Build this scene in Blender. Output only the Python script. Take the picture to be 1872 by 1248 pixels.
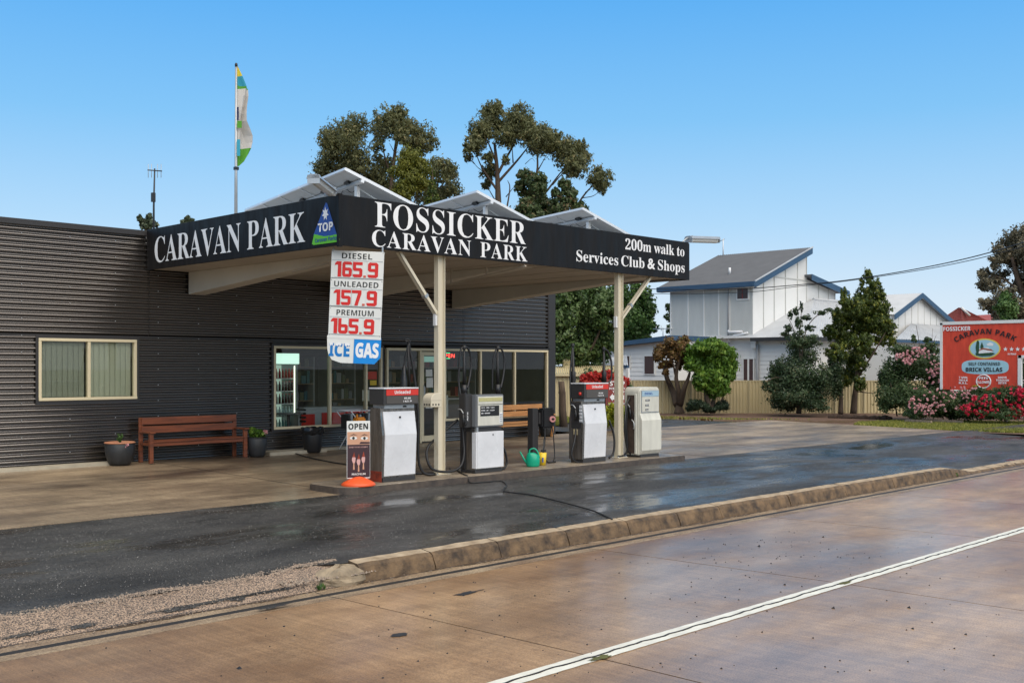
import bpy, bmesh, math, random
import numpy as np
from mathutils import Vector, Matrix
R_ = math.radians
random.seed(7)
rng = np.random.default_rng(11)
for o in list(bpy.data.objects):
    bpy.data.objects.remove(o)
SC = bpy.context.scene
COL = SC.collection

# ------------------------------------------------------------------ camera
# world: X along the shop front (away to the right), Y into the property, Z up; z = 0 is the forecourt at the shop wall
HC = 1.70
F = 1979.0
CX, CY = 936.0, 672.0
CA, SA = 0.71523, 0.69889          # camera forward in world X, Y
cam = bpy.data.cameras.new("camera")
camo = bpy.data.objects.new("camera", cam)
COL.objects.link(camo)
camo.location = (0, 0, HC)
camo.rotation_euler = (R_(90), 0, math.atan2(SA, CA) - R_(90))
cam.sensor_width = 36
cam.lens = F / 1872 * 36
cam.shift_y = (CY - 624) / 1872
cam.clip_end = 2000
cam.clip_start = 0.05
SC.camera = camo

# ------------------------------------------------------------------ world and sun
SUN_ELEV, SUN_ROT = 50, 196
world = bpy.data.worlds.new("World")
SC.world = world
world.use_nodes = True
wt = world.node_tree
for n in list(wt.nodes):
    wt.nodes.remove(n)
wo = wt.nodes.new("ShaderNodeOutputWorld")
bg = wt.nodes.new("ShaderNodeBackground")
bg.inputs[1].default_value = 0.12
sky = wt.nodes.new("ShaderNodeTexSky")
sky.sky_type = 'NISHITA'
sky.sun_disc = False
sky.sun_elevation = R_(SUN_ELEV)
sky.sun_rotation = R_(SUN_ROT)
tc = wt.nodes.new("ShaderNodeTexCoord")
sep = wt.nodes.new("ShaderNodeSeparateXYZ")
wt.links.new(tc.outputs["Generated"], sep.inputs[0])
ramp = wt.nodes.new("ShaderNodeValToRGB")
cr = ramp.color_ramp
K = 1.0
stops = [(0.0, (.56, .64, .72)), (.06, (.49, .60, .715)), (.13, (.32, .52, .72)), (.22, (.16, .42, .71)),
         (.32, (.075, .33, .70)), (.52, (.34, .43, .54)), (1.0, (.48, .53, .58))]
cr.elements[0].position = 0
cr.elements[0].color = (*stops[0][1], 1)
cr.elements[1].position = 1
cr.elements[1].color = (*stops[-1][1], 1)
for p_, c_ in stops[1:-1]:
    e_ = cr.elements.new(p_)
    e_.color = (*c_, 1)
wt.links.new(sep.outputs[2], ramp.inputs[0])
sc_ = wt.nodes.new("ShaderNodeVectorMath")
sc_.operation = 'SCALE'
sc_.inputs[3].default_value = 1 / 0.12
wt.links.new(ramp.outputs[0], sc_.inputs[0])
mx = wt.nodes.new("ShaderNodeMix")
mx.data_type = 'RGBA'
mx.inputs[0].default_value = 0.9
wt.links.new(sky.outputs[0], mx.inputs[6])
wt.links.new(sc_.outputs[0], mx.inputs[7])
wt.links.new(mx.outputs[2], bg.inputs[0])
wt.links.new(bg.outputs[0], wo.inputs[0])

sun = bpy.data.lights.new("sun", 'SUN')
sun.energy = 2.8
sun.angle = R_(85)
sun.color = (1.0, 0.88, 0.74)
suno = bpy.data.objects.new("sun", sun)
COL.objects.link(suno)
sdir = Vector((math.sin(R_(SUN_ROT)) * math.cos(R_(SUN_ELEV)), math.cos(R_(SUN_ROT)) * math.cos(R_(SUN_ELEV)), math.sin(R_(SUN_ELEV))))
suno.rotation_euler = sdir.to_track_quat('Z', 'Y').to_euler()
vs = SC.view_settings
vs.view_transform = 'Standard'
vs.look = 'None'
vs.exposure = 0.42
vs.gamma = 1
vs.use_curve_mapping = False
SC.cycles.max_bounces = 8
SC.cycles.diffuse_bounces = 3
SC.cycles.glossy_bounces = 3
SC.cycles.transparent_max_bounces = 12
SC.cycles.use_denoising = True

# ------------------------------------------------------------------ helpers
def P(x, y, X=None, Y=None, Z=None, d=None):
    """the point of the place seen at picture position x, y on the plane X=, Y= or Z=, or at depth d"""
    a = (x - CX) / F
    b = (CY - y) / F
    wx, wy, wz = CA + SA * a, SA - CA * a, b
    if X is not None: d = X / wx
    elif Y is not None: d = Y / wy
    elif Z is not None: d = (Z - HC) / wz
    return Vector((wx * d, wy * d, HC + wz * d))

def srgb(r, g, b):
    f = lambda c: (c / 255 / 12.92) if c / 255 <= .04045 else ((c / 255 + .055) / 1.055) ** 2.4
    return (f(r), f(g), f(b))

MATS = {}
def mat(name, col=(.5, .5, .5), rough=.6, metal=0., var=0., vscale=3., col2=None, bump=0., bscale=40., stretch=(1, 1, 1),
        rvar=0., rscale=2., emit=None, estr=1., spec=.5, coat=0., detail=5.):
    if name in MATS: return MATS[name]
    m = bpy.data.materials.new(name)
    m.use_nodes = True
    nt = m.node_tree
    b = nt.nodes["Principled BSDF"]
    b.inputs["Base Color"].default_value = (*col, 1)
    b.inputs["Roughness"].default_value = rough
    b.inputs["Metallic"].default_value = metal
    b.inputs["Specular IOR Level"].default_value = spec
    b.inputs["Coat Weight"].default_value = coat
    co = nt.nodes.new("ShaderNodeTexCoord")
    mp = nt.nodes.new("ShaderNodeMapping")
    mp.inputs["Scale"].default_value = stretch
    nt.links.new(co.outputs["Object"], mp.inputs[0])
    def noise(scale, det=detail):
        n = nt.nodes.new("ShaderNodeTexNoise")
        n.inputs["Scale"].default_value = scale
        n.inputs["Detail"].default_value = det
        n.inputs["Roughness"].default_value = .62
        nt.links.new(mp.outputs[0], n.inputs["Vector"])
        return n
    if var > 0 or col2:
        n = noise(vscale)
        r = nt.nodes.new("ShaderNodeValToRGB")
        c2 = col2 if col2 else tuple(max(0, c * (1 - var)) for c in col)
        r.color_ramp.elements[0].position = .32
        r.color_ramp.elements[0].color = (*c2, 1)
        r.color_ramp.elements[1].position = .68
        r.color_ramp.elements[1].color = (*col, 1)
        nt.links.new(n.outputs[0], r.inputs[0])
        nt.links.new(r.outputs[0], b.inputs["Base Color"])
    if rvar > 0:
        n = noise(rscale, 3)
        mr = nt.nodes.new("ShaderNodeMapRange")
        mr.inputs[1].default_value = .35
        mr.inputs[2].default_value = .65
        mr.inputs[3].default_value = max(.03, rough - rvar)
        mr.inputs[4].default_value = min(1, rough + rvar)
        nt.links.new(n.outputs[0], mr.inputs[0])
        nt.links.new(mr.outputs[0], b.inputs["Roughness"])
    if bump > 0:
        n = noise(bscale, 4)
        bp = nt.nodes.new("ShaderNodeBump")
        bp.inputs["Strength"].default_value = bump
        bp.inputs["Distance"].default_value = .01
        nt.links.new(n.outputs[0], bp.inputs["Height"])
        nt.links.new(bp.outputs[0], b.inputs["Normal"])
    if emit:
        b.inputs["Emission Color"].default_value = (*emit, 1)
        b.inputs["Emission Strength"].default_value = estr
    MATS[name] = m
    return m

def leafmat(name, a, b, c=None, trans=.25):
    if name in MATS: return MATS[name]
    m = bpy.data.materials.new(name)
    m.use_nodes = True
    nt = m.node_tree
    pb = nt.nodes["Principled BSDF"]
    pb.inputs["Roughness"].default_value = .5
    pb.inputs["Specular IOR Level"].default_value = .35
    at = nt.nodes.new("ShaderNodeAttribute")
    at.attribute_name = "tint"
    r = nt.nodes.new("ShaderNodeValToRGB")
    r.color_ramp.elements[0].color = (*a, 1)
    r.color_ramp.elements[1].color = (*b, 1)
    if c:
        r.color_ramp.elements[1].position = .7
        e = r.color_ramp.elements.new(1.0)
        e.color = (*c, 1)
    nt.links.new(at.outputs["Fac"], r.inputs[0])
    nt.links.new(r.outputs[0], pb.inputs["Base Color"])
    tr = nt.nodes.new("ShaderNodeBsdfTranslucent")
    nt.links.new(r.outputs[0], tr.inputs[0])
    ms = nt.nodes.new("ShaderNodeMixShader")
    ms.inputs[0].default_value = trans
    out = nt.nodes["Material Output"]
    nt.links.new(pb.outputs[0], ms.inputs[1])
    nt.links.new(tr.outputs[0], ms.inputs[2])
    nt.links.new(ms.outputs[0], out.inputs[0])
    MATS[name] = m
    return m

def glassmat(name, tint=(.8, .85, .84), rough=.0, refl=1.0):
    m = bpy.data.materials.new(name)
    m.use_nodes = True
    nt = m.node_tree
    for n in list(nt.nodes):
        if n.type != 'OUTPUT_MATERIAL': nt.nodes.remove(n)
    out = nt.nodes["Material Output"]
    t = nt.nodes.new("ShaderNodeBsdfTransparent")
    t.inputs[0].default_value = (*tint, 1)
    g = nt.nodes.new("ShaderNodeBsdfGlossy")
    g.inputs["Roughness"].default_value = rough
    g.inputs[0].default_value = (refl, refl, refl, 1)
    f = nt.nodes.new("ShaderNodeFresnel")
    f.inputs[0].default_value = 1.5
    ms = nt.nodes.new("ShaderNodeMixShader")
    nt.links.new(f.outputs[0], ms.inputs[0])
    nt.links.new(t.outputs[0], ms.inputs[1])
    nt.links.new(g.outputs[0], ms.inputs[2])
    nt.links.new(ms.outputs[0], out.inputs[0])
    MATS[name] = m
    return m

def link(o, parent=None):
    COL.objects.link(o)
    if parent is not None:
        o.parent = parent
        w = parent
        t = Vector((0, 0, 0))
        while w is not None:
            t += w.location if w.type == 'EMPTY' or True else 0
            w = w.parent
        o.location = Vector(o.location) - t
    return o

def tag(o, label=None, cat=None, group=None, kind=None):
    if label: o["label"] = label
    if cat: o["category"] = cat
    if group: o["group"] = group
    if kind: o["kind"] = kind
    return o

def thing(name, loc, label, cat, group=None):
    o = bpy.data.objects.new(name, None)
    o.empty_display_size = .2
    COL.objects.link(o)
    o.location = loc
    return tag(o, label, cat, group)

def struct(name):
    o = bpy.data.objects.new(name, None)
    COL.objects.link(o)
    o["kind"] = "structure"
    return o

class MB:
    """collects world-space shapes; build() links them as ONE mesh object"""
    def __init__(s):
        s.v = []; s.f = []; s.sm = []
    def add(s, vs, fs, smooth=False):
        n = len(s.v)
        s.v += [tuple(v) for v in vs]
        s.f += [tuple(i + n for i in f) for f in fs]
        s.sm += [smooth] * len(fs)
        return s
    def box(s, x0, x1, y0, y1, z0, z1):
        return s.add([(x0, y0, z0), (x1, y0, z0), (x1, y1, z0), (x0, y1, z0), (x0, y0, z1), (x1, y0, z1), (x1, y1, z1), (x0, y1, z1)],
                     [(0, 3, 2, 1), (4, 5, 6, 7), (0, 1, 5, 4), (1, 2, 6, 5), (2, 3, 7, 6), (3, 0, 4, 7)])
    def obox(s, c, a, b, n, la, lb, ln):
        """box centred at c, axes a, b, n (unit), full sizes la, lb, ln"""
        c, a, b, n = Vector(c), Vector(a).normalized() * la / 2, Vector(b).normalized() * lb / 2, Vector(n).normalized() * ln / 2
        vs = [c + sa * a + sb * b + sn * n for sn in (-1, 1) for sb in (-1, 1) for sa in (-1, 1)]
        return s.add(vs, [(0, 2, 3, 1), (4, 5, 7, 6), (0, 1, 5, 4), (2, 6, 7, 3), (0, 4, 6, 2), (1, 3, 7, 5)])
    def bar(s, p, q, w, h=None, up=(0, 0, 1)):
        p, q = Vector(p), Vector(q)
        d = q - p
        u = Vector(up)
        if abs(d.normalized().dot(u)) > .98: u = Vector((0, 1, 0))
        a = d.cross(u).normalized()
        b = a.cross(d).normalized()
        return s.obox((p + q) / 2, d, a, b, d.length, w, h if h else w)
    def tube(s, pts, r, n=8, cap=True):
        pts = [Vector(p) for p in pts]
        rs = r if isinstance(r, (list, tuple)) else [r] * len(pts)
        t0 = (pts[1] - pts[0]).normalized()
        a = t0.cross(Vector((0, 0, 1)))
        if a.length < .05: a = t0.cross(Vector((0, 1, 0)))
        a.normalize()
        vs = []
        for i, p in enumerate(pts):
            t = (pts[min(i + 1, len(pts) - 1)] - pts[max(i - 1, 0)]).normalized()
            a = (a - t * a.dot(t)).normalized()
            b = t.cross(a)
            for k in range(n):
                g = 2 * math.pi * k / n
                vs.append(p + (a * math.cos(g) + b * math.sin(g)) * rs[i])
        fs = [(i * n + k, i * n + (k + 1) % n, (i + 1) * n + (k + 1) % n, (i + 1) * n + k) for i in range(len(pts) - 1) for k in range(n)]
        s.add(vs, fs, True)
        if cap:
            m = len(s.v) - len(vs)
            s.f.append(tuple(m + k for k in reversed(range(n)))); s.sm.append(False)
            s.f.append(tuple(m + (len(pts) - 1) * n + k for k in range(n))); s.sm.append(False)
        return s
    def lathe(s, c, prof, n=20, axis=None):
        """prof: list of (radius, height) about the vertical through c"""
        vs = [(c[0] + r * math.cos(2 * math.pi * k / n), c[1] + r * math.sin(2 * math.pi * k / n), c[2] + h) for r, h in prof for k in range(n)]
        fs = [(i * n + k, i * n + (k + 1) % n, (i + 1) * n + (k + 1) % n, (i + 1) * n + k) for i in range(len(prof) - 1) for k in range(n)]
        return s.add(vs, fs, True)
    def prism(s, pts, n):
        """closed outline pts (Vectors) pushed by vector n"""
        k = len(pts)
        pts = [Vector(p) for p in pts]
        n = Vector(n)
        return s.add(pts + [p + n for p in pts], [tuple(reversed(range(k))), tuple(range(k, 2 * k))] + [(i, (i + 1) % k, k + (i + 1) % k, k + i) for i in range(k)])
    def quad(s, *p):
        return s.add(p, [tuple(range(len(p)))])
    def build(s, name, m, parent=None, loc=None, bevel=0, smooth=False, fix=True):
        me = bpy.data.meshes.new(name)
        base = Vector((0, 0, 0))
        w = parent
        while w is not None:
            base += w.location
            w = w.parent
        if loc is not None and parent is None: base = Vector(loc)
        me.from_pydata([Vector(v) - base for v in s.v], [], s.f)
        me.polygons.foreach_set("use_smooth", [smooth or x for x in s.sm])
        if fix:
            bm = bmesh.new(); bm.from_mesh(me)
            bmesh.ops.recalc_face_normals(bm, faces=bm.faces)
            if bevel:
                es = [e for e in bm.edges if len(e.link_faces) == 2 and e.calc_face_angle(0) > .6]
                bmesh.ops.bevel(bm, geom=es, offset=bevel, segments=1 if bevel < .01 else 2, affect='EDGES', clamp_overlap=True)
            bm.to_mesh(me); bm.free()
        if isinstance(m, str): m = MATS[m]
        me.materials.append(m)
        o = bpy.data.objects.new(name, me)
        COL.objects.link(o)
        if parent is not None: o.parent = parent
        else: o.location = base
        return o

def catmull(pts, k=6):
    pts = [Vector(p) for p in pts]
    q = [pts[0] * 2 - pts[1]] + pts + [pts[-1] * 2 - pts[-2]]
    out = []
    for i in range(1, len(q) - 2):
        for j in range(k):
            t = j / k
            a, b, c, d = q[i - 1], q[i], q[i + 1], q[i + 2]
            out.append(.5 * ((2 * b) + (c - a) * t + (2 * a - 5 * b + 4 * c - d) * t * t + (3 * b - a - 3 * c + d) * t ** 3))
    out.append(pts[-1])
    return out

def copy_tree(o, parent=None):
    c = o.copy()
    COL.objects.link(c)
    c.parent = parent
    for ch in list(o.children):
        copy_tree(ch, c)
    return c

# --- lettering: Blender's own font; its mathematical alphabets give a serif bold and a sans bold
def serif(s):
    return "".join(chr(0x1D400 + ord(c) - 65) if 'A' <= c <= 'Z' else chr(0x1D41A + ord(c) - 97) if 'a' <= c <= 'z' else
                   chr(0x1D7CE + ord(c) - 48) if '0' <= c <= '9' else '\U0001F675' if False else c for c in s)
def sansb(s):
    return "".join(chr(0x1D5D4 + ord(c) - 65) if 'A' <= c <= 'Z' else chr(0x1D5EE + ord(c) - 97) if 'a' <= c <= 'z' else
                   chr(0x1D7EC + ord(c) - 48) if '0' <= c <= '9' else c for c in s)
_capcache = {}
def _textmesh(s, off=0., sp=1.):
    c = bpy.data.curves.new("lettering", 'FONT')
    c.body = s
    c.size = 1
    c.offset = off
    c.space_character = sp
    c.resolution_u = 3
    o = bpy.data.objects.new("lettering", c)
    COL.objects.link(o)
    dg = bpy.context.evaluated_depsgraph_get()
    me = bpy.data.meshes.new_from_object(o.evaluated_get(dg))
    bpy.data.objects.remove(o)
    return me
def text(s, origin, right, up, width, cap, m, parent, name="lettering", off=0., sp=1., arc=0., lift=.003, capref='H'):
    """lettering: left end of baseline at origin, total width, cap height cap; arc > 0 bends it upward in the middle"""
    me = _textmesh(s, off, sp)
    co = np.empty(len(me.vertices) * 3); me.vertices.foreach_get("co", co); co = co.reshape(-1, 3)
    key = (capref, off, s[0] > '\u2000')
    if key not in _capcache:
        f = serif if (s[0] >= '\U0001D400' and s[0] < '\U0001D5D4') else sansb if s[0] >= '\U0001D5D4' else (lambda q: q)
        m2 = _textmesh(f(capref), off)
        c2 = np.array([v.co[1] for v in m2.vertices]); _capcache[key] = (c2.min(), c2.max())
    lo, hi = _capcache[key]
    x0, x1 = co[:, 0].min(), co[:, 0].max()
    u = (co[:, 0] - x0) / (x1 - x0)
    v = (co[:, 1] - lo) / (hi - lo)
    r = Vector(right).normalized(); w = Vector(up).normalized()
    n = r.cross(w).normalized()
    if arc:
        A = arc
        th = (u - .5) * 2 * A
        rad = width / (2 * math.sin(A))
        lx = width / 2 + (rad + v * cap) * np.sin(th)
        ly = (rad + v * cap) * np.cos(th) - rad * math.cos(A)
    else:
        lx, ly = u * width, v * cap
    base = Vector((0, 0, 0)); q = parent
    while q is not None:
        base += q.location; q = q.parent
    O = Vector(origin) + n * lift - base
    out = np.array(O)[None, :] + lx[:, None] * np.array(r)[None, :] + ly[:, None] * np.array(w)[None, :]
    me.vertices.foreach_set("co", out.astype(np.float32).ravel())
    me.materials.clear()
    me.materials.append(MATS[m] if isinstance(m, str) else m)
    me.update()
    o = bpy.data.objects.new(name, me)
    COL.objects.link(o)
    o.parent = parent
    me.name = name
    return o

# --- foliage
def crown(name, blobs, n, size, m, parent, seed=0, sub=14, subr=.38, elong=1.8, shell=.72, droop=0., kind=None, flat=.0, stray=.13):
    """blobs: (centre, rx, ry, rz).  n leaves in all, in clumps spread through every blob"""
    g = np.random.default_rng(seed + 100)
    base = Vector((0, 0, 0)); q = parent
    while q is not None:
        base += q.location; q = q.parent
    area = np.array([b[1] * b[3] for b in blobs]); area = area / area.sum()
    Ps, Ts, Os = [], [], []
    for b, a in zip(blobs, area):
        k = max(30, int(n * a))
        c = np.array(b[0]); r = np.array([b[1], b[2], b[3]])
        ns = max(5, int(sub * (1 + 2.5 * a * len(blobs)) / 2 * 1.2))
        dv = g.normal(size=(ns, 3)); dv /= np.linalg.norm(dv, axis=1)[:, None]
        cc = dv * (shell * g.uniform(.15, 1.35, size=(ns, 1)) ** .6)
        tint = g.uniform(0, 1, ns)
        idx = g.integers(0, ns, k)
        d2 = g.normal(size=(k, 3)); d2 /= np.linalg.norm(d2, axis=1)[:, None]
        rr = g.uniform(0, 1, (k, 1)) ** .5 * subr * g.uniform(.6, 1.25, (k, 1))
        rr = np.where(g.uniform(0, 1, (k, 1)) < stray, rr * g.uniform(1.2, 2.1, (k, 1)), rr)
        loc = (cc[idx] + d2 * rr)
        Ps.append(c + loc * r)
        Os.append(loc / np.maximum(np.linalg.norm(loc, axis=1)[:, None], .01) * .5 + d2 * .8)
        Ts.append(np.clip(tint[idx] * .55 + g.uniform(0, .45, k), 0, 1))
    Pn = np.concatenate(Ps); On = np.concatenate(Os); T = np.concatenate(Ts)
    k = len(Pn)
    nrm = On + g.normal(size=(k, 3)) * .55
    nrm[:, 2] += flat
    nrm /= np.linalg.norm(nrm, axis=1)[:, None]
    t = g.normal(size=(k, 3)); t[:, 2] -= droop
    t -= nrm * (t * nrm).sum(1)[:, None]; t /= np.linalg.norm(t, axis=1)[:, None]
    b = np.cross(nrm, t)
    s = size * g.uniform(.6, 1.35, (k, 1))
    v = np.stack([Pn - t * s * elong / 2, Pn + b * s / 2 - t * s * .1, Pn + t * s * elong / 2, Pn - b * s / 2 - t * s * .1], axis=1).reshape(-1, 3) - np.array(base)
    me = bpy.data.meshes.new(name)
    me.vertices.add(4 * k); me.loops.add(4 * k); me.polygons.add(k)
    me.vertices.foreach_set("co", v.astype(np.float32).ravel())
    me.loops.foreach_set("vertex_index", np.arange(4 * k, dtype=np.int32))
    me.polygons.foreach_set("loop_start", np.arange(0, 4 * k, 4, dtype=np.int32))
    me.polygons.foreach_set("loop_total", np.full(k, 4, dtype=np.int32))
    me.update()
    at = me.attributes.new("tint", 'FLOAT', 'FACE')
    at.data.foreach_set("value", T.astype(np.float32))
    me.materials.append(MATS[m] if isinstance(m, str) else m)
    o = bpy.data.objects.new(name, me)
    COL.objects.link(o)
    if parent is not None: o.parent = parent
    if kind: o["kind"] = kind
    return o

def pxblobs(lst, d, jit=.0, seed=0, thick=1.0, grow=1.06):
    """(x, y, r) in picture pixels at distance d -> blobs in the place, given real depth"""
    g = random.Random(seed)
    out = []
    for b in lst:
        x, y, r = b[:3]
        ry = (b[3] if len(b) > 3 else r) * grow
        r = r * grow
        dd = d + g.uniform(-jit, jit)
        c = P(x, y, d=dd)
        w = r / F * dd
        out.append((c, w, w * thick, ry / F * dd))
    return out

# ------------------------------------------------------------------ materials
CREAM = (.62, .54, .36)
mat("road_concrete", (.36, .205, .105), .36, col2=(.19, .105, .052), vscale=.55, rvar=.17, rscale=.5, bump=.32, bscale=90, spec=.5, stretch=(.5, 1.3, 1))
mat("forecourt_concrete", (.40, .30, .20), .55, col2=(.19, .135, .088), vscale=.8, rvar=.16, rscale=.9, bump=.3, bscale=80, stretch=(.6, 1.2, 1))
mat("dark_joint", (.012, .009, .007), .6)
mat("gutter_concrete", (.36, .29, .20), .5, col2=(.22, .165, .11), vscale=2.5, bump=.3, bscale=60)
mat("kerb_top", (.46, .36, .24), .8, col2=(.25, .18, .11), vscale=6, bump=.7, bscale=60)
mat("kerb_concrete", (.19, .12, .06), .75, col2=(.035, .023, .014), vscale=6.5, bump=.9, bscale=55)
mat("line_paint", (.78, .76, .66), .5, var=.22, vscale=6)
mat("moss", (.12, .12, .03), .9, var=.5, vscale=20)
mat("charcoal_steel", (.205, .190, .178), .22, .93)
mat("charcoal_flat", (.034, .032, .032), .45, .2)
mat("fascia_black", (.0105, .010, .0105), .5, spec=.22, var=.45, vscale=2.5, stretch=(3, 3, .6), rvar=.12)
mat("letter_white", (.78, .79, .80), .5)
mat("cream_metal", CREAM, .42)
mat("cream_post", (.66, .60, .46), .45, var=.12, vscale=2, stretch=(3, 3, .6))
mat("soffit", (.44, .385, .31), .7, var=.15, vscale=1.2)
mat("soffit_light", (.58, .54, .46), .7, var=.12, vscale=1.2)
mat("galv", (.45, .47, .48), .4, .6, var=.15, vscale=4)
mat("white_metal", (.72, .73, .74), .35, var=.06, vscale=2)
mat("panel_back", (.55, .57, .58), .5, var=.06, vscale=1)
mat("panel_cell", (.02, .03, .07), .15)
mat("alu_frame", (.70, .72, .74), .35, .4)
mat("black_plastic", (.014, .014, .015), .4)
mat("rubber", (.010, .010, .011), .5)
mat("steel_brushed", (.30, .275, .25), .36, .85, var=.45, vscale=3, stretch=(5, 5, .6), rvar=.15)
mat("pump_white", (.70, .71, .73), .3, var=.13, vscale=3.2, rvar=.08)
mat("pump_old_white", (.64, .63, .55), .4, var=.2, vscale=3, stretch=(2, 2, .5))
mat("pump_dark", (.035, .034, .034), .4)
mat("sign_red", (.62, .035, .022), .45, var=.1)
mat("price_white", (.72, .73, .70), .45, var=.05)
mat("price_red", (.60, .012, .008), .45)
mat("print_black", (.01, .01, .01), .5)
mat("gas_blue", (.0, .23, .66), .4)
mat("ice_blue", (.0, .17, .50), .4)
mat("logo_blue", (.012, .06, .30), .4)
mat("logo_green", (.12, .50, .02), .45)
mat("glass_dark_room", (.030, .026, .023), .9, var=.4, vscale=1.3)
mat("blind", (.66, .66, .50), .7, var=.05, vscale=.7)
mat("jarrah", (.25, .070, .026), .42, col2=(.095, .030, .014), vscale=5, stretch=(.35, 4, 4), bump=.3, bscale=20)
mat("pine_wood", (.62, .30, .10), .42, col2=(.38, .16, .05), vscale=5, stretch=(.35, 4, 4))
mat("pot_glaze", (.028, .030, .032), .5, var=.4, vscale=9, bump=.3, bscale=30)
mat("terracotta", (.50, .22, .12), .7)
mat("soil", (.05, .03, .02), .95)
mat("bark", (.11, .075, .05), .9, col2=(.05, .035, .025), vscale=8, stretch=(3, 3, .5), bump=.5, bscale=20)
mat("bark_pale", (.30, .24, .18), .85, col2=(.13, .10, .075), vscale=5, stretch=(3, 3, .5))
mat("orange_plastic", (.75, .09, .015), .4)
mat("hose_orange", (.80, .28, .02), .45)
mat("green_plastic", (.0, .33, .19), .3)
mat("yellow_plastic", (.75, .52, .03), .4)
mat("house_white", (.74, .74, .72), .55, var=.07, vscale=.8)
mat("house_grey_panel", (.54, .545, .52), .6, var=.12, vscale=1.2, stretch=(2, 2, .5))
mat("house_blue", (.034, .085, .16), .5, var=.15, vscale=2)
mat("house_roof", (.095, .10, .11), .6, var=.18, vscale=2)
mat("tin_roof", (.50, .52, .54), .5, .1, var=.18, vscale=1.2)
mat("tin_roof_red", (.33, .075, .065), .55, var=.2, vscale=1.2)
mat("brown_window", (.05, .022, .02), .25)
mat("fence_cream", (.56, .47, .27), .5, var=.12, vscale=1.0, stretch=(1, 1, .5))
mat("fence_trim", (.50, .42, .25), .5)
mat("dirt", (.16, .088, .055), .95, col2=(.085, .05, .03), vscale=3, bump=.5, bscale=40)
mat("lawn_soil", (.20, .19, .055), .95, col2=(.13, .12, .035), vscale=2)
mat("terrain", (.10, .12, .04), .95, var=.4, vscale=.05)
mat("billboard_red", (.72, .07, .03), .6, col2=(.52, .045, .02), vscale=2.5, stretch=(1, 2.5, .6))
mat("billboard_blue", (.36, .60, .70), .55, var=.06)
mat("yellow_paint", (.72, .55, .10), .55)
mat("maroon_sign", (.24, .035, .03), .5, var=.1)
leafmat("gum_leaf", (.06, .068, .032), (.19, .20, .085), (.34, .27, .12), .40)
leafmat("wattle_leaf", (.06, .075, .012), (.17, .18, .025), (.28, .26, .04))
leafmat("dark_leaf", (.016, .032, .012), (.055, .095, .03), (.11, .17, .06))
leafmat("mid_leaf", (.025, .06, .015), (.08, .16, .035), (.17, .26, .08))
leafmat("bright_leaf", (.035, .09, .012), (.12, .23, .025), (.30, .42, .07))
leafmat("rust_leaf", (.05, .045, .018), (.19, .10, .032), (.26, .25, .06))
leafmat("conifer_leaf", (.022, .042, .010), (.085, .12, .018), (.32, .30, .04))
leafmat("grey_leaf", (.035, .05, .03), (.10, .13, .07), (.20, .22, .15))
leafmat("rose_leaf", (.022, .042, .016), (.065, .11, .035), (.14, .17, .07))
leafmat("pink_bloom", (.66, .26, .29), (.78, .46, .47), (.84, .70, .66), .15)
leafmat("red_bloom", (.50, .01, .03), (.66, .03, .08), (.70, .12, .16), .15)
leafmat("crimson_bloom", (.35, .015, .015), (.55, .04, .03), (.6, .12, .06), .15)
leafmat("grass_blade", (.08, .11, .015), (.24, .24, .04), (.36, .33, .08), .2)
leafmat("yellow_leaf", (.08, .14, .01), (.30, .33, .02), (.50, .46, .03))
glassmat("window_glass", (.86, .9, .88))
glassmat("window_glass_dark", (.62, .66, .64))

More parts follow.
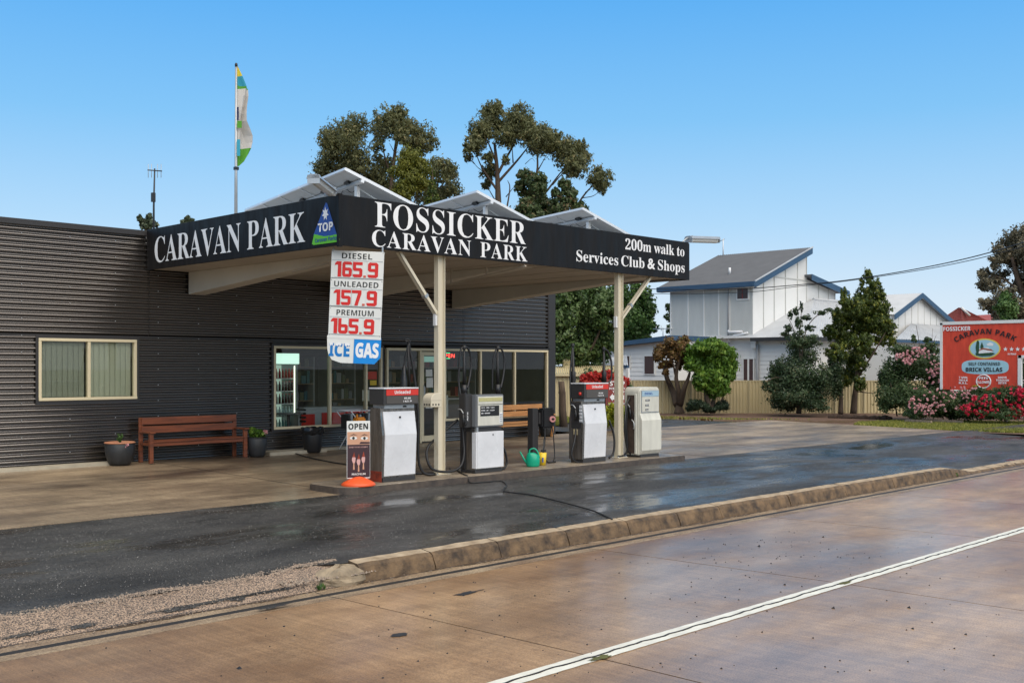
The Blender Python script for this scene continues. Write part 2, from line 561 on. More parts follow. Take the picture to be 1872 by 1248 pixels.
def wet_asphalt():
    m = bpy.data.materials.new("wet_asphalt")
    m.use_nodes = True
    nt = m.node_tree
    b = nt.nodes["Principled BSDF"]
    co = nt.nodes.new("ShaderNodeTexCoord")
    def noise(s, d, scale=(1, 1, 1), w=.6):
        mp = nt.nodes.new("ShaderNodeMapping"); mp.inputs["Scale"].default_value = scale
        n = nt.nodes.new("ShaderNodeTexNoise"); n.inputs["Scale"].default_value = s; n.inputs["Detail"].default_value = d; n.inputs["Roughness"].default_value = w
        nt.links.new(co.outputs["Object"], mp.inputs[0]); nt.links.new(mp.outputs[0], n.inputs["Vector"])
        return n
    def rmp(src, p0, c0, p1, c1):
        r = nt.nodes.new("ShaderNodeValToRGB")
        r.color_ramp.elements[0].position = p0; r.color_ramp.elements[0].color = (*c0, 1)
        r.color_ramp.elements[1].position = p1; r.color_ramp.elements[1].color = (*c1, 1)
        nt.links.new(src, r.inputs[0]); return r
    fine = noise(70, 3)
    cl = rmp(fine.outputs[0], .40, (.018, .0172, .0165), .74, (.125, .12, .113))
    speck = nt.nodes.new("ShaderNodeTexVoronoi"); speck.inputs["Scale"].default_value = 42
    nt.links.new(co.outputs["Object"], speck.inputs["Vector"])
    sr = rmp(speck.outputs["Distance"], .05, (.42, .39, .34), .11, (0, 0, 0))
    sel = rmp(speck.outputs["Color"], .80, (0, 0, 0), .86, (1, 1, 1))
    mul = nt.nodes.new("ShaderNodeMix"); mul.data_type = 'RGBA'; mul.blend_type = 'MULTIPLY'; mul.inputs[0].default_value = 1
    nt.links.new(sr.outputs[0], mul.inputs[6]); nt.links.new(sel.outputs[0], mul.inputs[7])
    ad = nt.nodes.new("ShaderNodeMix"); ad.data_type = 'RGBA'; ad.blend_type = 'ADD'; ad.inputs[0].default_value = 1
    nt.links.new(cl.outputs[0], ad.inputs[6]); nt.links.new(mul.outputs[2], ad.inputs[7])
    mac = noise(.8, 6, (.6, 1.3, 1), .7)
    mr_ = rmp(mac.outputs[0], .36, (.35, .34, .33), .64, (1.35, 1.33, 1.28))
    m3 = nt.nodes.new("ShaderNodeMix"); m3.data_type = 'RGBA'; m3.blend_type = 'MULTIPLY'; m3.inputs[0].default_value = 1
    nt.links.new(ad.outputs[2], m3.inputs[6]); nt.links.new(mr_.outputs[0], m3.inputs[7])
    nt.links.new(m3.outputs[2], b.inputs["Base Color"])
    wet = noise(.55, 5, (.55, 1.5, 1), .65)
    wr = rmp(wet.outputs[0], .44, (.62, .62, .62), .60, (.17, .17, .17))
    nt.links.new(wr.outputs[0], b.inputs["Roughness"])
    b.inputs["Specular IOR Level"].default_value = .38
    bs = rmp(wet.outputs[0], .44, (1, 1, 1), .58, (.05, .05, .05))
    bp = nt.nodes.new("ShaderNodeBump"); bp.inputs["Distance"].default_value = .012
    nt.links.new(bs.outputs[0], bp.inputs["Strength"])
    nt.links.new(fine.outputs[0], bp.inputs["Height"])
    nt.links.new(bp.outputs[0], b.inputs["Normal"])
    MATS["wet_asphalt"] = m
wet_asphalt()

def wet_concrete(name, light, dark, rough=.5, wet=.6, stretch=(.5, 1.3, 1), macro=.5, wetpos=(.42, .60), fine=95, streak=0., bumpd=.004, coatr=.24, finec=(.42, .40, .38)):
    m = bpy.data.materials.new(name); m.use_nodes = True
    nt = m.node_tree; b = nt.nodes["Principled BSDF"]; L = nt.links.new
    co = nt.nodes.new("ShaderNodeTexCoord")
    def noise(s, d, sc=(1, 1, 1), w=.6, off=0.):
        mp = nt.nodes.new("ShaderNodeMapping"); mp.inputs["Scale"].default_value = sc; mp.inputs["Location"].default_value = (off, off * .7, 0)
        n = nt.nodes.new("ShaderNodeTexNoise"); n.inputs["Scale"].default_value = s; n.inputs["Detail"].default_value = d; n.inputs["Roughness"].default_value = w
        L(co.outputs["Object"], mp.inputs[0]); L(mp.outputs[0], n.inputs["Vector"]); return n.outputs[0]
    def ramp_(src, p0, c0, p1, c1):
        r = nt.nodes.new("ShaderNodeValToRGB"); e = r.color_ramp.elements
        e[0].position = p0; e[0].color = (*c0, 1); e[1].position = p1; e[1].color = (*c1, 1); L(src, r.inputs[0]); return r.outputs[0]
    def mul(a, c, f=1.):
        x = nt.nodes.new("ShaderNodeMix"); x.data_type = 'RGBA'; x.blend_type = 'MULTIPLY'; x.inputs[0].default_value = f; L(a, x.inputs[6]); L(c, x.inputs[7]); return x.outputs[2]
    base = ramp_(noise(macro, 6, stretch, .65), .34, dark, .66, light)
    mid = ramp_(noise(3.2, 5, stretch, .7, 5), .30, (.66, .64, .62), .62, (1.08, 1.08, 1.08))
    fn = noise(fine, 2, (1, 1, 1), .6)
    fi = ramp_(fn, .36, finec, .58, (1.12, 1.12, 1.12))
    c = mul(mul(base, mid, .8), fi, .9)
    if streak:
        st = ramp_(noise(5, 3, (6, .35, 1), .6, 9), .40, (.72, .70, .68), .6, (1.05, 1.05, 1.05)); c = mul(c, st, streak)
    L(c, b.inputs["Base Color"])
    b.inputs["Roughness"].default_value = rough
    wt_ = ramp_(noise(macro * 1.1, 5, stretch, .62, 17), wetpos[0], (0, 0, 0), wetpos[1], (wet, wet, wet))
    L(wt_, b.inputs["Coat Weight"])
    b.inputs["Coat Roughness"].default_value = coatr; b.inputs["Coat IOR"].default_value = 1.36
    bp = nt.nodes.new("ShaderNodeBump"); bp.inputs["Strength"].default_value = .5; bp.inputs["Distance"].default_value = bumpd
    L(fn, bp.inputs["Height"]); L(bp.outputs[0], b.inputs["Normal"])
    MATS[name] = m; return m
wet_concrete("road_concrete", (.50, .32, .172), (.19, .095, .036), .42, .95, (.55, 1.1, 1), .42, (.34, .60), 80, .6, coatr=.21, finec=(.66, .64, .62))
wet_concrete("forecourt_concrete", (.46, .35, .225), (.10, .068, .043), .5, .8, (.5, 1.3, 1), .62, (.44, .62), 80, .5)
wet_concrete("gutter_concrete", (.40, .30, .19), (.20, .13, .075), .55, .5, (1, 2, 1), 1.5, (.5, .7), 80)
wet_concrete("island_top", (.36, .30, .22), (.15, .115, .085), .5, .7, (1, 1, 1), 1.4, (.45, .62), 80)
def aggregate():
    m = mat("aggregate", (.52, .37, .27), .7, bump=.6, bscale=60)
    nt = m.node_tree; b = nt.nodes["Principled BSDF"]
    co = nt.nodes.new("ShaderNodeTexCoord")
    v = nt.nodes.new("ShaderNodeTexNoise"); v.inputs["Scale"].default_value = 75; v.inputs["Detail"].default_value = 4; v.inputs["Roughness"].default_value = .75
    nt.links.new(co.outputs["Object"], v.inputs["Vector"])
    r = nt.nodes.new("ShaderNodeValToRGB")
    r.color_ramp.elements[0].position = .44; r.color_ramp.elements[0].color = (.045, .038, .034, 1)
    r.color_ramp.elements[1].position = .56; r.color_ramp.elements[1].color = (.40, .285, .20, 1)
    nt.links.new(v.outputs[0], r.inputs[0]); nt.links.new(r.outputs[0], b.inputs["Base Color"])
aggregate()

# ------------------------------------------------------------------ ground heights
def lerp(a, b, t): return a + (b - a) * max(0., min(1., t))
def zg(X, Y):
    if Y >= 12.5: return lerp(-.10, 0, (Y - 12.5) / 6.1)
    near = lerp(-.20, -.15, (X - 5.2) / 1.3)
    near = lerp(near, -.262, (X - 19.6) / 1.4)
    return lerp(near, -.10, (Y - 8.4) / 4.1)
def zr(Y): return lerp(-.33, -.30, (7.75 - Y) / 2.9)
def sheet(xs, ys, zf, thick=.0):
    b = MB(); nx, ny = len(xs), len(ys)
    b.add([(x, y, zf(x, y)) for y in ys for x in xs], [(j * nx + i, j * nx + i + 1, (j + 1) * nx + i + 1, (j + 1) * nx + i) for j in range(ny - 1) for i in range(nx - 1)])
    return b
def slab_box(b, x0, x1, y0, y1, zf, t=.12):
    b.add([(x0, y0, zf(x0, y0) - t), (x1, y0, zf(x1, y0) - t), (x1, y1, zf(x1, y1) - t), (x0, y1, zf(x0, y1) - t),
           (x0, y0, zf(x0, y0)), (x1, y0, zf(x1, y0)), (x1, y1, zf(x1, y1)), (x0, y1, zf(x0, y1))],
          [(0, 3, 2, 1), (4, 5, 6, 7), (0, 1, 5, 4), (1, 2, 6, 5), (2, 3, 7, 6), (3, 0, 4, 7)])
    return b

# far terrain reaching the horizon
t = MB().quad((-1200, -1200, -.75), (1500, -1200, -.75), (1500, 1500, -.75), (-1200, 1500, -.75)).build("terrain", "terrain", fix=False)
t["kind"] = "structure"
def zt(X, Y): return -.105 - .145 * max(0., min(1., (math.hypot(X, Y) - 31) / 13))
gs = sheet([31.05 + i * 4 for i in range(40)], [8.45 + j * 3 for j in range(50)], zt).build("garden_ground", "dirt", fix=False)
gs["kind"] = "structure"
gs = sheet([-60, -20, 20.6, 31.04], [18.75, 30, 60, 160], lambda x, y: -.06 if x < 29 else -.12).build("yard_ground", "dirt", fix=False)
gs["kind"] = "structure"

# road
road = struct("road")
JX = [-27, -19.4, -12.3, -8.7, -5.1, -1.5, 2.1, 5.76, 9.33, 13.0, 16.65, 20.3, 23.95, 27.6, 31.2, 34.9, 38.5, 42.2, 49.5, 60, 80, 120, 200]
sheet([-27, 200], [-7, 4.85, 7.75, 8.2], lambda x, y: zr(y) - .0035).build("joint_filler", "dark_joint", road, fix=False)
for i in range(len(JX) - 1):
    for (y0, y1) in ((4.842, 7.745), (1.25, 4.828), (-2.4, 1.235), (-6.6, -2.415)):
        if JX[i + 1] < -4 and y1 < 2: continue
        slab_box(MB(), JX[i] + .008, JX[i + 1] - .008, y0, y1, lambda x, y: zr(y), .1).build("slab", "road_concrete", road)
# white line painted each side of the crack between the lanes
def wob(x, s=0): return .006 * math.sin(x * 7.3 + s) + .006 * math.sin(x * 19 + 1.7 * s) + .004 * math.sin(x * 41 + s)
ln = MB(); xs = [-6 + .08 * i for i in range(int(66 / .08))]
for sgn, s in ((1, 0.), (-1, 2.)):
    vs = []
    for x in xs:
        yi = 4.835 + wob(x, .4) * 1.0 + sgn * (.008 + .003 * math.sin(x * 23 + s))
        yo = 4.835 + sgn * (.082 + .0025 * math.sin(x * 31 + s))
        vs += [(x, yi, zr(yi) + .004), (x, yo, zr(yo) + .004)]
    ln.add(vs, [(2 * i, 2 * i + 2, 2 * i + 3, 2 * i + 1) for i in range(len(xs) - 1)])
ln.build("centre_line", "line_paint", road, fix=False)
ck = MB(); vs = []
for x in xs:
    y = 4.835 + wob(x, .4); w = .006 + .004 * abs(math.sin(x * 13))
    vs += [(x, y - w, zr(y) + .0075), (x, y + w, zr(y) + .0075)]
ck.add(vs, [(2 * i, 2 * i + 2, 2 * i + 3, 2 * i + 1) for i in range(len(xs) - 1)])
ck.build("crack", "dark_joint", road, fix=False)
def blotch(name, c, rx, ry, m, parent, h=.004, n=22, seed=0, zf=None, rough=.25):
    g = random.Random(seed); b = MB(); vs = [(c[0], c[1], (zf or (lambda x, y: zr(y)))(c[0], c[1]) + h)]
    for k in range(n):
        a = 2 * math.pi * k / n; r = 1 + g.uniform(-rough, rough)
        x, y = c[0] + rx * r * math.cos(a), c[1] + ry * r * math.sin(a)
        vs.append((x, y, (zf or (lambda x, y: zr(y)))(x, y) + h))
    b.add(vs, [(0, 1 + k, 1 + (k + 1) % n) for k in range(n)])
    return b.build(name, m, parent, fix=False)
mat("chip_pale", (.30, .29, .27), .6, col2=(.14, .13, .12), vscale=30)
mat("gravel_mix", (.42, .33, .25), .8, col2=(.08, .065, .055), vscale=25)
mat("tar", (.02, .02, .022), .5, var=.3, vscale=20)
for (px, py, rx, ry, s) in ((730, 1159, .075, .05, 1), (855, 1081, .16, .04, 2)):
    p = P(px, py, Z=-.31); blotch("tar_patch", p, rx, ry, "tar", road, seed=s, rough=.12 if s == 1 else .4)
for (px, py, rx, ry, s) in ((1098, 1203, .10, .035, 3), (1545, 1066, .12, .025, 4)):
    p = P(px, py, Z=-.30); blotch("moss_patch", p, rx, ry, "moss", road, h=.010, seed=s, rough=.4)
# loose grit on the road
g = random.Random(5); b = MB()
for k in range(330):
    if k < 120: px, py = g.gauss(1400, 120), g.gauss(1010, 40)
    else: px, py = g.uniform(0, 1850), g.uniform(990, 1240)
    p = P(px, py, Z=-.31)
    if p.y > 7.6 or p.y < 0: continue
    r = g.uniform(.004, .012) * (1.8 if g.random() < .06 else 1)
    z = zr(p.y)
    b.add([(p.x + r, p.y, z), (p.x - r * .6, p.y + r, z), (p.x - r * .7, p.y - r * .8, z), (p.x, p.y, z + r * .9)], [(0, 1, 3), (1, 2, 3), (2, 0, 3)])
o = b.build("road_grit", "tar", fix=False); o["kind"] = "stuff"; o["label"] = "dark grit and small stones scattered over the wet road"

# gutter pan
gut = struct("gutter")
for i in range(len(JX) - 1):
    if JX[i] < -12 or JX[i] > 60: continue
    b = MB(); ys = [7.757, 7.95, 8.06, 8.15]; zs = [-.331, -.334, -.333, -.329]
    x0, x1 = JX[i] + .006, JX[i + 1] - .006
    vs = [(x, y, z) for x in (x0, x1) for y, z in zip(ys, zs)] + [(x, y, -.45) for x in (x0, x1) for y in (ys[0], ys[-1])]
    b.add(vs, [(0, 4, 5, 1), (1, 5, 6, 2), (2, 6, 7, 3), (0, 8, 10, 4), (3, 7, 11, 9)])
    b.build("gutter_pan", "gutter_concrete", gut, fix=False)
b = MB(); vs = []
gx = [-12 + .1 * i for i in range(720)]
for x in gx:
    vs += [(x, 8.155, -.3235), (x, 8.125 - .014 * math.sin(x * 5) - .016 * math.sin(x * 1.7) - .01 * math.sin(x * 13.3), -.3265)]
b.add(vs, [(2 * i, 2 * i + 2, 2 * i + 3, 2 * i + 1) for i in range(len(gx) - 1)])
mat("silt", (.085, .056, .036), .45, var=.5, vscale=9)
b.build("gutter_silt", "silt", gut, fix=False)

# kerb stones
kerb = struct("kerb")
g = random.Random(3)
def kerb_piece(x0, x1, h0=1., h1=1., seed=0):
    g = random.Random(seed); n = max(3, int((x1 - x0) / .09)); b = MB(); rows = []
    for i in range(n + 1):
        x = lerp(x0, x1, i / n); h = lerp(h0, h1, i / n)
        e = .008 if i in (0, n) else 0
        j = lambda s=.006: g.uniform(-s, s)
        zt_ = -.36 + .205 * h
        prof = [(8.145, -.37), (8.165 + j(), -.29 * h - .34 * (1 - h)), (8.20 + j() + e, zt_ - .035 * h + j(.004)), (8.235 + j() + e, zt_ - e + j(.003)),
                (8.38 + j(), zt_ + .012 - e * .3 + j(.003)), (8.42, -.38)]
        rows += [(x, y, z) for y, z in prof]
    m = 6
    b.add(rows, [(i * m + k, (i + 1) * m + k, (i + 1) * m + k + 1, i * m + k + 1) for i in range(n) for k in range(m - 1)] + [tuple(range(m)), tuple(n * m + k for k in reversed(range(m)))], False)
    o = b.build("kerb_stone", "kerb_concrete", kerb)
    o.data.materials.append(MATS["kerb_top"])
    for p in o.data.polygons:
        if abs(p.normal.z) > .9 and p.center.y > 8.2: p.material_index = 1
    return o
kx = [6.32, 7.25, 8.19, 9.29, 10.4, 11.45, 12.4, 14.2, 15.9, 17.6, 18.9]
for i in range(len(kx) - 1): kerb_piece(kx[i] + .008, kx[i + 1] - .008, seed=i)
kerb_piece(18.91, 20.0, 1, .95, 30)
kerb_piece(20.01, 20.9, .95, .45, 31)
# broken rounded kerb end
b = MB(); c = P(604, 1046, Z=-.25)
vs, fs = [], []
g = random.Random(12)
for i in range(13):
    for k in range(22):
        ph = i / 12 * math.pi; th = 2 * math.pi * k / 22; r = 1 + .09 * math.sin(k * 1.2 + i * .9) + g.uniform(-.05, .05)
        vs.append((c.x + .30 * r * math.sin(ph) * math.cos(th), 8.3 + .17 * r * math.sin(ph) * math.sin(th), -.30 + .135 * r * math.cos(ph)))
fs = [(i * 22 + k, i * 22 + (k + 1) % 22, (i + 1) * 22 + (k + 1) % 22, (i + 1) * 22 + k) for i in range(12) for k in range(22)]
mat("kerb_pale", (.33, .26, .175), .85, var=.6, vscale=5, bump=.6, bscale=40)
b.add(vs, fs).build("broken_kerb_end", "kerb_pale", kerb)
# roll-over crossings: to the left and beyond the kerb's far end
def crossing(x0, x1, m, hi=-.195, seed=1, ragged=.05, name="crossing_strip", par=kerb):
    g = random.Random(seed); n = int((x1 - x0) / .08); b = MB(); rows = []
    ph = [g.uniform(0, 6) for _ in range(4)]
    for i in range(n + 1):
        x = lerp(x0, x1, i / n)
        y3 = 8.56 + ragged * (math.sin(x * 3.1 + ph[0]) * .5 + math.sin(x * 9 + ph[1]) * .35 + math.sin(x * 23 + ph[2]) * .2)
        rise = lerp(0, 1, (x - (x1 - 1.1)) / 1.1) if name == "crossing_strip" and hi > -.2 else 0
        rows += [(x, 8.14, -.372), (x, 8.18, -.325), (x, 8.34, lerp(-.255, -.205, rise)), (x, y3, zg(x, y3) + .008)]
    b.add(rows, [(i * 4 + k, (i + 1) * 4 + k, (i + 1) * 4 + k + 1, i * 4 + k + 1) for i in range(n) for k in range(3)])
    return b.build(name, m, par, fix=False, smooth=True)
crossing(-12, 6.3, "aggregate", ragged=.11)
b = MB()
for (px, py, rx, ry, s) in ((395, 1086, .55, .018, 1), (490, 1065, .30, .03, 2), (330, 1086, .10, .02, 3)):
    pass
xx = 20.9
while xx < 34:
    kerb_piece(xx + .01, xx + .55, .45, .45, int(xx * 7)); xx += .56
kerb_piece(34.5, 60, .45, .45, 99)
ff = MB()
for x0 in np.arange(34.4, 60, 2): pass

def zc(x, y): return lerp(-.325, -.255, (y - 8.18) / .16) if y < 8.34 else lerp(-.255, zg(x, 8.56) + .008, (y - 8.34) / .22)
for (px, py, rx, ry, s) in ((395, 1084, .62, .016, 1), (490, 1068, .34, .018, 2), (330, 1096, .16, .018, 3), (435, 1078, .07, .03, 4), (260, 1112, .5, .014, 5), (500, 1088, .16, .03, 6), (60, 1140, .22, .02, 7), (150, 1126, .12, .025, 8)):
    p = P(px, py, Z=-.22); blotch("bitumen_patch", p, rx, ry, "wet_asphalt", kerb, h=.012, seed=s, rough=.35, zf=zc, n=30)
# asphalt apron in front of the forecourt
xs = [-12 + .25 * i for i in range(int(72 / .25))]
ys = [8.36] + [8.6 + .3 * j for j in range(13)] + [12.49]
asph = sheet(xs, ys, lambda x, y: zg(x, y) + (.012 * math.sin(x * 1.3 + y) * math.sin(y * 2.1) if 8.7 < y < 12.3 else 0) - .002).build("asphalt_apron", "wet_asphalt", fix=False, smooth=True)
asph["kind"] = "structure"
for v in asph.data.vertices:
    if v.co.y < 8.37 and v.co.x < 6.25: v.co.y = 8.53; v.co.z = zg(v.co.x, 8.53) - .004
# darker worn bitumen behind, up to the side fence
fa = sheet([21.5, 24, 27, 29, 31.04], [18.62, 20, 22, 23.6], lambda x, y: lerp(0, -.11, (x - 22) / 9) + .004).build("asphalt_lane", "wet_asphalt", fix=False)
fa["kind"] = "structure"
g = random.Random(77); b = MB()
def chip(x, y, z, r):
    a = g.uniform(0, 6.28); c_, s_ = math.cos(a) * r, math.sin(a) * r
    b.add([(x + c_, y + s_, z - .002), (x - s_, y + c_, z - .002), (x - c_ * .8, y - s_ * .9, z - .002), (x + s_ * .9, y - c_, z - .002), (x + g.uniform(-.3, .3) * r, y, z + r * .8)], [(0, 1, 4), (1, 2, 4), (2, 3, 4), (3, 0, 4)])
for k in range(5200):
    d_ = g.uniform(0, 1) ** 1.6; x = 2.5 + d_ * 18; y = g.uniform(8.6, 12.45)
    chip(x, y, zg(x, y) + (.012 * math.sin(x * 1.3 + y) * math.sin(y * 2.1) if 8.7 < y < 12.3 else 0), g.uniform(.0025, .006))
o = b.build("asphalt_chippings", "chip_pale", fix=False); o["kind"] = "stuff"; o["label"] = "pale stone chips showing in the wet asphalt"
b = MB()
for k in range(2600):
    x = g.uniform(-1, 6.3); y = 8.55 + g.gauss(0, .05); chip(x, y, zg(x, y) + .006, g.uniform(.004, .011))
for k in range(1500):
    x = g.uniform(-1, 6.3); y = g.uniform(8.2, 8.55); z = lerp(-.30, -.2, (y - 8.18) / .3); chip(x, y, z, g.uniform(.004, .010))
for k in range(500):
    x = g.uniform(5.5, 6.6); y = g.uniform(8.15, 8.5); chip(x, y, -.24, g.uniform(.008, .02))
for k in range(900):
    x = g.uniform(2, 20); chip(x, 8.10 + g.gauss(0, .02), -.322, g.uniform(.003, .008))
o = b.build("loose_gravel", "gravel_mix", fix=False); o["kind"] = "stuff"; o["label"] = "loose gravel along the worn crossing and gutter"
# concrete forecourt in slabs
fc = struct("forecourt")
sheet([-12, 31], [12.5, 18.6], lambda x, y: zg(x, y) - .0035).build("joint_filler", "dark_joint", fc, fix=False)
FX = [-11.5, -8.5, -5.5, -2.5, .5, 3.5, 6.45, 9.5, 12.5, 15.5, 18.5, 21.5, 24.5, 27.5, 31.0]
for i in range(len(FX) - 1):
    for y0, y1 in ((12.50, 15.55), (15.56, 18.60)):
        j = .003 * ((i * 7) % 3 - 1)
        slab_box(MB(), FX[i] + .011, FX[i + 1] - .011, y0 + .005, y1 - .003, lambda x, y: zg(x, y) + j, .1).build("slab", "forecourt_concrete", fc)
mat("stain", (.10, .075, .055), .3, var=.4, vscale=3)
mat("plinth", (.46, .41, .31), .7, var=.3, vscale=3)
MB().box(-3, 9.0, 18.28, 18.57, -.03, .045).build("footing_strip", "plinth", fc, bevel=.01)
MB().box(11.75, 13.1, 18.05, 18.56, -.03, .055).build("door_slab", "plinth", fc, bevel=.01)
MB().box(13.15, 15.0, 18.3, 18.56, -.03, .05).build("door_slab", "plinth", fc, bevel=.01)

# ------------------------------------------------------------------ shop building
FY = 18.60
shop = thing("shop_building", (12, FY, 0), "long low shop clad in charcoal corrugated steel behind the fuel pumps", "shop")
PITCH = .0955
def corr(x0, x1, z0, z1, Y=FY, par=shop, name="corrugated_sheet", phase=0.):
    b = MB(); k = 10; z = z0; n = max(2, int((z1 - z0) / PITCH * k)); rows = []
    for i in range(n + 1):
        z = lerp(z0, z1, i / n)
        y = Y - .021 * math.sin(2 * math.pi * (z / PITCH) + phase)
        rows += [(x0, y, z), (x1, y, z)]
    b.add(rows, [(2 * i, 2 * i + 1, 2 * i + 3, 2 * i + 2) for i in range(n)], True)
    return b.build(name, "charcoal_steel", par, fix=False)
SEAM = 2.26
WZ = 4.17
for x0, x1 in ((-3.0, 1.2), (1.21, 5.4), (5.41, 9.52)): corr(x0, x1, SEAM + .01, WZ)
for x0, x1 in ((9.53, 13.7), (13.71, 17.4), (17.41, 20.36)): corr(x0, x1, SEAM + .01, 3.66)
corr(-3, 7.50, .02, SEAM); corr(9.31, 12.16, .02, SEAM)
corr(7.475, 9.325, .02, 1.085); corr(12.135, 15.0, .02, .42); corr(16.62, 20.3, .02, .43)
b = MB()
b.box(-3.02, 9.50, FY - .035, FY + .35, WZ - .07, WZ + .03)
b.box(9.53, 20.62, FY - .03, FY + .35, 3.62, 3.70)
b.build("parapet_capping", "charcoal_flat", shop, bevel=.006)
b = MB()
for x0, x1, z0, z1 in ((-3, 7.51, 0, 2.2), (9.29, 12.17, 0, 2.2), (7.51, 9.29, 0, 1.13), (12.17, 14.96, 0, .46), (14.955, 15.06, 0, 2.13), (16.67, 16.78, 0, 2.13), (16.78, 20.33, 0, .47), (-3, 20.4, 2.21, 3.6), (-3, 9.5, 3.61, 4.1)):
    b.box(x0, x1, FY + .025, FY + .075, z0, z1)
o = b.build("wall_core", "charcoal_flat", shop)
o["kind"] = "stuff"
b = MB(); g = random.Random(4)
for i in range(30):
    x = -2.6 + i * .82
    for k in range(14):
        z = .24 + k * PITCH * 3
        if (7.4 < x < 9.4 and 1.0 < z < 2.3) or (x > 12.1 and .4 < z < 2.25) or (15 < x < 16.7 and z < 2.3) or (z > 3.55 and x > 9.5): continue
        b.box(x - .006, x + .006, FY - .024, FY - .012, z - .006, z + .006)
o = b.build("screws", "galv", shop); o["kind"] = "stuff"
MB().box(-3, 20.36, FY - .022, FY + .0, SEAM - .02, SEAM + .012).build("flashing", "charcoal_flat", shop)
MB().box(20.33, 20.60, FY - .03, FY + .2, -.02, 3.615).build("corner_flashing", "charcoal_flat", shop, bevel=.006)
# body behind: side walls, roof
b = MB()
b.box(-3, 20.55, 26.0, 26.1, -.1, 3.6); b.box(20.45, 20.55, FY + .2, 26, -.1, 3.6); b.box(-3.1, -3.0, FY, 26, -.1, 4.1)
b.build("rear_wall", "charcoal_flat", shop)
b = MB()
b.box(-3, 9.5, FY + .36, 26.2, 3.55, 3.62); b.box(9.5, 20.6, FY + .36, 26.2, 3.5, 3.57)
b.build("roof", "tin_roof", shop)
b = MB()   # the lined inside of the shop rooms
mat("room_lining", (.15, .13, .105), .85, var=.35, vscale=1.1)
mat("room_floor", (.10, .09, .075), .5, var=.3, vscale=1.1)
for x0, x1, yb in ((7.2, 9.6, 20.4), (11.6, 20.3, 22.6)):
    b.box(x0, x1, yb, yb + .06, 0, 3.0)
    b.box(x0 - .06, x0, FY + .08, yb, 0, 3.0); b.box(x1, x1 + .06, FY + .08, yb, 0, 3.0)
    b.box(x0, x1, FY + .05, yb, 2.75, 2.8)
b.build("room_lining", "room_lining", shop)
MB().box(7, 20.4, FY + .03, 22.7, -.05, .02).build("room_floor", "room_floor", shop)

def window(x0, x1, z0, z1, mull=(), par=shop, glass="window_glass", w=.05, name="window", sill=True, y=FY):
    b = MB()
    ya, yb = y - .04, y + .07
    b.box(x0, x1, ya, yb, z1 - w, z1); b.box(x0, x1, ya - .012, yb, z0, z0 + w)
    b.box(x0, x0 + w, ya + .002, yb - .002, z0 + w, z1 - w); b.box(x1 - w, x1, ya + .002, yb - .002, z0 + w, z1 - w)
    for m_ in mull: b.box(m_ - w / 2, m_ + w / 2, ya + .006, yb - .004, z0 + w, z1 - w)
    fr = b.build(name, "cream_metal", par, bevel=.005)
    e = [x0 + w] + [q for m_ in mull for q in (m_ - w / 2, m_ + w / 2)] + [x1 - w]
    for i in range(0, len(e), 2):
        MB().quad((e[i], y + .02, z0 + w), (e[i + 1], y + .02, z0 + w), (e[i + 1], y + .02, z1 - w), (e[i], y + .02, z1 - w)).build("pane", glass, fr, fix=False)
    b = MB()
    b.box(x0 - .045, x1 + .045, y - .03, y - .005, z1 + .001, z1 + .05); b.box(x0 - .045, x1 + .045, y - .034, y - .005, z0 - .05, z0 - .001)
    b.box(x0 - .045, x0 - .001, y - .028, y - .005, z0, z1); b.box(x1 + .001, x1 + .045, y - .028, y - .005, z0, z1)
    b.build("window_trim", "charcoal_flat", par)
    return fr
Xp = lambda px: P(px, 700, Y=FY).x
w1 = window(7.52, 9.28, 1.135, 2.205, (P(162, 700, Y=FY).x,))
for side, (xa, xb, n, shade) in enumerate(((7.60, 8.36, 8, "blind_dim"), (8.44, 9.22, 8, "blind"))):
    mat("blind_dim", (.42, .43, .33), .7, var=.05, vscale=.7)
    for i in range(n):
        x = lerp(xa, xb, (i + .5) / n); hw = (xb - xa) / n * .54
        MB().add([(x - hw, FY + .085, 1.19), (x + hw, FY + .105, 1.19), (x + hw, FY + .105, 2.15), (x - hw, FY + .085, 2.15)], [(0, 1, 2, 3)]).build("blind_slat", shade, w1, fix=False)
w2 = window(12.18, 14.95, .46, 2.14, (Xp(603), Xp(669)))
w3 = window(16.78, 20.32, .47, 2.14, (Xp(878), Xp(940.5)))
# shopfront with the glass door
b = MB(); y0, y1 = FY - .045, FY + .07
b.box(15.07, 16.66, y0, y1, 2.08, 2.14); b.box(15.07, 15.12, y0 + .002, y1, 0, 2.08)
b.box(16.58, 16.66, y0 + .002, y1, 0, 2.08)
b.box(16.03, 16.08, y0 + .004, y1, 0, 2.08)
sf = b.build("door_frame", "cream_metal", shop, bevel=.005)
MB().quad((15.12, FY + .02, .45), (16.03, FY + .02, .45), (16.03, FY + .02, 2.08), (15.12, FY + .02, 2.08)).build("pane", "window_glass", sf, fix=False)
b = MB(); b.box(15.12, 16.03, FY - .02, FY + .05, .0, .45)
b.build("kick_panel", "charcoal_flat", shop)
b = MB()
b.box(16.085, 16.15, y0 + .01, y1 - .03, .03, 2.06); b.box(16.50, 16.575, y0 + .01, y1 - .03, .03, 2.06)
b.box(16.15, 16.50, y0 + .012, y1 - .032, 1.98, 2.06); b.box(16.15, 16.50, y0 + .012, y1 - .032, .03, .16)
dr = b.build("door", "cream_metal", shop, bevel=.004)
MB().quad((16.15, FY, .16), (16.50, FY, .16), (16.50, FY, 1.98), (16.15, FY, 1.98)).build("pane", "window_glass", dr, fix=False)
mat("sticker_green", (.35, .62, .50), .5, emit=(.35, .62, .5), estr=.15); mat("paper", (.55, .55, .50), .7)  # the sticker is no lamp; a faint glow is added to its colour
MB().box(16.17, 16.49, FY - .012, FY - .006, 1.83, 1.96).build("door_sticker", "sticker_green", dr)
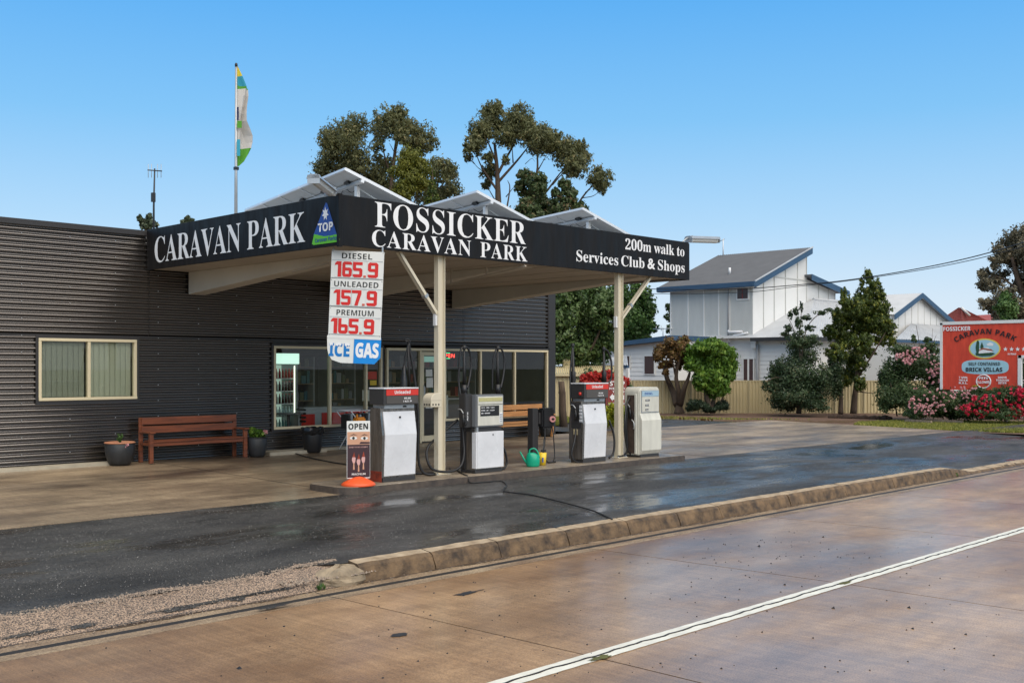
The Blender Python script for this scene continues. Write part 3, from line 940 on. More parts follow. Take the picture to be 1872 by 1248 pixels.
MB().box(16.22, 16.42, FY - .012, FY - .006, 1.50, 1.66).build("door_notice", "paper", dr)
MB().box(16.24, 16.44, FY - .012, FY - .006, 1.25, 1.47).build("door_notice", "paper", dr)
MB().box(16.22, 16.42, FY - .012, FY - .006, .78, .90).build("door_notice", "paper", dr)
b = MB(); b.tube([(16.12, FY - .06, .95), (16.12, FY - .09, 1.0), (16.12, FY - .09, 1.25), (16.12, FY - .06, 1.3)], .012, 8)
b.build("door_handle", "galv", dr)

# ------------------------------------------------------------------ canopy
CX0, CX1, CYF = 9.50, 18.18, 12.76
ZB, ZT = 3.475, 4.215
can = thing("service_canopy", (13.8, 15.6, 0), "flat canopy with deep black fascia boards on cream posts over the pumps", "canopy")
b = MB()
b.add([(CX0, CYF, ZB), (CX1, CYF, ZB), (CX1, CYF + .03, ZB), (CX0, CYF + .03, ZB), (CX0, CYF, ZT), (CX1, CYF, ZT + .02), (CX1, CYF + .03, ZT + .02), (CX0, CYF + .03, ZT)],
      [(0, 3, 2, 1), (4, 5, 6, 7), (0, 1, 5, 4), (1, 2, 6, 5), (2, 3, 7, 6), (3, 0, 4, 7)])
b.build("front_fascia", "fascia_black", can, bevel=.004)
MB().box(CX0 - .03, CX0 - .001, CYF + .002, FY - .03, ZB, ZT).build("side_fascia", "fascia_black", can, bevel=.004)
MB().box(CX1 + .001, CX1 + .03, CYF + .002, FY - .03, ZB, ZT).build("side_fascia", "fascia_black", can, bevel=.004)
MB().box(CX0 - .045, CX0 + .02, CYF - .02, CYF + .04, ZB - .02, ZT + .012).build("fascia_corner", "fascia_black", can, bevel=.004)
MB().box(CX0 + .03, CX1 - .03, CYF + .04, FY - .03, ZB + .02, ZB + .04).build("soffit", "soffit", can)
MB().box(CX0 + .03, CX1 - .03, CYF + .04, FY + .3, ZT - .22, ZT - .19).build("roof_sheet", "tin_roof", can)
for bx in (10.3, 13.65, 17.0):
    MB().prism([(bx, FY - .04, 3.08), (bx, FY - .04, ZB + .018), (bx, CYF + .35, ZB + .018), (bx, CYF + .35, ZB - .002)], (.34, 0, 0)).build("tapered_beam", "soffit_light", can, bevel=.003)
for i in range(9):
    x = CX0 + .9 + i * .95
    if min(abs(x - q - .17) for q in (10.3, 13.65, 17.0)) < .25: continue
    MB().box(x, x + .022, CYF + .06, FY - .06, ZB + .012, ZB + .0195).build("soffit_batten", "soffit", can)
# side boards' dark inner steel
MB().box(CX1 - .25, CX1 - .03, CYF + .35, FY - .05, ZB - .0, ZB + .016).build("edge_beam", "charcoal_flat", can)
def post(px, brace_to, nm):
    """rolled steel post with two flanges and a web, standing on a base plate"""
    x = px; yc = CYF + .14
    b = MB()
    b.box(x - .075, x - .066, yc - .05, yc + .05, .012, ZB + .02); b.box(x + .066, x + .075, yc - .05, yc + .05, .012, ZB + .02)
    b.box(x - .066, x + .066, yc - .005, yc + .005, .012, ZB + .02)
    po = b.build("post", "cream_post", can)
    MB().box(x - .15, x + .15, yc - .11, yc + .11, 0, .011).build("base_plate", "cream_post", po, bevel=.003)
    for dx in (-.12, .12):
        for dy in (-.08, .08): MB().lathe((x + dx, yc + dy, .01), [(.012, 0), (.012, .02), (0, .021)], 6).build("bolt", "galv", po)
    zb = brace_to[1]
    b = MB(); p, q = Vector((x + .075 * (1 if brace_to[0] > x else -1), yc, zb)), Vector((brace_to[0], yc, ZB + .01))
    d = (q - p).normalized(); n = Vector((-d.z, 0, d.x))
    b.obox((p + q) / 2 + n * .024, d, (0, 1, 0), n, (q - p).length, .07, .008); b.obox((p + q) / 2 + Vector((0, -.031, 0)), d, (0, 1, 0), n, (q - p).length, .008, .056)
    b.build("brace", "cream_post", can)
    MB().obox(lerp3(p, q, .30), d, (0, 1, 0), n, .05, .085, .075).build("brace_clip", "galv", can)
    MB().box(x - .115, x - .076, yc - .03, yc + .03, zb - .18, zb + .03).build("junction_box", "white_metal", can)
def lerp3(a, b, t): return Vector(a) * (1 - t) + Vector(b) * t
post(11.55, (10.70, 2.55), 0)
post(16.10, (17.08, 2.64), 1)
# tube lights and conduits under the soffit
for (pa, pb, X) in (((822, 519), (961, 484), 13.4), ((536, 496), (600, 481), 10.2)):
    a, c = P(*pa, X=X), P(*pb, X=X)
    a.z, c.z = max(a.z, 3.2), min(c.z, 3.44)
    b = MB(); b.bar(a, c, .03, .025); b.build("conduit", "soffit", can)
    for q in ((.02, .5, .98) if X > 12 else ()): 
        m_ = lerp3(a, c, q); MB().box(m_.x - .012, m_.x + .012, m_.y - .012, m_.y + .012, m_.z, ZB + .015).build("hanger", "soffit", can)

# lettering on the fascias
rf, uz = Vector((1, 0, 0)), Vector((0, 0, 1))
def fascia_text(s, xl, yb_l, xr, cap_px_left, off=0, sp=1., font=serif):
    a = P(xl, yb_l, Y=CYF); c = P(xr, 500, Y=CYF)
    top = P(xl, yb_l - cap_px_left, Y=CYF)
    text(font(s), a, rf, uz, c.x - a.x, top.z - a.z, "letter_white", can, "lettering", off=off, sp=sp)
fascia_text("FOSSICKER", 685, 414.0, 961, 45.5, off=-.006)
fascia_text("CARAVAN", 680, 449.5, 861, 30, off=-.004, sp=1.08)
zk = P(680, 449.5, Y=CYF).z; hk = P(680, 419.5, Y=CYF).z - zk; a = P(878, 460, Y=CYF); a.z = zk
text(serif("PARK"), a, rf, uz, P(964, 460, Y=CYF).x - a.x, hk, "letter_white", can, "lettering", off=-.004, sp=1.08)
a = P(1143, 455.5, Y=CYF); 
text(serif("200m walk to"), a, rf, uz, P(1251, 470, Y=CYF).x - a.x, P(1143, 435.5, Y=CYF).z - a.z, "letter_white", can, "lettering", sp=.98)
# the ampersand comes from the sans face, so the line is set in three pieces
for s, xl, xr in (("Services", 1053.5, 1130), ("Club", 1135.5, 1178), ("Shops", 1202.5, 1251.5)):
    z0 = P(1053.5, 477, Y=CYF).z; z1 = P(1053.5, 456, Y=CYF).z
    a = P(xl, 477, Y=CYF); a.z = z0
    text(serif(s), a, rf, uz, P(xr, 470, Y=CYF).x - a.x, z1 - z0, "letter_white", can, "lettering")
a = P(1183.5, 477, Y=CYF); a.z = z0
text("\uFE60" if False else "&", a, rf, uz, P(1197.5, 470, Y=CYF).x - a.x, z1 - z0, "letter_white", can, "lettering", off=.02)
# side fascia: reads from the wall towards the corner
XS = CX0 - .032
rs = Vector((0, -1, 0))
a = P(283, 478.5, X=XS); c = P(558, 440, X=XS)
top = P(283, 435.5, X=XS)
z_b = (P(290, 478.5, X=XS).z + P(550, 443.5, X=XS).z) / 2; a.z = z_b
hh_ = P(550, 388.5, X=XS).z - z_b
text(serif("CARAVAN"), a, rs, uz, a.y - P(440, 450, X=XS).y, hh_, "letter_white", can, "lettering", off=-.004)
a.y = P(452, 450, X=XS).y
text(serif("PARK"), a, rs, uz, a.y - c.y, hh_, "letter_white", can, "lettering", off=-.004)
# triangular park emblem
def logo(pxs, m, lift, name):
    pts = [P(x, y, X=XS - lift) for x, y in pxs]
    MB().prism(pts, (.002, 0, 0)).build(name, m, can)
logo([(595.5, 370), (598, 372), (616, 430), (607, 431), (592, 433.5), (577, 432), (573, 430)], "logo_blue", .004, "emblem_triangle")
logo([(574.2, 428), (592, 432), (605, 430.5), (618.2, 427.5), (620.5, 438), (618, 442), (573, 448), (570.3, 446)], "logo_green", .008, "emblem_band")
ctr = P(594.6, 391, X=XS - .010); pts = []
for k in range(14):
    r = .105 if k % 2 == 0 else .05
    pts.append(ctr + rs * r * math.sin(math.pi * k / 7) * .8 + uz * r * math.cos(math.pi * k / 7))
MB().prism(pts, (.002, 0, 0)).build("emblem_star", "letter_white", can)
a = P(581.5, 424.5, X=XS - .008); c = P(609, 420, X=XS - .008)
text(sansb("TOP"), a, rs, uz, a.y - c.y, .125, "letter_white", can, "lettering", lift=.004, off=.015)
a = P(576, 443.5, X=XS - .012); c = P(615.5, 440, X=XS - .012)
text(sansb("Caravan Parks"), a, rs, uz, a.y - c.y, .058, "logo_blue", can, "lettering", lift=.003)

# ------------------------------------------------------------------ solar arrays on the canopy
ah = Vector((.253, .967, 0)); al = Vector((.967, -.253, 0))
tl = math.tan(R_(21.4)); alt = Vector((.967, -.253, -tl)).normalized()
nrm = ah.cross(alt).normalized()
if nrm.z < 0: nrm = -nrm
def solar(x, y, z, label):
    s = thing("solar_array", (x, y, ZT - .2), label, "solar panels", "solar arrays on the canopy roof")
    o0 = Vector((x, y, z))
    for i in range(5):
        c = o0 + ah * (i * 1.0 + .49) + alt * .85
        b = MB(); b.obox(c, ah, alt, nrm, .95, 1.66, .006); pn = b.build("solar_panel", "panel_back", s)
        MB().obox(c + nrm * .008, ah, alt, nrm, .95, 1.66, .006).build("cell_sheet", "panel_cell", pn)
        b = MB()
        for sg in (-1, 1):
            b.obox(c + ah * sg * .488, ah, alt, nrm, .022, 1.70, .045); b.obox(c + alt * sg * .842, ah, alt, nrm, .954, .022, .045)
        b.build("panel_frame", "alu_frame", pn)
        MB().obox(c - alt * .55 - nrm * .03, ah, alt, nrm, .16, .12, .03).build("junction_box", "black_plastic", pn)
    for t in (.32, 1.3):
        b = MB(); a = o0 + alt * t - nrm * .05; b.bar(a - ah * .03, a + ah * 5.0, .05, .05, nrm); b.build("rail", "alu_frame", s)
    for i in range(4):
        a = o0 + ah * (.25 + i * 1.5)
        p = a + alt * .36 - nrm * .08
        MB().bar((p.x, p.y, ZT - .19), p, .06, .06, (1, 0, 0)).build("leg", "white_metal", s)
        q = a + alt * 1.3 - nrm * .08
        b = MB(); b.bar(p - Vector((0, 0, .02)), Vector((q.x, q.y, ZT - .18)), .025); b.build("strut", "galv", s)
    cp = [o0 + ah * (.15 + .3 * k) + alt * .35 - nrm * .05 - Vector((0, 0, .10 * (k % 2))) for k in range(12)]
    MB().tube(catmull(cp, 3), .006, 5).build("cable", "rubber", s)
    return s
solar(9.92, 13.22, 4.70, "tilted solar array nearest the canopy corner, above the FOSSICKER lettering")
solar(12.68, 13.22, 4.68, "middle tilted solar array on the canopy roof, right of the small conifer")
solar(15.42, 13.22, 4.68, "tilted solar array on the canopy roof above the words 200m walk to")

# fluorescent sign lights on arms
def tube_lamp(a, c, label, px):
    s = thing("sign_light", a, label, "light", "fluorescent sign lights on the canopy corners")
    a, c = Vector(a), Vector(c); d = (c - a).normalized(); side = d.cross(uz).normalized(); up = side.cross(d)
    L = (c - a).length; m_ = (a + c) / 2
    b = MB()
    b.prism([a + side * u + up * v for u, v in ((-.10, 0), (-.085, .035), (-.04, .06), (.04, .06), (.085, .035), (.10, 0), (.08, 0), (-.08, 0))], c - a)
    b.build("reflector_housing", "galv", s)
    b = MB(); b.prism([a + d * .04 + side * u + up * v for u, v in ((-.07, -.001), (.07, -.001), (.055, -.05), (.02, -.075), (-.02, -.075), (-.055, -.05))], (c - a) * .93)
    b.build("diffuser", "lamp_diffuser", s)
    for e in (a + d * .02, c - d * .01): MB().obox(e + up * -.01, side, up, d, .17, .12, .02).build("end_cap", "galv", s)
    return s
mat("lamp_diffuser", (.62, .66, .66), .25)
la, lb = P(604, 350, X=9.35), P(573, 326, X=8.62)
tube_lamp(la, lb, "rusty fluorescent light on an arm beside the caravan park side lettering", 0)
MB().tube([(9.5, la.y + .1, ZT - .05), (9.45, la.y + .05, ZT + .1), la + Vector((0, 0, .07))], .015, 6).build("mounting_arm", "galv", None) if False else None
MB().tube([P(622, 359, X=9.52), P(608, 351, X=9.38), P(596, 338, X=9.1)], .016, 6).build("mounting_arm", "galv", bpy.data.objects["sign_light"])
ra = Vector((CX1 + .05, CYF + .05, ZT + .10)); rb = Vector((CX1 + 1.08, CYF + .05, ZT + .17))
tube_lamp(ra, rb, "long fluorescent light reaching out from the right end of the canopy", 0)
MB().tube([(CX1 - .2, CYF + .06, ZT - .02), (CX1 + .0, CYF + .06, ZT + .1), (CX1 + .2, CYF + .05, ZT + .17)], .016, 6).build("mounting_arm", "galv", bpy.data.objects["sign_light.001"])

# ------------------------------------------------------------------ price board hung from the canopy corner
cr_ = Vector((SA, -CA, 0))                              # facing the corner diagonal
psd = 16.0
pc = P(650, 560, d=psd)
tilt = R_(2.45)
pr = (cr_ * math.cos(tilt) - uz * math.sin(tilt)); pu = (uz * math.cos(tilt) + cr_ * math.sin(tilt)); pn_ = pr.cross(pu)
ps = thing("price_board", pc, "white fuel price board with red figures hanging at the canopy corner", "price sign")
def pp(px, py, lift=0.):
    q = P(px, py, d=psd)
    return q + pn_ * lift
def prect(x0, y0, x1, y1, lift, t, m, name, par=ps, shear=True):
    """x, y picture positions of an untilted rectangle about the board centre"""
    s = psd / F
    c = pc + pr * (((x0 + x1) / 2 - 650) * s) + pu * ((560 - (y0 + y1) / 2) * s) + pn_ * (lift + t / 2)
    return MB().obox(c, pr, pu, pn_, (x1 - x0) * s, (y1 - y0) * s, t).build(name, m, par, bevel=.002 if t > .01 else 0)
def pt(x, y): s = psd / F; return pc + pr * ((x - 650) * s) + pu * ((560 - y) * s)
HO = [(1.9, 5.3), (4.1, 5.3), (4.1, 7.2), (1.9, 7.2)]
SIX = [(1, 0), (5.2, 0), (6, .8), (6, 1.8), (1.9, 1.8), (1.9, 3.5), (5, 3.5), (6, 4.4), (6, 8), (5, 9), (1, 9), (0, 8), (0, 1)]
GL = {"1": (4, [[(1.4, 0), (4, 0), (4, 9), (2, 9), (2, 2), (.2, 2.2), (.5, 1.1)]]),
      "5": (6, [[(0, 0), (6, 0), (6, 1.8), (1.9, 1.8), (1.9, 3.5), (5, 3.5), (6, 4.4), (6, 8), (5, 9), (.8, 9), (0, 8.2), (0, 7.2), (4.1, 7.2), (4.1, 5.3), (.9, 5.3), (0, 4.5)]]),
      "6": (6, [SIX, HO]),
      "b": (6, [[(0, 0), (1.9, 0), (1.9, 3.5), (5, 3.5), (6, 4.4), (6, 8), (5, 9), (1, 9), (0, 8)], HO]),
      "9": (6, [[(6 - x, 9 - y) for x, y in SIX], [(6 - x, 9 - y) for x, y in HO]]),
      "7": (6, [[(0, 0), (6, 0), (6, 2), (3.9, 9), (1.8, 9), (3.8, 1.8), (0, 1.8)]])}
def digit(ch, x0, y0, w, h, par, m="price_red"):
    nx, loops = GL[ch]; bm = bmesh.new(); base = par.location; es = []
    for lp in loops:
        vs = [bm.verts.new(pt(x0 + w * x / nx, y0 + h * y / 9) + pn_ * .020 - base) for x, y in lp]
        es += [bm.edges.new((vs[k], vs[(k + 1) % len(vs)])) for k in range(len(vs))]
    bmesh.ops.triangle_fill(bm, edges=es, use_beauty=True)
    me = bpy.data.meshes.new("price_figure"); bm.to_mesh(me); bm.free(); me.materials.append(MATS[m])
    o = bpy.data.objects.new("price_figure", me); COL.objects.link(o); o.parent = par
    return o
tops = (459, 510.5, 563.5)
for nm, txt, top, fx, tx in (("DIESEL", ("1", "6", "5", "9"), 459, 611.5, (621.5, 677)), ("UNLEADED", ("1", "5", "7", "9"), 510.5, 611.5, (609.5, 690.5)), ("PREMIUM", ("1", "b", "5", "9"), 562.5, 608.5, (616, 684))):
    p0 = prect(602.5, top, 698.5, top + (51 if nm != "PREMIUM" else 53), 0, .012, "price_white", "price_panel")
    text(sansb(nm), pt(tx[0], top + 14.5) + pn_ * .012, pr, pu, (tx[1] - tx[0]) * psd / F, 10.0 * psd / F, "print_black", ps, "lettering", off=-.008)
    prect(604, top + 17.2, 697, top + 18.0, .012, .006, "galv", "rail_strip")
    prect(604, top + 49.3, 697, top + 50.1, .012, .006, "galv", "rail_strip")
    xx = fx
    for ch, w, gap in zip(txt, (11, 18.5, 18.5, 20), (0, 0, 0, 8)):
        xx += gap
        prect(xx - 1.2, top + 18.4, xx + w + .4, top + 49, .0125, .004, "price_white", "figure_plate")
        digit(ch, xx - (3 if ch == "1" else 0), top + 20, w + (2 if ch == "1" else -1.0), 28, ps)
        xx += w + .8
    sdot = fx + 11 + 18.5 * 2 + 2.6
    mat("price_red_faded", (.55, .10, .06), .5)
    prect(sdot, top + 44, sdot + 4.6, top + 48, .0165, .003, "price_red_faded", "price_point")
g = random.Random(2)
for yy in (461, 509, 513, 560, 565, 613):
    for xx in (604.5, 696.5): prect(xx - .6, yy - .6, xx + .6, yy + .6, .012, .004, "dark_joint", "rivet")
# ice and gas board under it
ig = [(600.5, 616), (650, 616), (650, 664), (627, 664), (611, 659), (604.5, 650), (602, 640)]
MB().prism([pt(*q) for q in ig], pn_ * .012).build("ice_panel", "price_white", ps)
ig = [(650.4, 616), (699.5, 616), (699.5, 652), (689, 664), (650.4, 664)]
MB().prism([pt(*q) for q in ig], pn_ * .012).build("gas_panel", "gas_blue", ps)
prect(601, 614.5, 699, 619.5, .0125, .003, "price_white", "top_strip")
text(sansb("GAS"), pt(653.5, 653) + pn_ * .012, pr, pu, 42.5 * psd / F, 27 * psd / F, "letter_white", ps, "lettering", off=.03)
text(sansb("ICE"), pt(605, 652.5) + pn_ * .012, pr, pu, 38 * psd / F, 24 * psd / F, "ice_blue", ps, "lettering", off=.02)
for i in range(3):   # snow on the ice letters
    x = (605.5, 617, 633.5)[i]; w = (6, 10, 9)[i]
    pts = [pt(x, 628), pt(x + w * .5, 626.8), pt(x + w, 628), pt(x + w + .5, 631), pt(x + w * .8, 633.5), pt(x + w * .6, 631.2), pt(x + w * .3, 634), pt(x, 631.5)]
    MB().prism([q + pn_ * .0165 for q in pts], pn_ * .001).build("snow_cap", "letter_white", ps)
for xx in (606, 695): 
    a = pt(xx, 459); MB().bar(a - pn_ * .01, (a.x - pn_.x * .01, a.y - pn_.y * .01, ZB + .01), .03, .006).build("hanging_strap", "galv", ps)

# ------------------------------------------------------------------ pump island and pumps
isl = tag(thing("pump_island", (13.4, 12.85, -.12), "long raised concrete island carrying the four fuel pumps", "kerbed island"))
mat("island_top", (.34, .28, .205), .6, col2=(.17, .13, .095), vscale=2.2, rvar=.15, bump=.3, bscale=70)
mat("island_edge", (.050, .040, .034), .45, col2=(.105, .08, .06), vscale=9, stretch=(1, 1, 1), bump=.5, bscale=40)
IX0, IX1, IY0, IY1 = 9.28, 17.45, 12.33, 13.42
def island_outline(o=0.):
    pts = []
    for cx, cy, a0 in ((IX0 + .30, IY1 - .30, 90), (IX0 + .30, IY0 + .30, 180)):
        for k in range(6):
            a = R_(a0 + 18 * k); pts.append((cx + (.30 + o) * math.cos(a), cy + (.30 + o) * math.sin(a)))
    pts += [(IX1 + o, IY0 - o), (IX1 + o, IY1 + o)]
    return pts
ot = island_outline()
MB().prism([(x, y, -.24) for x, y in ot], (0, 0, .232)).build("island_kerb", "island_edge", isl, bevel=.012)
MB().prism([(x, y, -.01) for x, y in island_outline(-.015)], (0, 0, .010)).build("island_slab", "island_top", isl, bevel=.004)

def hose(name, pts, par, r=.014, m="rubber"): return MB().tube(catmull(pts, 7), r * 1.3, 8).build(name, m, par)
def nozzle(c, par, d=1):
    """filling nozzle hanging in its holster: body, spout and guard"""
    c = Vector(c)
    b = MB(); b.tube([c + Vector((0, 0, .11)), c + Vector((-.0, -.02, 0)), c + Vector((0, -.01, -.10))], [.018, .026, .02], 8)
    b.tube(catmull([c + Vector((0, 0, .05)), c + Vector((0, -.08, .03)), c + Vector((0, -.09, -.06)), c + Vector((0, -.02, -.10))], 4), .007, 6)
    o = b.build("nozzle", "black_plastic", par)
    MB().tube(catmull([c + Vector((0, -.01, .11)), c + Vector((0, .05, .17)), c + Vector((0, .11, .17))], 4), .011, 7).build("spout", "galv", o)
    return o

def pump_calco(x0, w, label, y0=12.56, dpt=.36, ht=1.395, dark_side=False, group="grey and white unleaded pumps"):
    """pump with a dark head over a bevelled white door"""
    x1 = x0 + w; y1 = y0 + dpt
    t = thing("fuel_pump", (x0 + w / 2, y0 + dpt / 2, 0), label, "fuel pump", group)
    MB().box(x0 + .015, x1 - .015, y0 + .03, y1 - .03, 0, .06).build("plinth", "pump_dark", t, bevel=.004)
    b = MB(); prof = [(y0 + .04, .06), (y0 + .02, .70), (y0 + .07, 1.04), (y0 + .07, 1.10), (y1 - .05, 1.10), (y1, .75), (y1, .06)]
    b.prism([(x0, y, z) for y, z in prof], (w, 0, 0)); b.build("housing", "steel_brushed", t, bevel=.006)
    b = MB(); b.prism([(x0 + .04, y0 + .035, .085), (x0 + .04, y0 + .0, .70), (x0 + .04, y0 + .052, 1.045), (x0 + .04, y0 + .075, 1.045), (x0 + .04, y0 + .03, .70), (x0 + .04, y0 + .045, .085)][::1], (w - .055, 0, 0))
    dr = b.build("front_door", "pump_white", t, bevel=.004)
    MB().lathe((0, 0, 0), [(.0, 0)], 3) if False else None
    MB().box(x0 + w * .5, x0 + w * .5 + .022, y0 + .018, y0 + .05, .945, .972).build("lock", "print_black", dr)
    MB().box(x0 + .055, x1 - .03, y0 + .045, y1 - .05, 1.09, 1.155).build("neck", "galv", t)
    MB().box(x0 + w * .62, x0 + w * .72, y0 + .04, y0 + .05, 1.105, 1.13).build("keyhole", "print_black", t)
    hd = MB().box(x0 + .0, x1 + .005, y0 - .01, y1 - .02, 1.15, ht - .012).build("head", "pump_dark", t, bevel=.006)
    MB().box(x0 - .005, x1 + .01, y0 - .015, y1 - .015, ht - .012, ht + .008).build("top_cap", "pump_white", hd, bevel=.003)
    MB().box(x0 + .045, x1 + .001, y0 - .017, y0 - .011, ht - .108, ht - .018).build("name_band", "sign_red", hd)
    text(sansb("Unleaded"), (x0 + w * .30, y0 - .018, ht - .085), rf, uz, w * .46, .05, "letter_white", t, "lettering", lift=.002)
    mat("display_grey", (.075, .068, .062), .3)
    dp = MB().box(x0 + .05, x1 - .005, y0 - .0155, y0 - .011, 1.165, ht - .115).build("display", "display_grey", hd)
    for (dx, dz, ww) in ((.62, .105, .22), (.58, .06, .24), (.56, .015, .30)):
        z = 1.17 + dz
        if z + .04 < ht - .115:
            text("88.88" if dz > .02 else "165.9", (x0 + w * dx, y0 - .0165, z), rf, uz, w * ww * .8, .026, "letter_white", t, "figures", lift=.001, off=.01)
    # nozzle bay in the left side
    MB().box(x0 - .004, x0 + .0, y0 + .07, y1 - .06, .62, 1.08).build("nozzle_bay", "pump_dark" if dark_side else "steel_brushed", t)
    if dark_side:
        nozzle((x0 - .045, y0 + .17, .86), t)
        kp = MB().box(x0 - .012, x0 - .005, y0 + .03, y0 + .1, .72, 1.04).build("keypad", "galv", t)
        for k in range(5): MB().box(x0 - .02, x0 - .0125, y0 + .035, y0 + .095, .74 + k * .06, .78 + k * .06).build("key", "pump_white", kp)
        MB().box(x0 - .012, x0 + .0, y0 + .02, y0 + .14, 1.17, 1.34).build("side_display", "pump_dark", t)
        MB().lathe((x0 - .012, y0 + .08, 1.21), [(.0, 0), (.028, .0), (.028, .05), (0, .055)], 10).build("stop_button", "sign_red", t)
        MB().box(x0 - .01, x0 - .003, y0 + .15, y0 + .24, .50, .60).build("holster_plate", "fence_trim", t)
    return t

p1 = pump_calco(10.13, .665, "grey steel unleaded pump with white door, nearest the price board")
b = MB(); b.box(10.125, 10.13, 12.60, 12.88, .0, .16); 
mat("rust_red", (.35, .05, .02), .6, var=.6, vscale=12)
b.build("red_scuffed_patch", "rust_red", p1)
# hose mast of the first pump, with its ring and spring balanced hose
xm = P(748.5, 640, Y=12.9).x
MB().tube([(xm, 12.9, 1.39), (xm - .01, 12.9, 1.70), (xm - .025, 12.9, 2.10)], [.022, .018, .013], 8).build("hose_mast", "rubber", p1)
tor = [Vector((xm - .03 + .05 * math.cos(a), 12.9 + .02 * math.sin(a), 2.12 + .018 * math.sin(a))) for a in np.linspace(0, 2 * math.pi, 12)]
MB().tube(tor, .011, 6).build("mast_ring", "rubber", p1)
MB().lathe((xm - .09, 12.92, 1.39), [(.05, 0), (.05, .12), (.03, .2), (.02, .34), (0, .35)], 10).build("hose_spring_cover", "black_plastic", p1)
hose("hose", [(xm - .02, 12.9, 2.09), (xm + .05, 12.88, 1.75), (xm + .10, 12.86, 1.35), (xm + .125, 12.84, .95), (xm + .13, 12.85, .55), (xm + .16, 12.86, .22), (xm + .24, 12.83, .05), (xm + .42, 12.80, .02), (xm + .52, 12.95, .02), (xm + .38, 13.1, .02), (xm + .1, 13.1, .03)], p1, .016)
hose("hose", [(xm - .02, 12.9, 2.07), (xm - .07, 12.93, 1.8), (xm - .11, 12.96, 1.5), (xm - .12, 12.96, 1.3)], p1, .012)

p3 = pump_calco(14.69, .66, "grey steel unleaded pump with keypad on its side, left of the second post", ht=1.42, dark_side=True)
for (px, hh, yy) in ((1048, 2.12, 12.92), (1104.5, 2.07, 12.92)):
    x = P(px, 640, Y=yy).x
    MB().tube([(x, yy, 1.40), (x, yy, 1.62), (x - .005, yy, 1.64), (x - .015, yy, hh)], [.045, .045, .03, .017], 8).build("hose_mast", "rubber", p3)
    MB().tube([(x, yy, .9), (x, yy, 1.41)], .03, 8).build("mast_foot", "black_plastic", p3)
    MB().lathe((x - .015, yy, hh - .04), [(.03, 0), (.035, .03), (.028, .06), (0, .065)], 10).build("mast_cap", "rubber", p3)
xa = P(1048, 640, Y=12.92).x; xb = P(1104.5, 640, Y=12.92).x
hose("hose", [(xa - .015, 12.92, 2.1), (xa - .10, 12.9, 1.7), (xa - .13, 12.88, 1.3), (xa - .12, 12.86, .95), (xa - .07, 12.8, .85)], p3, .012)
hose("hose", [(xa - .07, 12.8, .84), (xa - .10, 12.76, .65), (xa - .22, 12.7, .40), (xa - .30, 12.7, .16), (xa - .22, 12.68, .03), (xa - .02, 12.66, .02), (xa + .0, 12.72, .10), (xa + .005, 12.78, .3)], p3, .014)
hose("hose", [(xb - .01, 12.92, 2.05), (xb + .09, 12.9, 2.0), (xb + .16, 12.88, 1.8), (xb + .14, 12.87, 1.5), (xb + .05, 12.9, 1.4)], p3, .014)
hose("hose", [(xb + .07, 12.86, .72), (xb + .14, 12.82, .5), (xb + .155, 12.8, .3), (xb + .12, 12.8, .1), (xb + .02, 12.82, .02)], p3, .016)

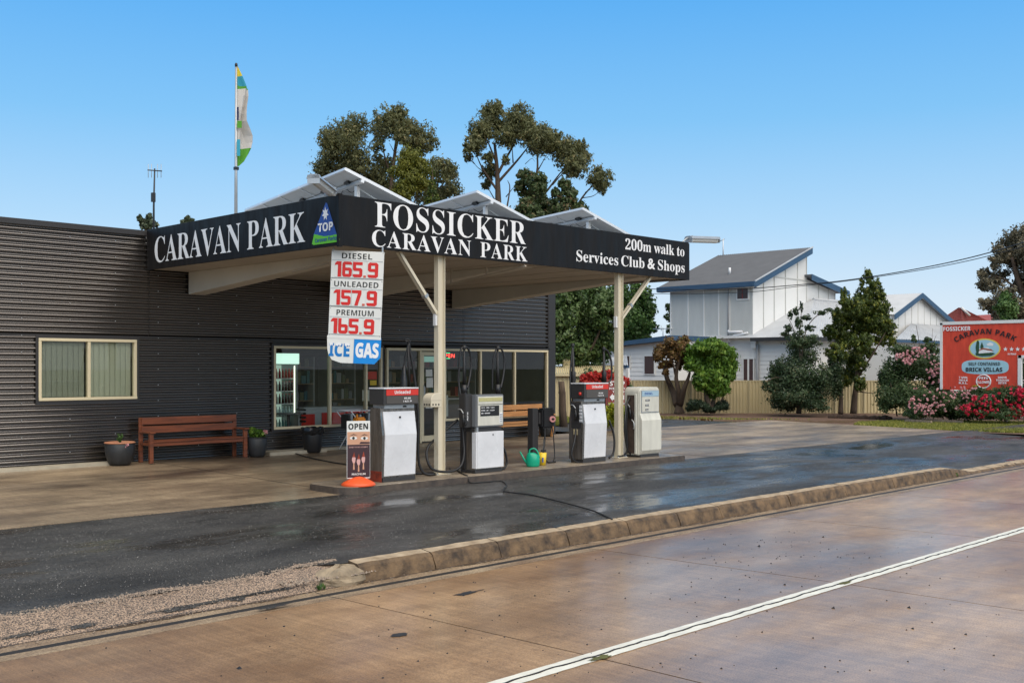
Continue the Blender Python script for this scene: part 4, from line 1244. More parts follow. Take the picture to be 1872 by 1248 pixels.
def pump_two(x0, w, label):
    y0, y1 = 12.56, 12.93; x1 = x0 + w
    t = thing("fuel_pump", (x0 + w / 2, 12.75, 0), label, "fuel pump", "fuel pumps on the island")
    MB().box(x0 + .0, x1 - .01, y0 + .02, y1, 0, .055).build("plinth", "pump_dark", t, bevel=.004)
    MB().box(x0 + .01, x1 - .02, y0 + .05, y1 - .03, .05, .70).build("core", "steel_brushed", t)
    b = MB(); b.box(x0 + .035, x1, y0, y0 + .05, .075, .665); fr = b.build("front_door", "pump_white", t, bevel=.005)
    MB().box(x0 + .37, x0 + .39, y0 - .004, y0, .60, .625).build("lock", "print_black", fr)
    MB().box(x0 - .0, x0 + .034, y0 + .004, y0 + .10, .075, .66).build("side_strip", "pump_white", t, bevel=.004)
    MB().box(x0 - .0, x0 + .03, y1 - .05, y1 - .0, .075, .66).build("side_strip", "pump_white", t, bevel=.004)
    MB().box(x0 - .005, x1 - .01, y0 + .045, y1 - .02, .668, .73).build("waist", "pump_dark", t)
    MB().box(x0 + .02, x0 + .06, y0 + .01, y0 + .05, .66, .74).build("waist_post", "galv", t)
    hd = MB().box(x0, x1, y0 + .0, y0 + .24, .74, 1.265).build("head", "head_grey", t, bevel=.012)
    MB().box(x0 + .035, x1 - .03, y0 - .008, y0 + .0, .765, 1.235).build("head_face", "pump_old_white", hd, bevel=.003)
    MB().box(x0 + .05, x1 - .045, y0 - .012, y0 - .0085, 1.155, 1.215).build("name_strip", "faded_yellow", hd)
    MB().box(x0 + .04, x1 - .035, y0 - .0125, y0 - .0085, 1.105, 1.112).build("seam", "pump_dark", hd)
    MB().box(x0 + .085, x1 - .12, y0 - .0125, y0 - .0085, .92, 1.085).build("display", "print_black", hd)
    for k, (s_, ww) in enumerate((("0015  888  168.1", .30), ("0088  88  10289", .30), ("88  88888", .20))):
        text(s_, (x0 + .10, y0 - .0135, 1.045 - k * .045), rf, uz, ww, .02, "letter_white", t, "figures", lift=.001, off=.01)
    kp = MB().box(x1 - .11, x1 - .045, y0 - .014, y0 - .0085, .80, .965).build("keypad", "letter_white", hd)
    for k in range(8): MB().box(x1 - .103 + .03 * (k % 2), x1 - .082 + .03 * (k % 2), y0 - .017, y0 - .0145, .815 + .036 * (k // 2), .838 + .036 * (k // 2)).build("key", "galv", kp)
    # hose side with nozzle holster
    MB().box(x0 - .012, x0 + .03, y0 + .25, y1, .06, 1.30).build("hose_column", "black_plastic", t, bevel=.006)
    MB().box(x0 - .16, x0 - .0, y0 + .09, y0 + .24, .74, 1.28).build("nozzle_bay", "pump_dark", t, bevel=.01)
    nozzle((x0 - .17, y0 + .13, .86), t)
    text(sansb("SLOW"), (x0 - .12, y0 + .088, .99), Vector((0, 0, -1)), Vector((1, 0, 0)), .14, .025, "letter_white", t, "lettering")
    return t
mat("head_grey", (.16, .17, .18), .4); mat("faded_yellow", (.50, .47, .22), .5, var=.2, vscale=15)
p2 = pump_two(12.03, .63, "two hose pump with grey head and faded yellow name strip, right of the first post")
for (px, yy) in ((848.5, 12.92), (910, 12.92)):
    x = P(px, 640, Y=yy).x
    b = MB(); b.tube([(x, yy, 1.26), (x, yy, 1.42)], .05, 8); b.build("mast_base", "black_plastic", p2)
    MB().tube([(x, yy, 1.42), (x, yy, 1.66), (x, yy, 2.04)], [.028, .026, .014], 8).build("hose_mast", "rubber", p2)
    MB().lathe((x, yy, 2.0), [(.03, 0), (.04, .03), (.03, .065), (0, .07)], 10).build("mast_cap", "rubber", p2)
    sg = 1
    hose("hose", [(x, yy, 2.04), (x + .08, yy, 2.02), (x + .145, yy, 1.9), (x + .155, yy, 1.72), (x + .10, yy - .02, 1.52), (x + .03, yy - .04, 1.36)], p2, .013)
    hose("hose", [(x, yy, 2.04), (x - .07, yy, 2.0), (x - .10, yy, 1.85), (x - .12, yy, 1.5), (x - .13, yy - .06, 1.2), (x - .12, yy - .1, .98)] if px < 900 else
         [(x, yy, 2.04), (x - .06, yy + .01, 1.95), (x - .10, yy + .02, 1.7), (x - .10, yy + .03, 1.3)], p2, .012)
xq = P(848.5, 640, Y=12.92).x
hose("hose", [(xq - .16, 12.8, .84), (xq - .15, 12.78, .55), (xq - .17, 12.74, .32), (xq - .27, 12.72, .12), (xq - .5, 12.74, .05), (xq - .78, 12.8, .10), (xq - .86, 12.85, .26), (xq - .78, 12.92, .45), (xq - .45, 13.0, .62), (xq - .16, 12.9, .86)], p2, .016)
hose("hose", [(12.67, 12.7, .66), (12.72, 12.68, .45), (12.80, 12.66, .28), (12.83, 12.66, .12), (12.76, 12.66, .03), (12.64, 12.66, .04)], p2, .015)

def pump_old(x0, w, label):
    y0, y1 = 12.56, 12.98; x1 = x0 + w
    t = thing("fuel_pump", (x0 + w / 2, 12.76, 0), label, "fuel pump", "fuel pumps on the island")
    MB().box(x0 + .03, x1 - .03, y0 + .05, y1 - .04, .0, .05).build("plinth", "pump_dark", t)
    b = MB(); n = 8
    prof = [(x0, .04)] + [(x0 + .10 - .10 * math.cos(R_(90 * k / n)), 1.23 + .10 * math.sin(R_(90 * k / n)) - .0) for k in range(n + 1)] + \
           [(x1 - .08 + .08 * math.sin(R_(90 * k / n)), 1.25 + .08 * math.cos(R_(90 * k / n))) for k in range(n + 1)] + [(x1, .04)]
    b.prism([(x, y0 + .055, z) for x, z in prof], (0, y1 - y0 - .055, 0)); b.build("housing", "pump_old_white", t, bevel=.018, smooth=False)
    b = MB(); b.prism([(x0 + .015, y0 + .05, .06), (x0 + .015, y0, .13), (x0 + .015, y0, .70), (x0 + .015, y0 + .054, .835), (x0 + .015, y0 + .054, .06)], (w - .03, 0, 0))
    b.build("front_door", "pump_old_white", t, bevel=.006)
    fr = MB().box(x0 + .055, x1 - .035, y0 + .045, y0 + .0545, .845, 1.27).build("display_frame", "galv", t)
    MB().box(x0 + .07, x1 - .05, y0 + .038, y0 + .0445, 1.155, 1.255).build("name_strip", "pale_blue", fr)
    MB().box(x0 + .07, x1 - .05, y0 + .038, y0 + .0445, .86, 1.145).build("display", "pump_old_white", fr)
    text(sansb("DIESEL"), (x0 + .15, y0 + .0375, 1.185), rf, uz, .25, .042, "logo_blue", t, "lettering", lift=.002)
    for k, z in enumerate((1.08, .985, .90)):
        MB().box(x0 + .17, x0 + .30 - .02 * k, y0 + .034, y0 + .0375, z - .018, z + .018).build("counter_window", "print_black", fr)
        text("888.8", (x0 + .18, y0 + .0335, z - .01), rf, uz, .10, .018, "letter_white", t, "figures", lift=.001, off=.01)
    MB().box(x0 - .006, x0 + .02, y0 + .14, y1 - .08, .07, 1.18).build("hose_bay", "rust_steel", t)
    MB().box(x0 - .03, x0 - .006, y0 + .10, y0 + .15, .06, 1.2).build("side_cover", "pump_old_white", t, bevel=.006)
    nozzle((x0 - .05, y0 + .25, .84), t)
    MB().tube(catmull([(x0 - .05, y0 + .2, .72), (x0 - .06, y0 + .14, .66), (x0 - .06, y0 + .13, .58), (x0 - .05, y0 + .16, .54)], 4), .011, 6).build("nozzle_lever", "galv", t)
    hose("hose", [(x0 - .04, y0 + .25, 1.15), (x0 - .20, y0 + .2, 1.0), (x0 - .31, y0 + .15, .75), (x0 - .32, y0 + .15, .5), (x0 - .22, y0 + .18, .2), (x0 - .06, y0 + .22, .06)], t, .014)
    hose("hose", [(x0 - .03, y0 + .3, 1.0), (x0 - .08, y0 + .3, .6), (x0 - .05, y0 + .3, .15), (x0 - .2, y0 + .3, .03), (x0 - .35, y0 + .28, .03)], t, .014)
    return t
mat("pale_blue", (.32, .46, .55), .4); mat("rust_steel", (.09, .06, .045), .7, var=.5, vscale=9)
p4 = pump_old(16.36, .64, "old white diesel pump with rounded shoulders at the far end of the island")

# squeegee and paper towel box on the first post
t = thing("towel_dispenser", (11.48, 12.8, 1.12), "small cream box with rounded lid and three holes fixed to the first post", "dispenser")
b = MB(); c = Vector((11.475, 12.78, 0)); pr_ = [(0, 1.08), (-.21, 1.08), (-.215, 1.19)] + [(-.215 + .12 * (1 - math.cos(R_(18 * k))), 1.19 + .11 * math.sin(R_(18 * k))) for k in range(1, 6)] + [(0, 1.30)]
b.prism([(c.x + x, c.y, z) for x, z in pr_], (0, .2, 0)); b.build("box_body", "cream_post", t, bevel=.005)
for k in range(3): MB().lathe((0, 0, 0), [(0, 0)], 3) if False else MB().box(c.x - .215 + .002, c.x - .217, c.y + .03 + k * .055, c.y + .055 + k * .055, 1.105, 1.135).build("hole", "print_black", t)
for k in range(3): MB().box(c.x - .185 + k * .06, c.x - .16 + k * .06, c.y - .002, c.y + .001, 1.105, 1.135).build("hole", "print_black", t)
MB().box(c.x - .216, c.x, c.y - .003, c.y + .0, 1.185, 1.19).build("lid_seam", "soffit", t)

# open sandwich board on a round orange foot
bx, by = 9.66, 12.55
t = thing("pavement_sign", (bx, by, 0), "dark ice cream poster board headed OPEN on a round orange foot", "sign")
MB().lathe((bx, by, 0), [(.245, .0), (.25, .02), (.22, .045), (.12, .10), (.05, .125), (0, .13)], 24).build("foot", "orange_plastic", t)
sr_ = (cr_ * .94 + Vector((.715, .699, 0)) * .34).normalized()
sn_ = sr_.cross(uz)
bc = Vector((bx, by, 0))
mat("poster_dark", (.035, .012, .018), .4); mat("skin_print", (.55, .30, .19), .5); mat("pink_print", (.62, .36, .33), .5)
def brect(u0, u1, z0, z1, lift, th, m, name):
    c_ = bc + sr_ * ((u0 + u1) / 2) + uz * ((z0 + z1) / 2) + sn_ * (lift + th / 2)
    return MB().obox(c_, sr_, uz, sn_, u1 - u0, z1 - z0, th).build(name, m, t, bevel=.002 if th > .01 else 0)
brect(-.17, .17, .10, .93, -.012, .024, "price_white", "board")
brect(-.165, .165, .115, .59, .012, .002, "poster_dark", "poster")
brect(-.165, .165, .59, .775, .012, .002, "skin_print", "eye_picture")
def bp_(u, z, l=.016): return bc + sr_ * u + uz * z + sn_ * l
text(sansb("OPEN"), bp_(-.15, .81, .013), sr_, uz, .29, .085, "print_black", t, "lettering", off=.01)
for (cu, cz) in ((-.075, .685), (.085, .68)):
    pts = [bp_(cu + .055 * math.cos(a), cz + .022 * math.sin(a), .0145) for a in np.linspace(0, 2 * math.pi, 15)[:-1]]
    MB().prism(pts, sn_ * .0005).build("eye_white", "price_white", t)
    pts = [bp_(cu + .02 * math.cos(a), cz + .021 * math.sin(a), .0155) for a in np.linspace(0, 2 * math.pi, 13)[:-1]]
    MB().prism(pts, sn_ * .0005).build("eye_iris", "print_black", t)
    MB().prism([bp_(cu - .065, cz + .03, .0145), bp_(cu, cz + .06, .0145), bp_(cu + .06, cz + .04, .0145), bp_(cu, cz + .045, .0145)], sn_ * .0005).build("eyebrow", "print_black", t)
MB().prism([bp_(.01, .60), bp_(.165, .60), bp_(.165, .625), bp_(.03, .63)], sn_ * .0005).build("poster_dark_shape", "poster_dark", t)  # dark printed shape along the lower edge of the eye picture
text("DARE TO GO DOUBLE", bp_(-.14, .545), sr_, uz, .27, .018, "pink_print", t, "lettering", off=.01)
for k in range(3):
    u = -.07 + k * .07; zz = .34 - (.03 if k == 1 else 0)
    pts = [bp_(u + .026 * math.cos(a) * (1.1 if math.sin(a) > 0 else .9), zz + .055 * math.sin(a) + .03, .0150 + k * .0006) for a in np.linspace(0, 2 * math.pi, 15)[:-1]]
    MB().prism(pts, sn_ * .0004).build("ice_cream_picture", "pink_print", t)
    MB().prism([bp_(u - .012, zz - .11, .016), bp_(u + .012, zz - .11, .016), bp_(u + .007, zz - .01, .016), bp_(u - .007, zz - .01, .016)], sn_ * .0006).build("stick_picture", "skin_print", t)
    MB().prism([bp_(u - .02, zz + .07, .0175), bp_(u + .02, zz + .07, .0175), bp_(u + .004, zz + .15, .0175)], sn_ * .0006).build("flame_picture", "rust_red", t)
text("MAGNUM", bp_(-.10, .15), sr_, uz, .2, .03, "price_white", t, "lettering", off=.012)

# air reel post with its box, watering can, jug
t = thing("air_hose_post", (14.05, 13.2, 0), "black square post carrying a black hose reel box beside the green watering can", "air hose reel")
MB().box(13.97, 14.11, 13.13, 13.27, 0, .98).build("post", "charcoal_flat", t, bevel=.008)
MB().box(14.16, 14.47, 13.06, 13.22, .62, .98).build("reel_box", "black_plastic", t, bevel=.03)
MB().box(14.11, 14.17, 13.12, 13.2, .70, .9).build("bracket", "charcoal_flat", t)
MB().lathe((14.40, 13.05, .77), [(0, -.07), (.06, -.05), (.075, 0), (.06, .05), (0, .07)], 12).build("pressure_gauge", "pot_pink", t) if False else None
mat("gauge_pink", (.55, .25, .25), .4)
gz = Vector((14.39, 13.055, .78)); pts = [gz + Vector((.075 * math.cos(a), 0, .055 * math.sin(a))) for a in np.linspace(0, 2 * math.pi, 17)[:-1]]
gg = MB().prism(pts, (0, -.02, 0)).build("gauge", "gauge_pink", t)
pts = [gz + Vector((.04 * math.cos(a), -.0205, .022 * math.sin(a))) for a in np.linspace(0, 2 * math.pi, 13)[:-1]]
MB().prism(pts, (0, -.002, 0)).build("gauge_face", "print_black", gg)
hose("hose", [(14.25, 13.1, .64), (14.22, 13.08, .4), (14.16, 13.05, .2), (14.2, 13.0, .03), (14.4, 12.98, .02)], t, .012)
hose("hose", [(14.44, 13.1, .64), (14.46, 13.08, .4), (14.44, 13.04, .12), (14.36, 13.0, .02)], t, .008)

wx, wy = P(972, 853, Z=0).x, P(972, 853, Z=0).y
t = thing("watering_can", (wx, wy, 0), "green plastic watering can on the island beside the black post", "watering can")
b = MB(); cc = cr_; fw = Vector((CA, SA, 0))
def ellring(c, a, bb, z, n=16): return [Vector((c.x, c.y, z)) + cc * a * math.cos(2 * math.pi * k / n) + fw * bb * math.sin(2 * math.pi * k / n) for k in range(n)]
c = Vector((wx, wy, 0)); vs = []
for (a, bb, z, off) in ((.10, .07, .004, .02), (.115, .08, .03, .02), (.12, .085, .12, .02), (.105, .08, .20, .015), (.07, .06, .235, .0), (.05, .045, .245, -.01)):
    vs += ellring(c + cc * off, a, bb, z)
b.add(vs, [(i * 16 + k, i * 16 + (k + 1) % 16, (i + 1) * 16 + (k + 1) % 16, (i + 1) * 16 + k) for i in range(5) for k in range(16)] + [tuple(range(16)), tuple(range(80, 96))], True)
b.build("tank", "green_plastic", t)
MB().tube([c - cc * .07 + uz * .05, c - cc * .13 + uz * .13, c - cc * .20 + uz * .26], [.026, .016, .011], 8).build("spout", "green_plastic", t)
MB().tube(catmull([c - cc * .04 + uz * .235, c - cc * .03 + uz * .29, c + cc * .04 + uz * .315, c + cc * .10 + uz * .26, c + cc * .135 + uz * .15], 5), .013, 8).build("handle", "green_plastic", t)
q = P(992, 850, Z=0)
t = thing("squeegee_bucket", q, "small yellow bucket with a squeegee, right of the watering can", "bucket")
b = MB(); b.lathe(q, [(.0, .003), (.055, .003), (.07, .22), (.066, .22), (.052, .02), (0, .02)], 16); b.build("bucket", "yellow_plastic", t)
MB().box(q.x - .075, q.x - .04, q.y - .06, q.y - .058, .06, .14).build("bucket_label", "logo_blue", t)
MB().tube([q + Vector((0, 0, .05)), q + Vector((.03, 0, .45))], .009, 6).build("squeegee_handle", "black_plastic", t)
MB().bar(q + Vector((-.04, 0, .25)), q + Vector((.08, 0, .25)), .02, .03).build("squeegee_head", "black_plastic", t)

# hoses and leads lying about
def lying(name, pxs, z, r, m, label, cat):
    pts = [P(x, y, Z=z) for x, y in pxs]; pts = catmull(pts, 6)
    for p in pts:
        on = IX0 < p.x < IX1 and IY0 < p.y < IY1
        p.z = (0 if on else (zg(p.x, p.y))) + r + .003
    o = MB().tube(pts, r, 7).build(name, m, None, loc=pts[0]); return tag(o, label, cat)
lying("air_line", [(822, 862), (838, 876), (858, 885), (885, 884), (915, 882), (926, 888), (920, 898), (930, 901), (975, 906), (1030, 918), (1085, 932), (1119, 946)], -.12, .010, "rubber", "thin black hose snaking over the wet asphalt from the first post to the kerb", "hose")
lying("power_lead", [(500, 826), (530, 829), (560, 837), (600, 844), (630, 848), (668, 853)], -.03, .012, "rubber", "black lead trailing over the concrete between the bin and the first pump", "cable")

# ------------------------------------------------------------------ along the shop wall
def bench(x0, x1, y, wood, label, group="timber benches along the shop wall"):
    """slatted garden bench; y is the back leg line"""
    t = thing("bench", ((x0 + x1) / 2, y - .2, 0), label, "bench", group)
    yf = y - .42
    def bd(n, *a, bv=.004): return MB().box(*a).build(n, wood, t, bevel=bv)
    for x in (x0, x1 - .07):
        bd("leg", x, x + .07, y - .03, y + .02, 0, .80); bd("leg", x, x + .07, yf, yf + .06, 0, .53)
        bd("armrest", x - .015, x + .085, yf - .05, y - .03, .531, .56)
        bd("side_rail", x + .015, x + .055, yf + .06, y - .031, .31, .36)
    for z0, z1 in ((.675, .80), (.52, .645)): bd("back_slat", x0 + .03, x1 - .03, y - .062, y - .032, z0, z1)
    for k in range(4): bd("seat_slat", x0 + .072, x1 - .072, yf + .0 + k * .095, yf + .083 + k * .095, .365, .395)
    bd("front_rail", x0 + .071, x1 - .071, yf + .02, yf + .045, .30, .362)
    return t
bench(9.24, 11.22, 18.42, "jarrah", "red brown timber bench between two dark pots under the corrugated wall")
bench(17.95, 19.90, 18.42, "pine_wood", "honey coloured timber bench under the right hand shop windows")

def pot(px, py, r, h, label, flower, rim="pot_glaze"):
    c = P(px, py, Z=0); c.z = zg(c.x, c.y)
    if abs(c.y - 18.2) > .25: c = P(px, py, Y=18.15); c.z = 0.01
    t = thing("plant_pot", c, label, "plant pot", "glazed pots along the shop wall")
    MB().lathe(c, [(0, .0), (r * .62, .0), (r * .78, h * .12), (r * .95, h * .5), (r, h * .93), (r * .97, h * .955), (r * .88, h * .955), (r * .86, h * .86), (0, h * .86)], 24).build("pot", "pot_glaze", t)
    MB().lathe(c, [(r * .885, h * .957), (r * .97, h * .957), (r * 1.03, h * .975), (r * 1.03, h * 1.0), (r * .97, h * 1.02), (r * .88, h * 1.0), (r * .885, h * .957)], 24).build("rim", rim, t)
    MB().lathe(c, [(0, h * .88), (r * .86, h * .885)], 20).build("soil", "soil", t)
    return t, c
t, c = pot(219, 849, .255, .40, "wide dark pot with terracotta rim at the left end of the red brown bench", 0, "terracotta")
crown("seedling", [(c + Vector((0, 0, .47)), .06, .06, .09)], 90, .03, "mid_leaf", t, 1)
crown("blossom", [(c + Vector((.02, -.24, .36)), .05, .03, .04)], 40, .03, "pink_bloom", t, 2)
t, c = pot(470, 834, .19, .38, "tall dark pot with a pink geranium, right of the red brown bench", 0)
crown("geranium_leaves", [(c + Vector((-.06, 0, .47)), .16, .14, .12), (c + Vector((.08, 0, .43)), .1, .1, .08)], 420, .04, "bright_leaf", t, 3)
crown("blossom", [(c + Vector((.15, -.05, .47)), .045, .045, .04)], 60, .03, "pink_bloom", t, 4)
t, c = pot(999, 797, .19, .38, "dark pot with pink flowers at the shop's right corner", 0)
crown("geranium_leaves", [(c + Vector((0, 0, .45)), .14, .14, .09)], 260, .04, "mid_leaf", t, 5)
crown("blossom", [(c + Vector((-.02, -.1, .50)), .06, .05, .05)], 60, .03, "pink_bloom", t, 6)
# bin with a plastic liner
c = P(571, 826, Y=18.1); c.z = 0.0
t = thing("rubbish_bin", c, "black bin with a plastic bag liner under the shop window", "bin")
MB().lathe(c, [(0, 0), (.15, 0), (.17, .02), (.205, .42), (.20, .44)], 20).build("bin_body", "black_plastic", t)
b = MB(); g = random.Random(8); n = 26; vs = []
for (r, z) in ((.205, .36), (.235, .40), (.245, .45), (.225, .50), (.17, .49), (.1, .44), (.02, .41)):
    for k in range(n):
        a = 2 * math.pi * k / n; rr = r + g.uniform(-.014, .014); vs.append((c.x + rr * math.cos(a), c.y + rr * math.sin(a), z + g.uniform(-.016, .016)))
b.add(vs, [(i * n + k, i * n + (k + 1) % n, (i + 1) * n + (k + 1) % n, (i + 1) * n + k) for i in range(6) for k in range(n)], False)
mat("bin_bag", (.012, .012, .013), .22); b.build("bin_liner", "bin_bag", t)
# merchandise rack with jerry can
c = P(655, 827, Y=17.9); c.z = 0
t = thing("wire_rack", c, "white tube folding rack of camping goods behind the first pump", "display rack")
b = MB(); x0, x1, ya, yb = c.x - .36, c.x + .30, 17.7, 18.2
for y in (ya, yb):
    b.tube([(x0 + .02, y, .82), (x1 + .1, y, .02)], .011, 6); b.tube([(x1, y, .82), (x0 + .1, y, .02)], .011, 6)
for x in (x0, x1):
    b.tube([(x, ya, .82), (x, yb, .82)], .010, 6)
b.tube([(x0, ya, .82), (x1, ya, .82)], .010, 6); b.tube([(x0, yb, .82), (x1, yb, .82)], .010, 6)
b.build("tube_frame", "white_metal", t)
for k in range(8):
    x = x0 + .06 + k * .075
    MB().box(x, x + .05, 17.85, 18.1, .45 + .02 * (k % 3), .74 + .02 * (k % 2)).build("camping_pack", ("charcoal_flat", "galv", "pot_glaze")[k % 3], t, bevel=.01)
    MB().box(x + .01, x + .045, 17.9, 17.96, .765 + .02 * (k % 2), .80 + .02 * (k % 2)).build("pack_top", "sign_red", t, bevel=.008)
t2 = thing("jerry_can", (c.x - .2, 17.62, 0), "orange jerry can standing at the white wire rack behind the first pump", "jerry can")
b = MB().box(c.x - .34, c.x - .10, 17.50, 17.66, .34, .70); b.build("can_body", "hose_orange", t2, bevel=.03)
MB().box(c.x - .30, c.x - .26, 17.56, 17.6, .70, .76).build("cap", "hose_orange", t2, bevel=.008)
MB().box(c.x - .38, c.x - .06, 17.48, 17.70, .0, .335).build("crate", "charcoal_flat", t2, bevel=.01)
# small gas bottle by the right corner
c = P(994, 788, Y=18.0)
t = thing("spray_bottle", (c.x, 17.7, .4), "small red and green bottle at the right end of the honey coloured bench", "bottle")
MB().lathe((c.x, 17.95, .40), [(0, 0), (.04, 0), (.04, .2), (.018, .27), (.018, .3), (0, .3)], 12).build("bottle_body", "logo_green", t)
MB().lathe((c.x, 17.95, .44), [(.042, 0), (.043, .08)], 12).build("bottle_label", "sign_red", t)

# ------------------------------------------------------------------ seen through the shop windows
def inside(name, loc, label, cat, group=None): return thing(name, loc, label, cat, group)
fx0, fx1 = 12.60, 13.22
t = inside("drinks_fridge", (12.7, 19.5, 0), "lit upright drinks fridge inside the left shop window", "fridge")
mat("fridge_light", (.8, .9, .85), .5, emit=(.62, .95, .80), estr=.8); mat("fridge_body", (.25, .28, .27), .5)
b = MB(); ya, yb = 19.25, 19.85
b.box(fx0, fx0 + .05, ya, yb, .05, 2.0); b.box(fx1 - .05, fx1, ya, yb, .05, 2.0); b.box(fx0 + .05, fx1 - .05, yb - .04, yb, .05, 2.0); b.box(fx0 + .05, fx1 - .05, ya, yb - .04, .05, .35)
b.build("cabinet", "fridge_body", t)
mat("fridge_back_glow", (.5, .6, .55), .6, emit=(.45, .62, .52), estr=.42)  # glow put into the back panel to brighten the fridge inside
MB().box(fx0 + .052, fx1 - .052, yb - .06, yb - .045, .36, 1.76).build("glowing_back_panel", "fridge_back_glow", t)
hb = MB().box(fx0 - .02, fx1 + .01, ya - .03, ya + .04, 1.78, 2.0).build("header_panel", "fridge_light", t)
MB().tube([(fx1 - .07, ya + .03, .36), (fx1 - .07, ya + .03, 1.74)], .011, 8).build("strip_light", "fridge_tube", t) if mat("fridge_tube", (.9, .9, .8), .5, emit=(.95, 1.0, .80), estr=1.6) else None
cols = ["bottle_red", "bottle_dark", "bottle_dark", "bottle_water", "bottle_green"]
mat("bottle_red", (.30, .02, .02), .3); mat("bottle_dark", (.04, .012, .01), .2); mat("bottle_water", (.35, .5, .5), .2); mat("bottle_green", (.08, .25, .22), .25); mat("cap_red", (.6, .02, .02), .4)
for k in range(5):
    z = .42 + k * .265
    MB().box(fx0 + .055, fx1 - .055, ya + .08, yb - .06, z - .015, z).build("shelf", "white_metal", t)
    for j in range(7):
        x = fx0 + .10 + j * .078
        bo = MB().lathe((x, ya + .14, z), [(0, 0), (.028, 0), (.028, .12), (.011, .17), (.011, .185)], 8).build("bottle", cols[4 - k], t)
        MB().lathe((x, ya + .14, z + .186), [(.012, 0), (.012, .018), (0, .018)], 8).build("bottle_cap", "cap_red" if k > 1 else "white_metal", bo)
t = inside("chest_freezer", (14.0, 19.3, 0), "red and silver ice cream chest freezer inside the left shop window", "freezer")
MB().box(13.12, 15.0, 19.05, 19.7, .1, .80).build("cabinet", "freezer_grey", t, bevel=.04) if mat("freezer_grey", (.42, .45, .46), .4) else None
MB().box(13.16, 13.50, 19.035, 19.045, .20, .72).build("red_panel", "sign_red", t)
MB().box(13.68, 14.75, 19.035, 19.045, .16, .74).build("red_panel", "sign_red", t)
MB().box(13.26, 15.0, 19.1, 19.66, .801, .86).build("lid", "freezer_grey", t, bevel=.02)
b = MB()
for s_ in (.10, .06):
    b.tube(catmull([Vector((14.15 + s_ * math.cos(a) - s_ * (1 if a > 3.1 else -1), 19.03, .36 + .9 * s_ * math.sin(a))) for a in np.linspace(.2, 6.0, 12)], 3), .009, 5)
b.build("swirl_print", "letter_white", t)
t = inside("cafe_table", (12.75, 19.0, 0), "round cafe table with dark top inside the left shop window", "table")
MB().lathe((12.8, 18.98, .74), [(0, 0), (.3, 0), (.3, .025), (0, .025)], 20).build("table_top", "head_grey", t)
MB().lathe((12.8, 18.98, 0), [(0, .0), (.2, .0), (.2, .02), (.03, .04), (.03, .74)], 12).build("pedestal", "black_plastic", t)
for (x, lab) in ((12.38, "black cafe chair left of the round table inside the window"), (12.98, "black cafe chair right of the round table inside the window")):
    t = inside("cafe_chair", (x, 19.0, 0), lab, "chair", "cafe chairs inside the shop")
    for dx in (-.17, .17):
        for dy in (-.17, .17): MB().tube([(x + dx, 19.05 + dy, 0), (x + dx * .9, 19.05 + dy * .9, .45)], .012, 6).build("leg", "black_plastic", t)
    MB().box(x - .19, x + .19, 18.87, 19.24, .45, .47).build("seat", "black_plastic", t, bevel=.006)
    sx = -1 if x < 12.8 else 1
    for k in range(4): MB().box(x + sx * .18 - .01, x + sx * .18 + .01, 18.88, 19.23, .56 + k * .08, .60 + k * .08).build("back_slat", "black_plastic", t)
# shelves of goods
g = random.Random(21)
goods = [mat("goods_%s" % n, c, .5) for n, c in (("tan", (.30, .20, .10)), ("red", (.30, .03, .02)), ("grey", (.22, .22, .22)), ("olive", (.14, .15, .07)), ("white", (.42, .42, .40)), ("teal", (.05, .16, .17)))]
for (x0, x1, y, lab) in ((13.15, 14.6, 20.6, "tall shelf of goods standing behind the chest freezer"), (15.2, 16.0, 20.9, "shelf of goods seen through the pane left of the door"), (16.9, 18.6, 20.8, "shelf of goods behind the window right of the first post"), (18.7, 20.1, 21.0, "shelf of goods behind the window above the honey coloured bench")):
    t = inside("goods_shelf", ((x0 + x1) / 2, y, 0), lab, "shelf", "goods shelves inside the shop")
    for x in (x0, x1 - .03): MB().box(x, x + .03, y, y + .4, 0, 1.95).build("side_panel", "goods_white", t)
    for k in range(5):
        z = .2 + k * .38
        MB().box(x0 + .03, x1 - .03, y, y + .4, z - .02, z).build("shelf", "goods_tan", t)
        x = x0 + .06
        while x < x1 - .16:
            w = g.uniform(.07, .16); h = g.uniform(.1, .3)
            if g.random() < .8: MB().box(x, x + w * .85, y + .04, y + .25, z, z + h).build("packet", goods[g.randrange(6)], t)
            x += w
t = inside("shop_counter", (17.8, 19.7, 0), "low counter with pale front inside the window right of the post", "counter")
MB().box(16.9, 19.4, 19.5, 20.0, 0, .92).build("counter_front", "room_lining", t, bevel=.01)
MB().box(16.85, 19.45, 19.45, 20.05, .921, .96).build("counter_top", "goods_white", t, bevel=.005)
MB().box(17.0, 17.3, 19.02, 19.05, .55, 1.05).build("notice", "paper", t)
# posters on the glass
for (x0, x1, z0, z1, m, lab) in ((14.60, 14.85, 1.45, 1.62, "sign_red", "red notice stuck inside the window right of the price board"), (14.66, 14.84, 1.32, 1.43, "yellow_plastic", "yellow notice stuck under the red one inside the shop window"),
                                 (14.45, 14.84, .98, 1.22, "paper", "framed white notice low inside the window beside the first pump")):
    o = MB().box(x0, x1, FY + .035, FY + .042, z0, z1).build("window_notice", m, None, loc=((x0 + x1) / 2, FY + .04, z0)); tag(o, lab, "notice")
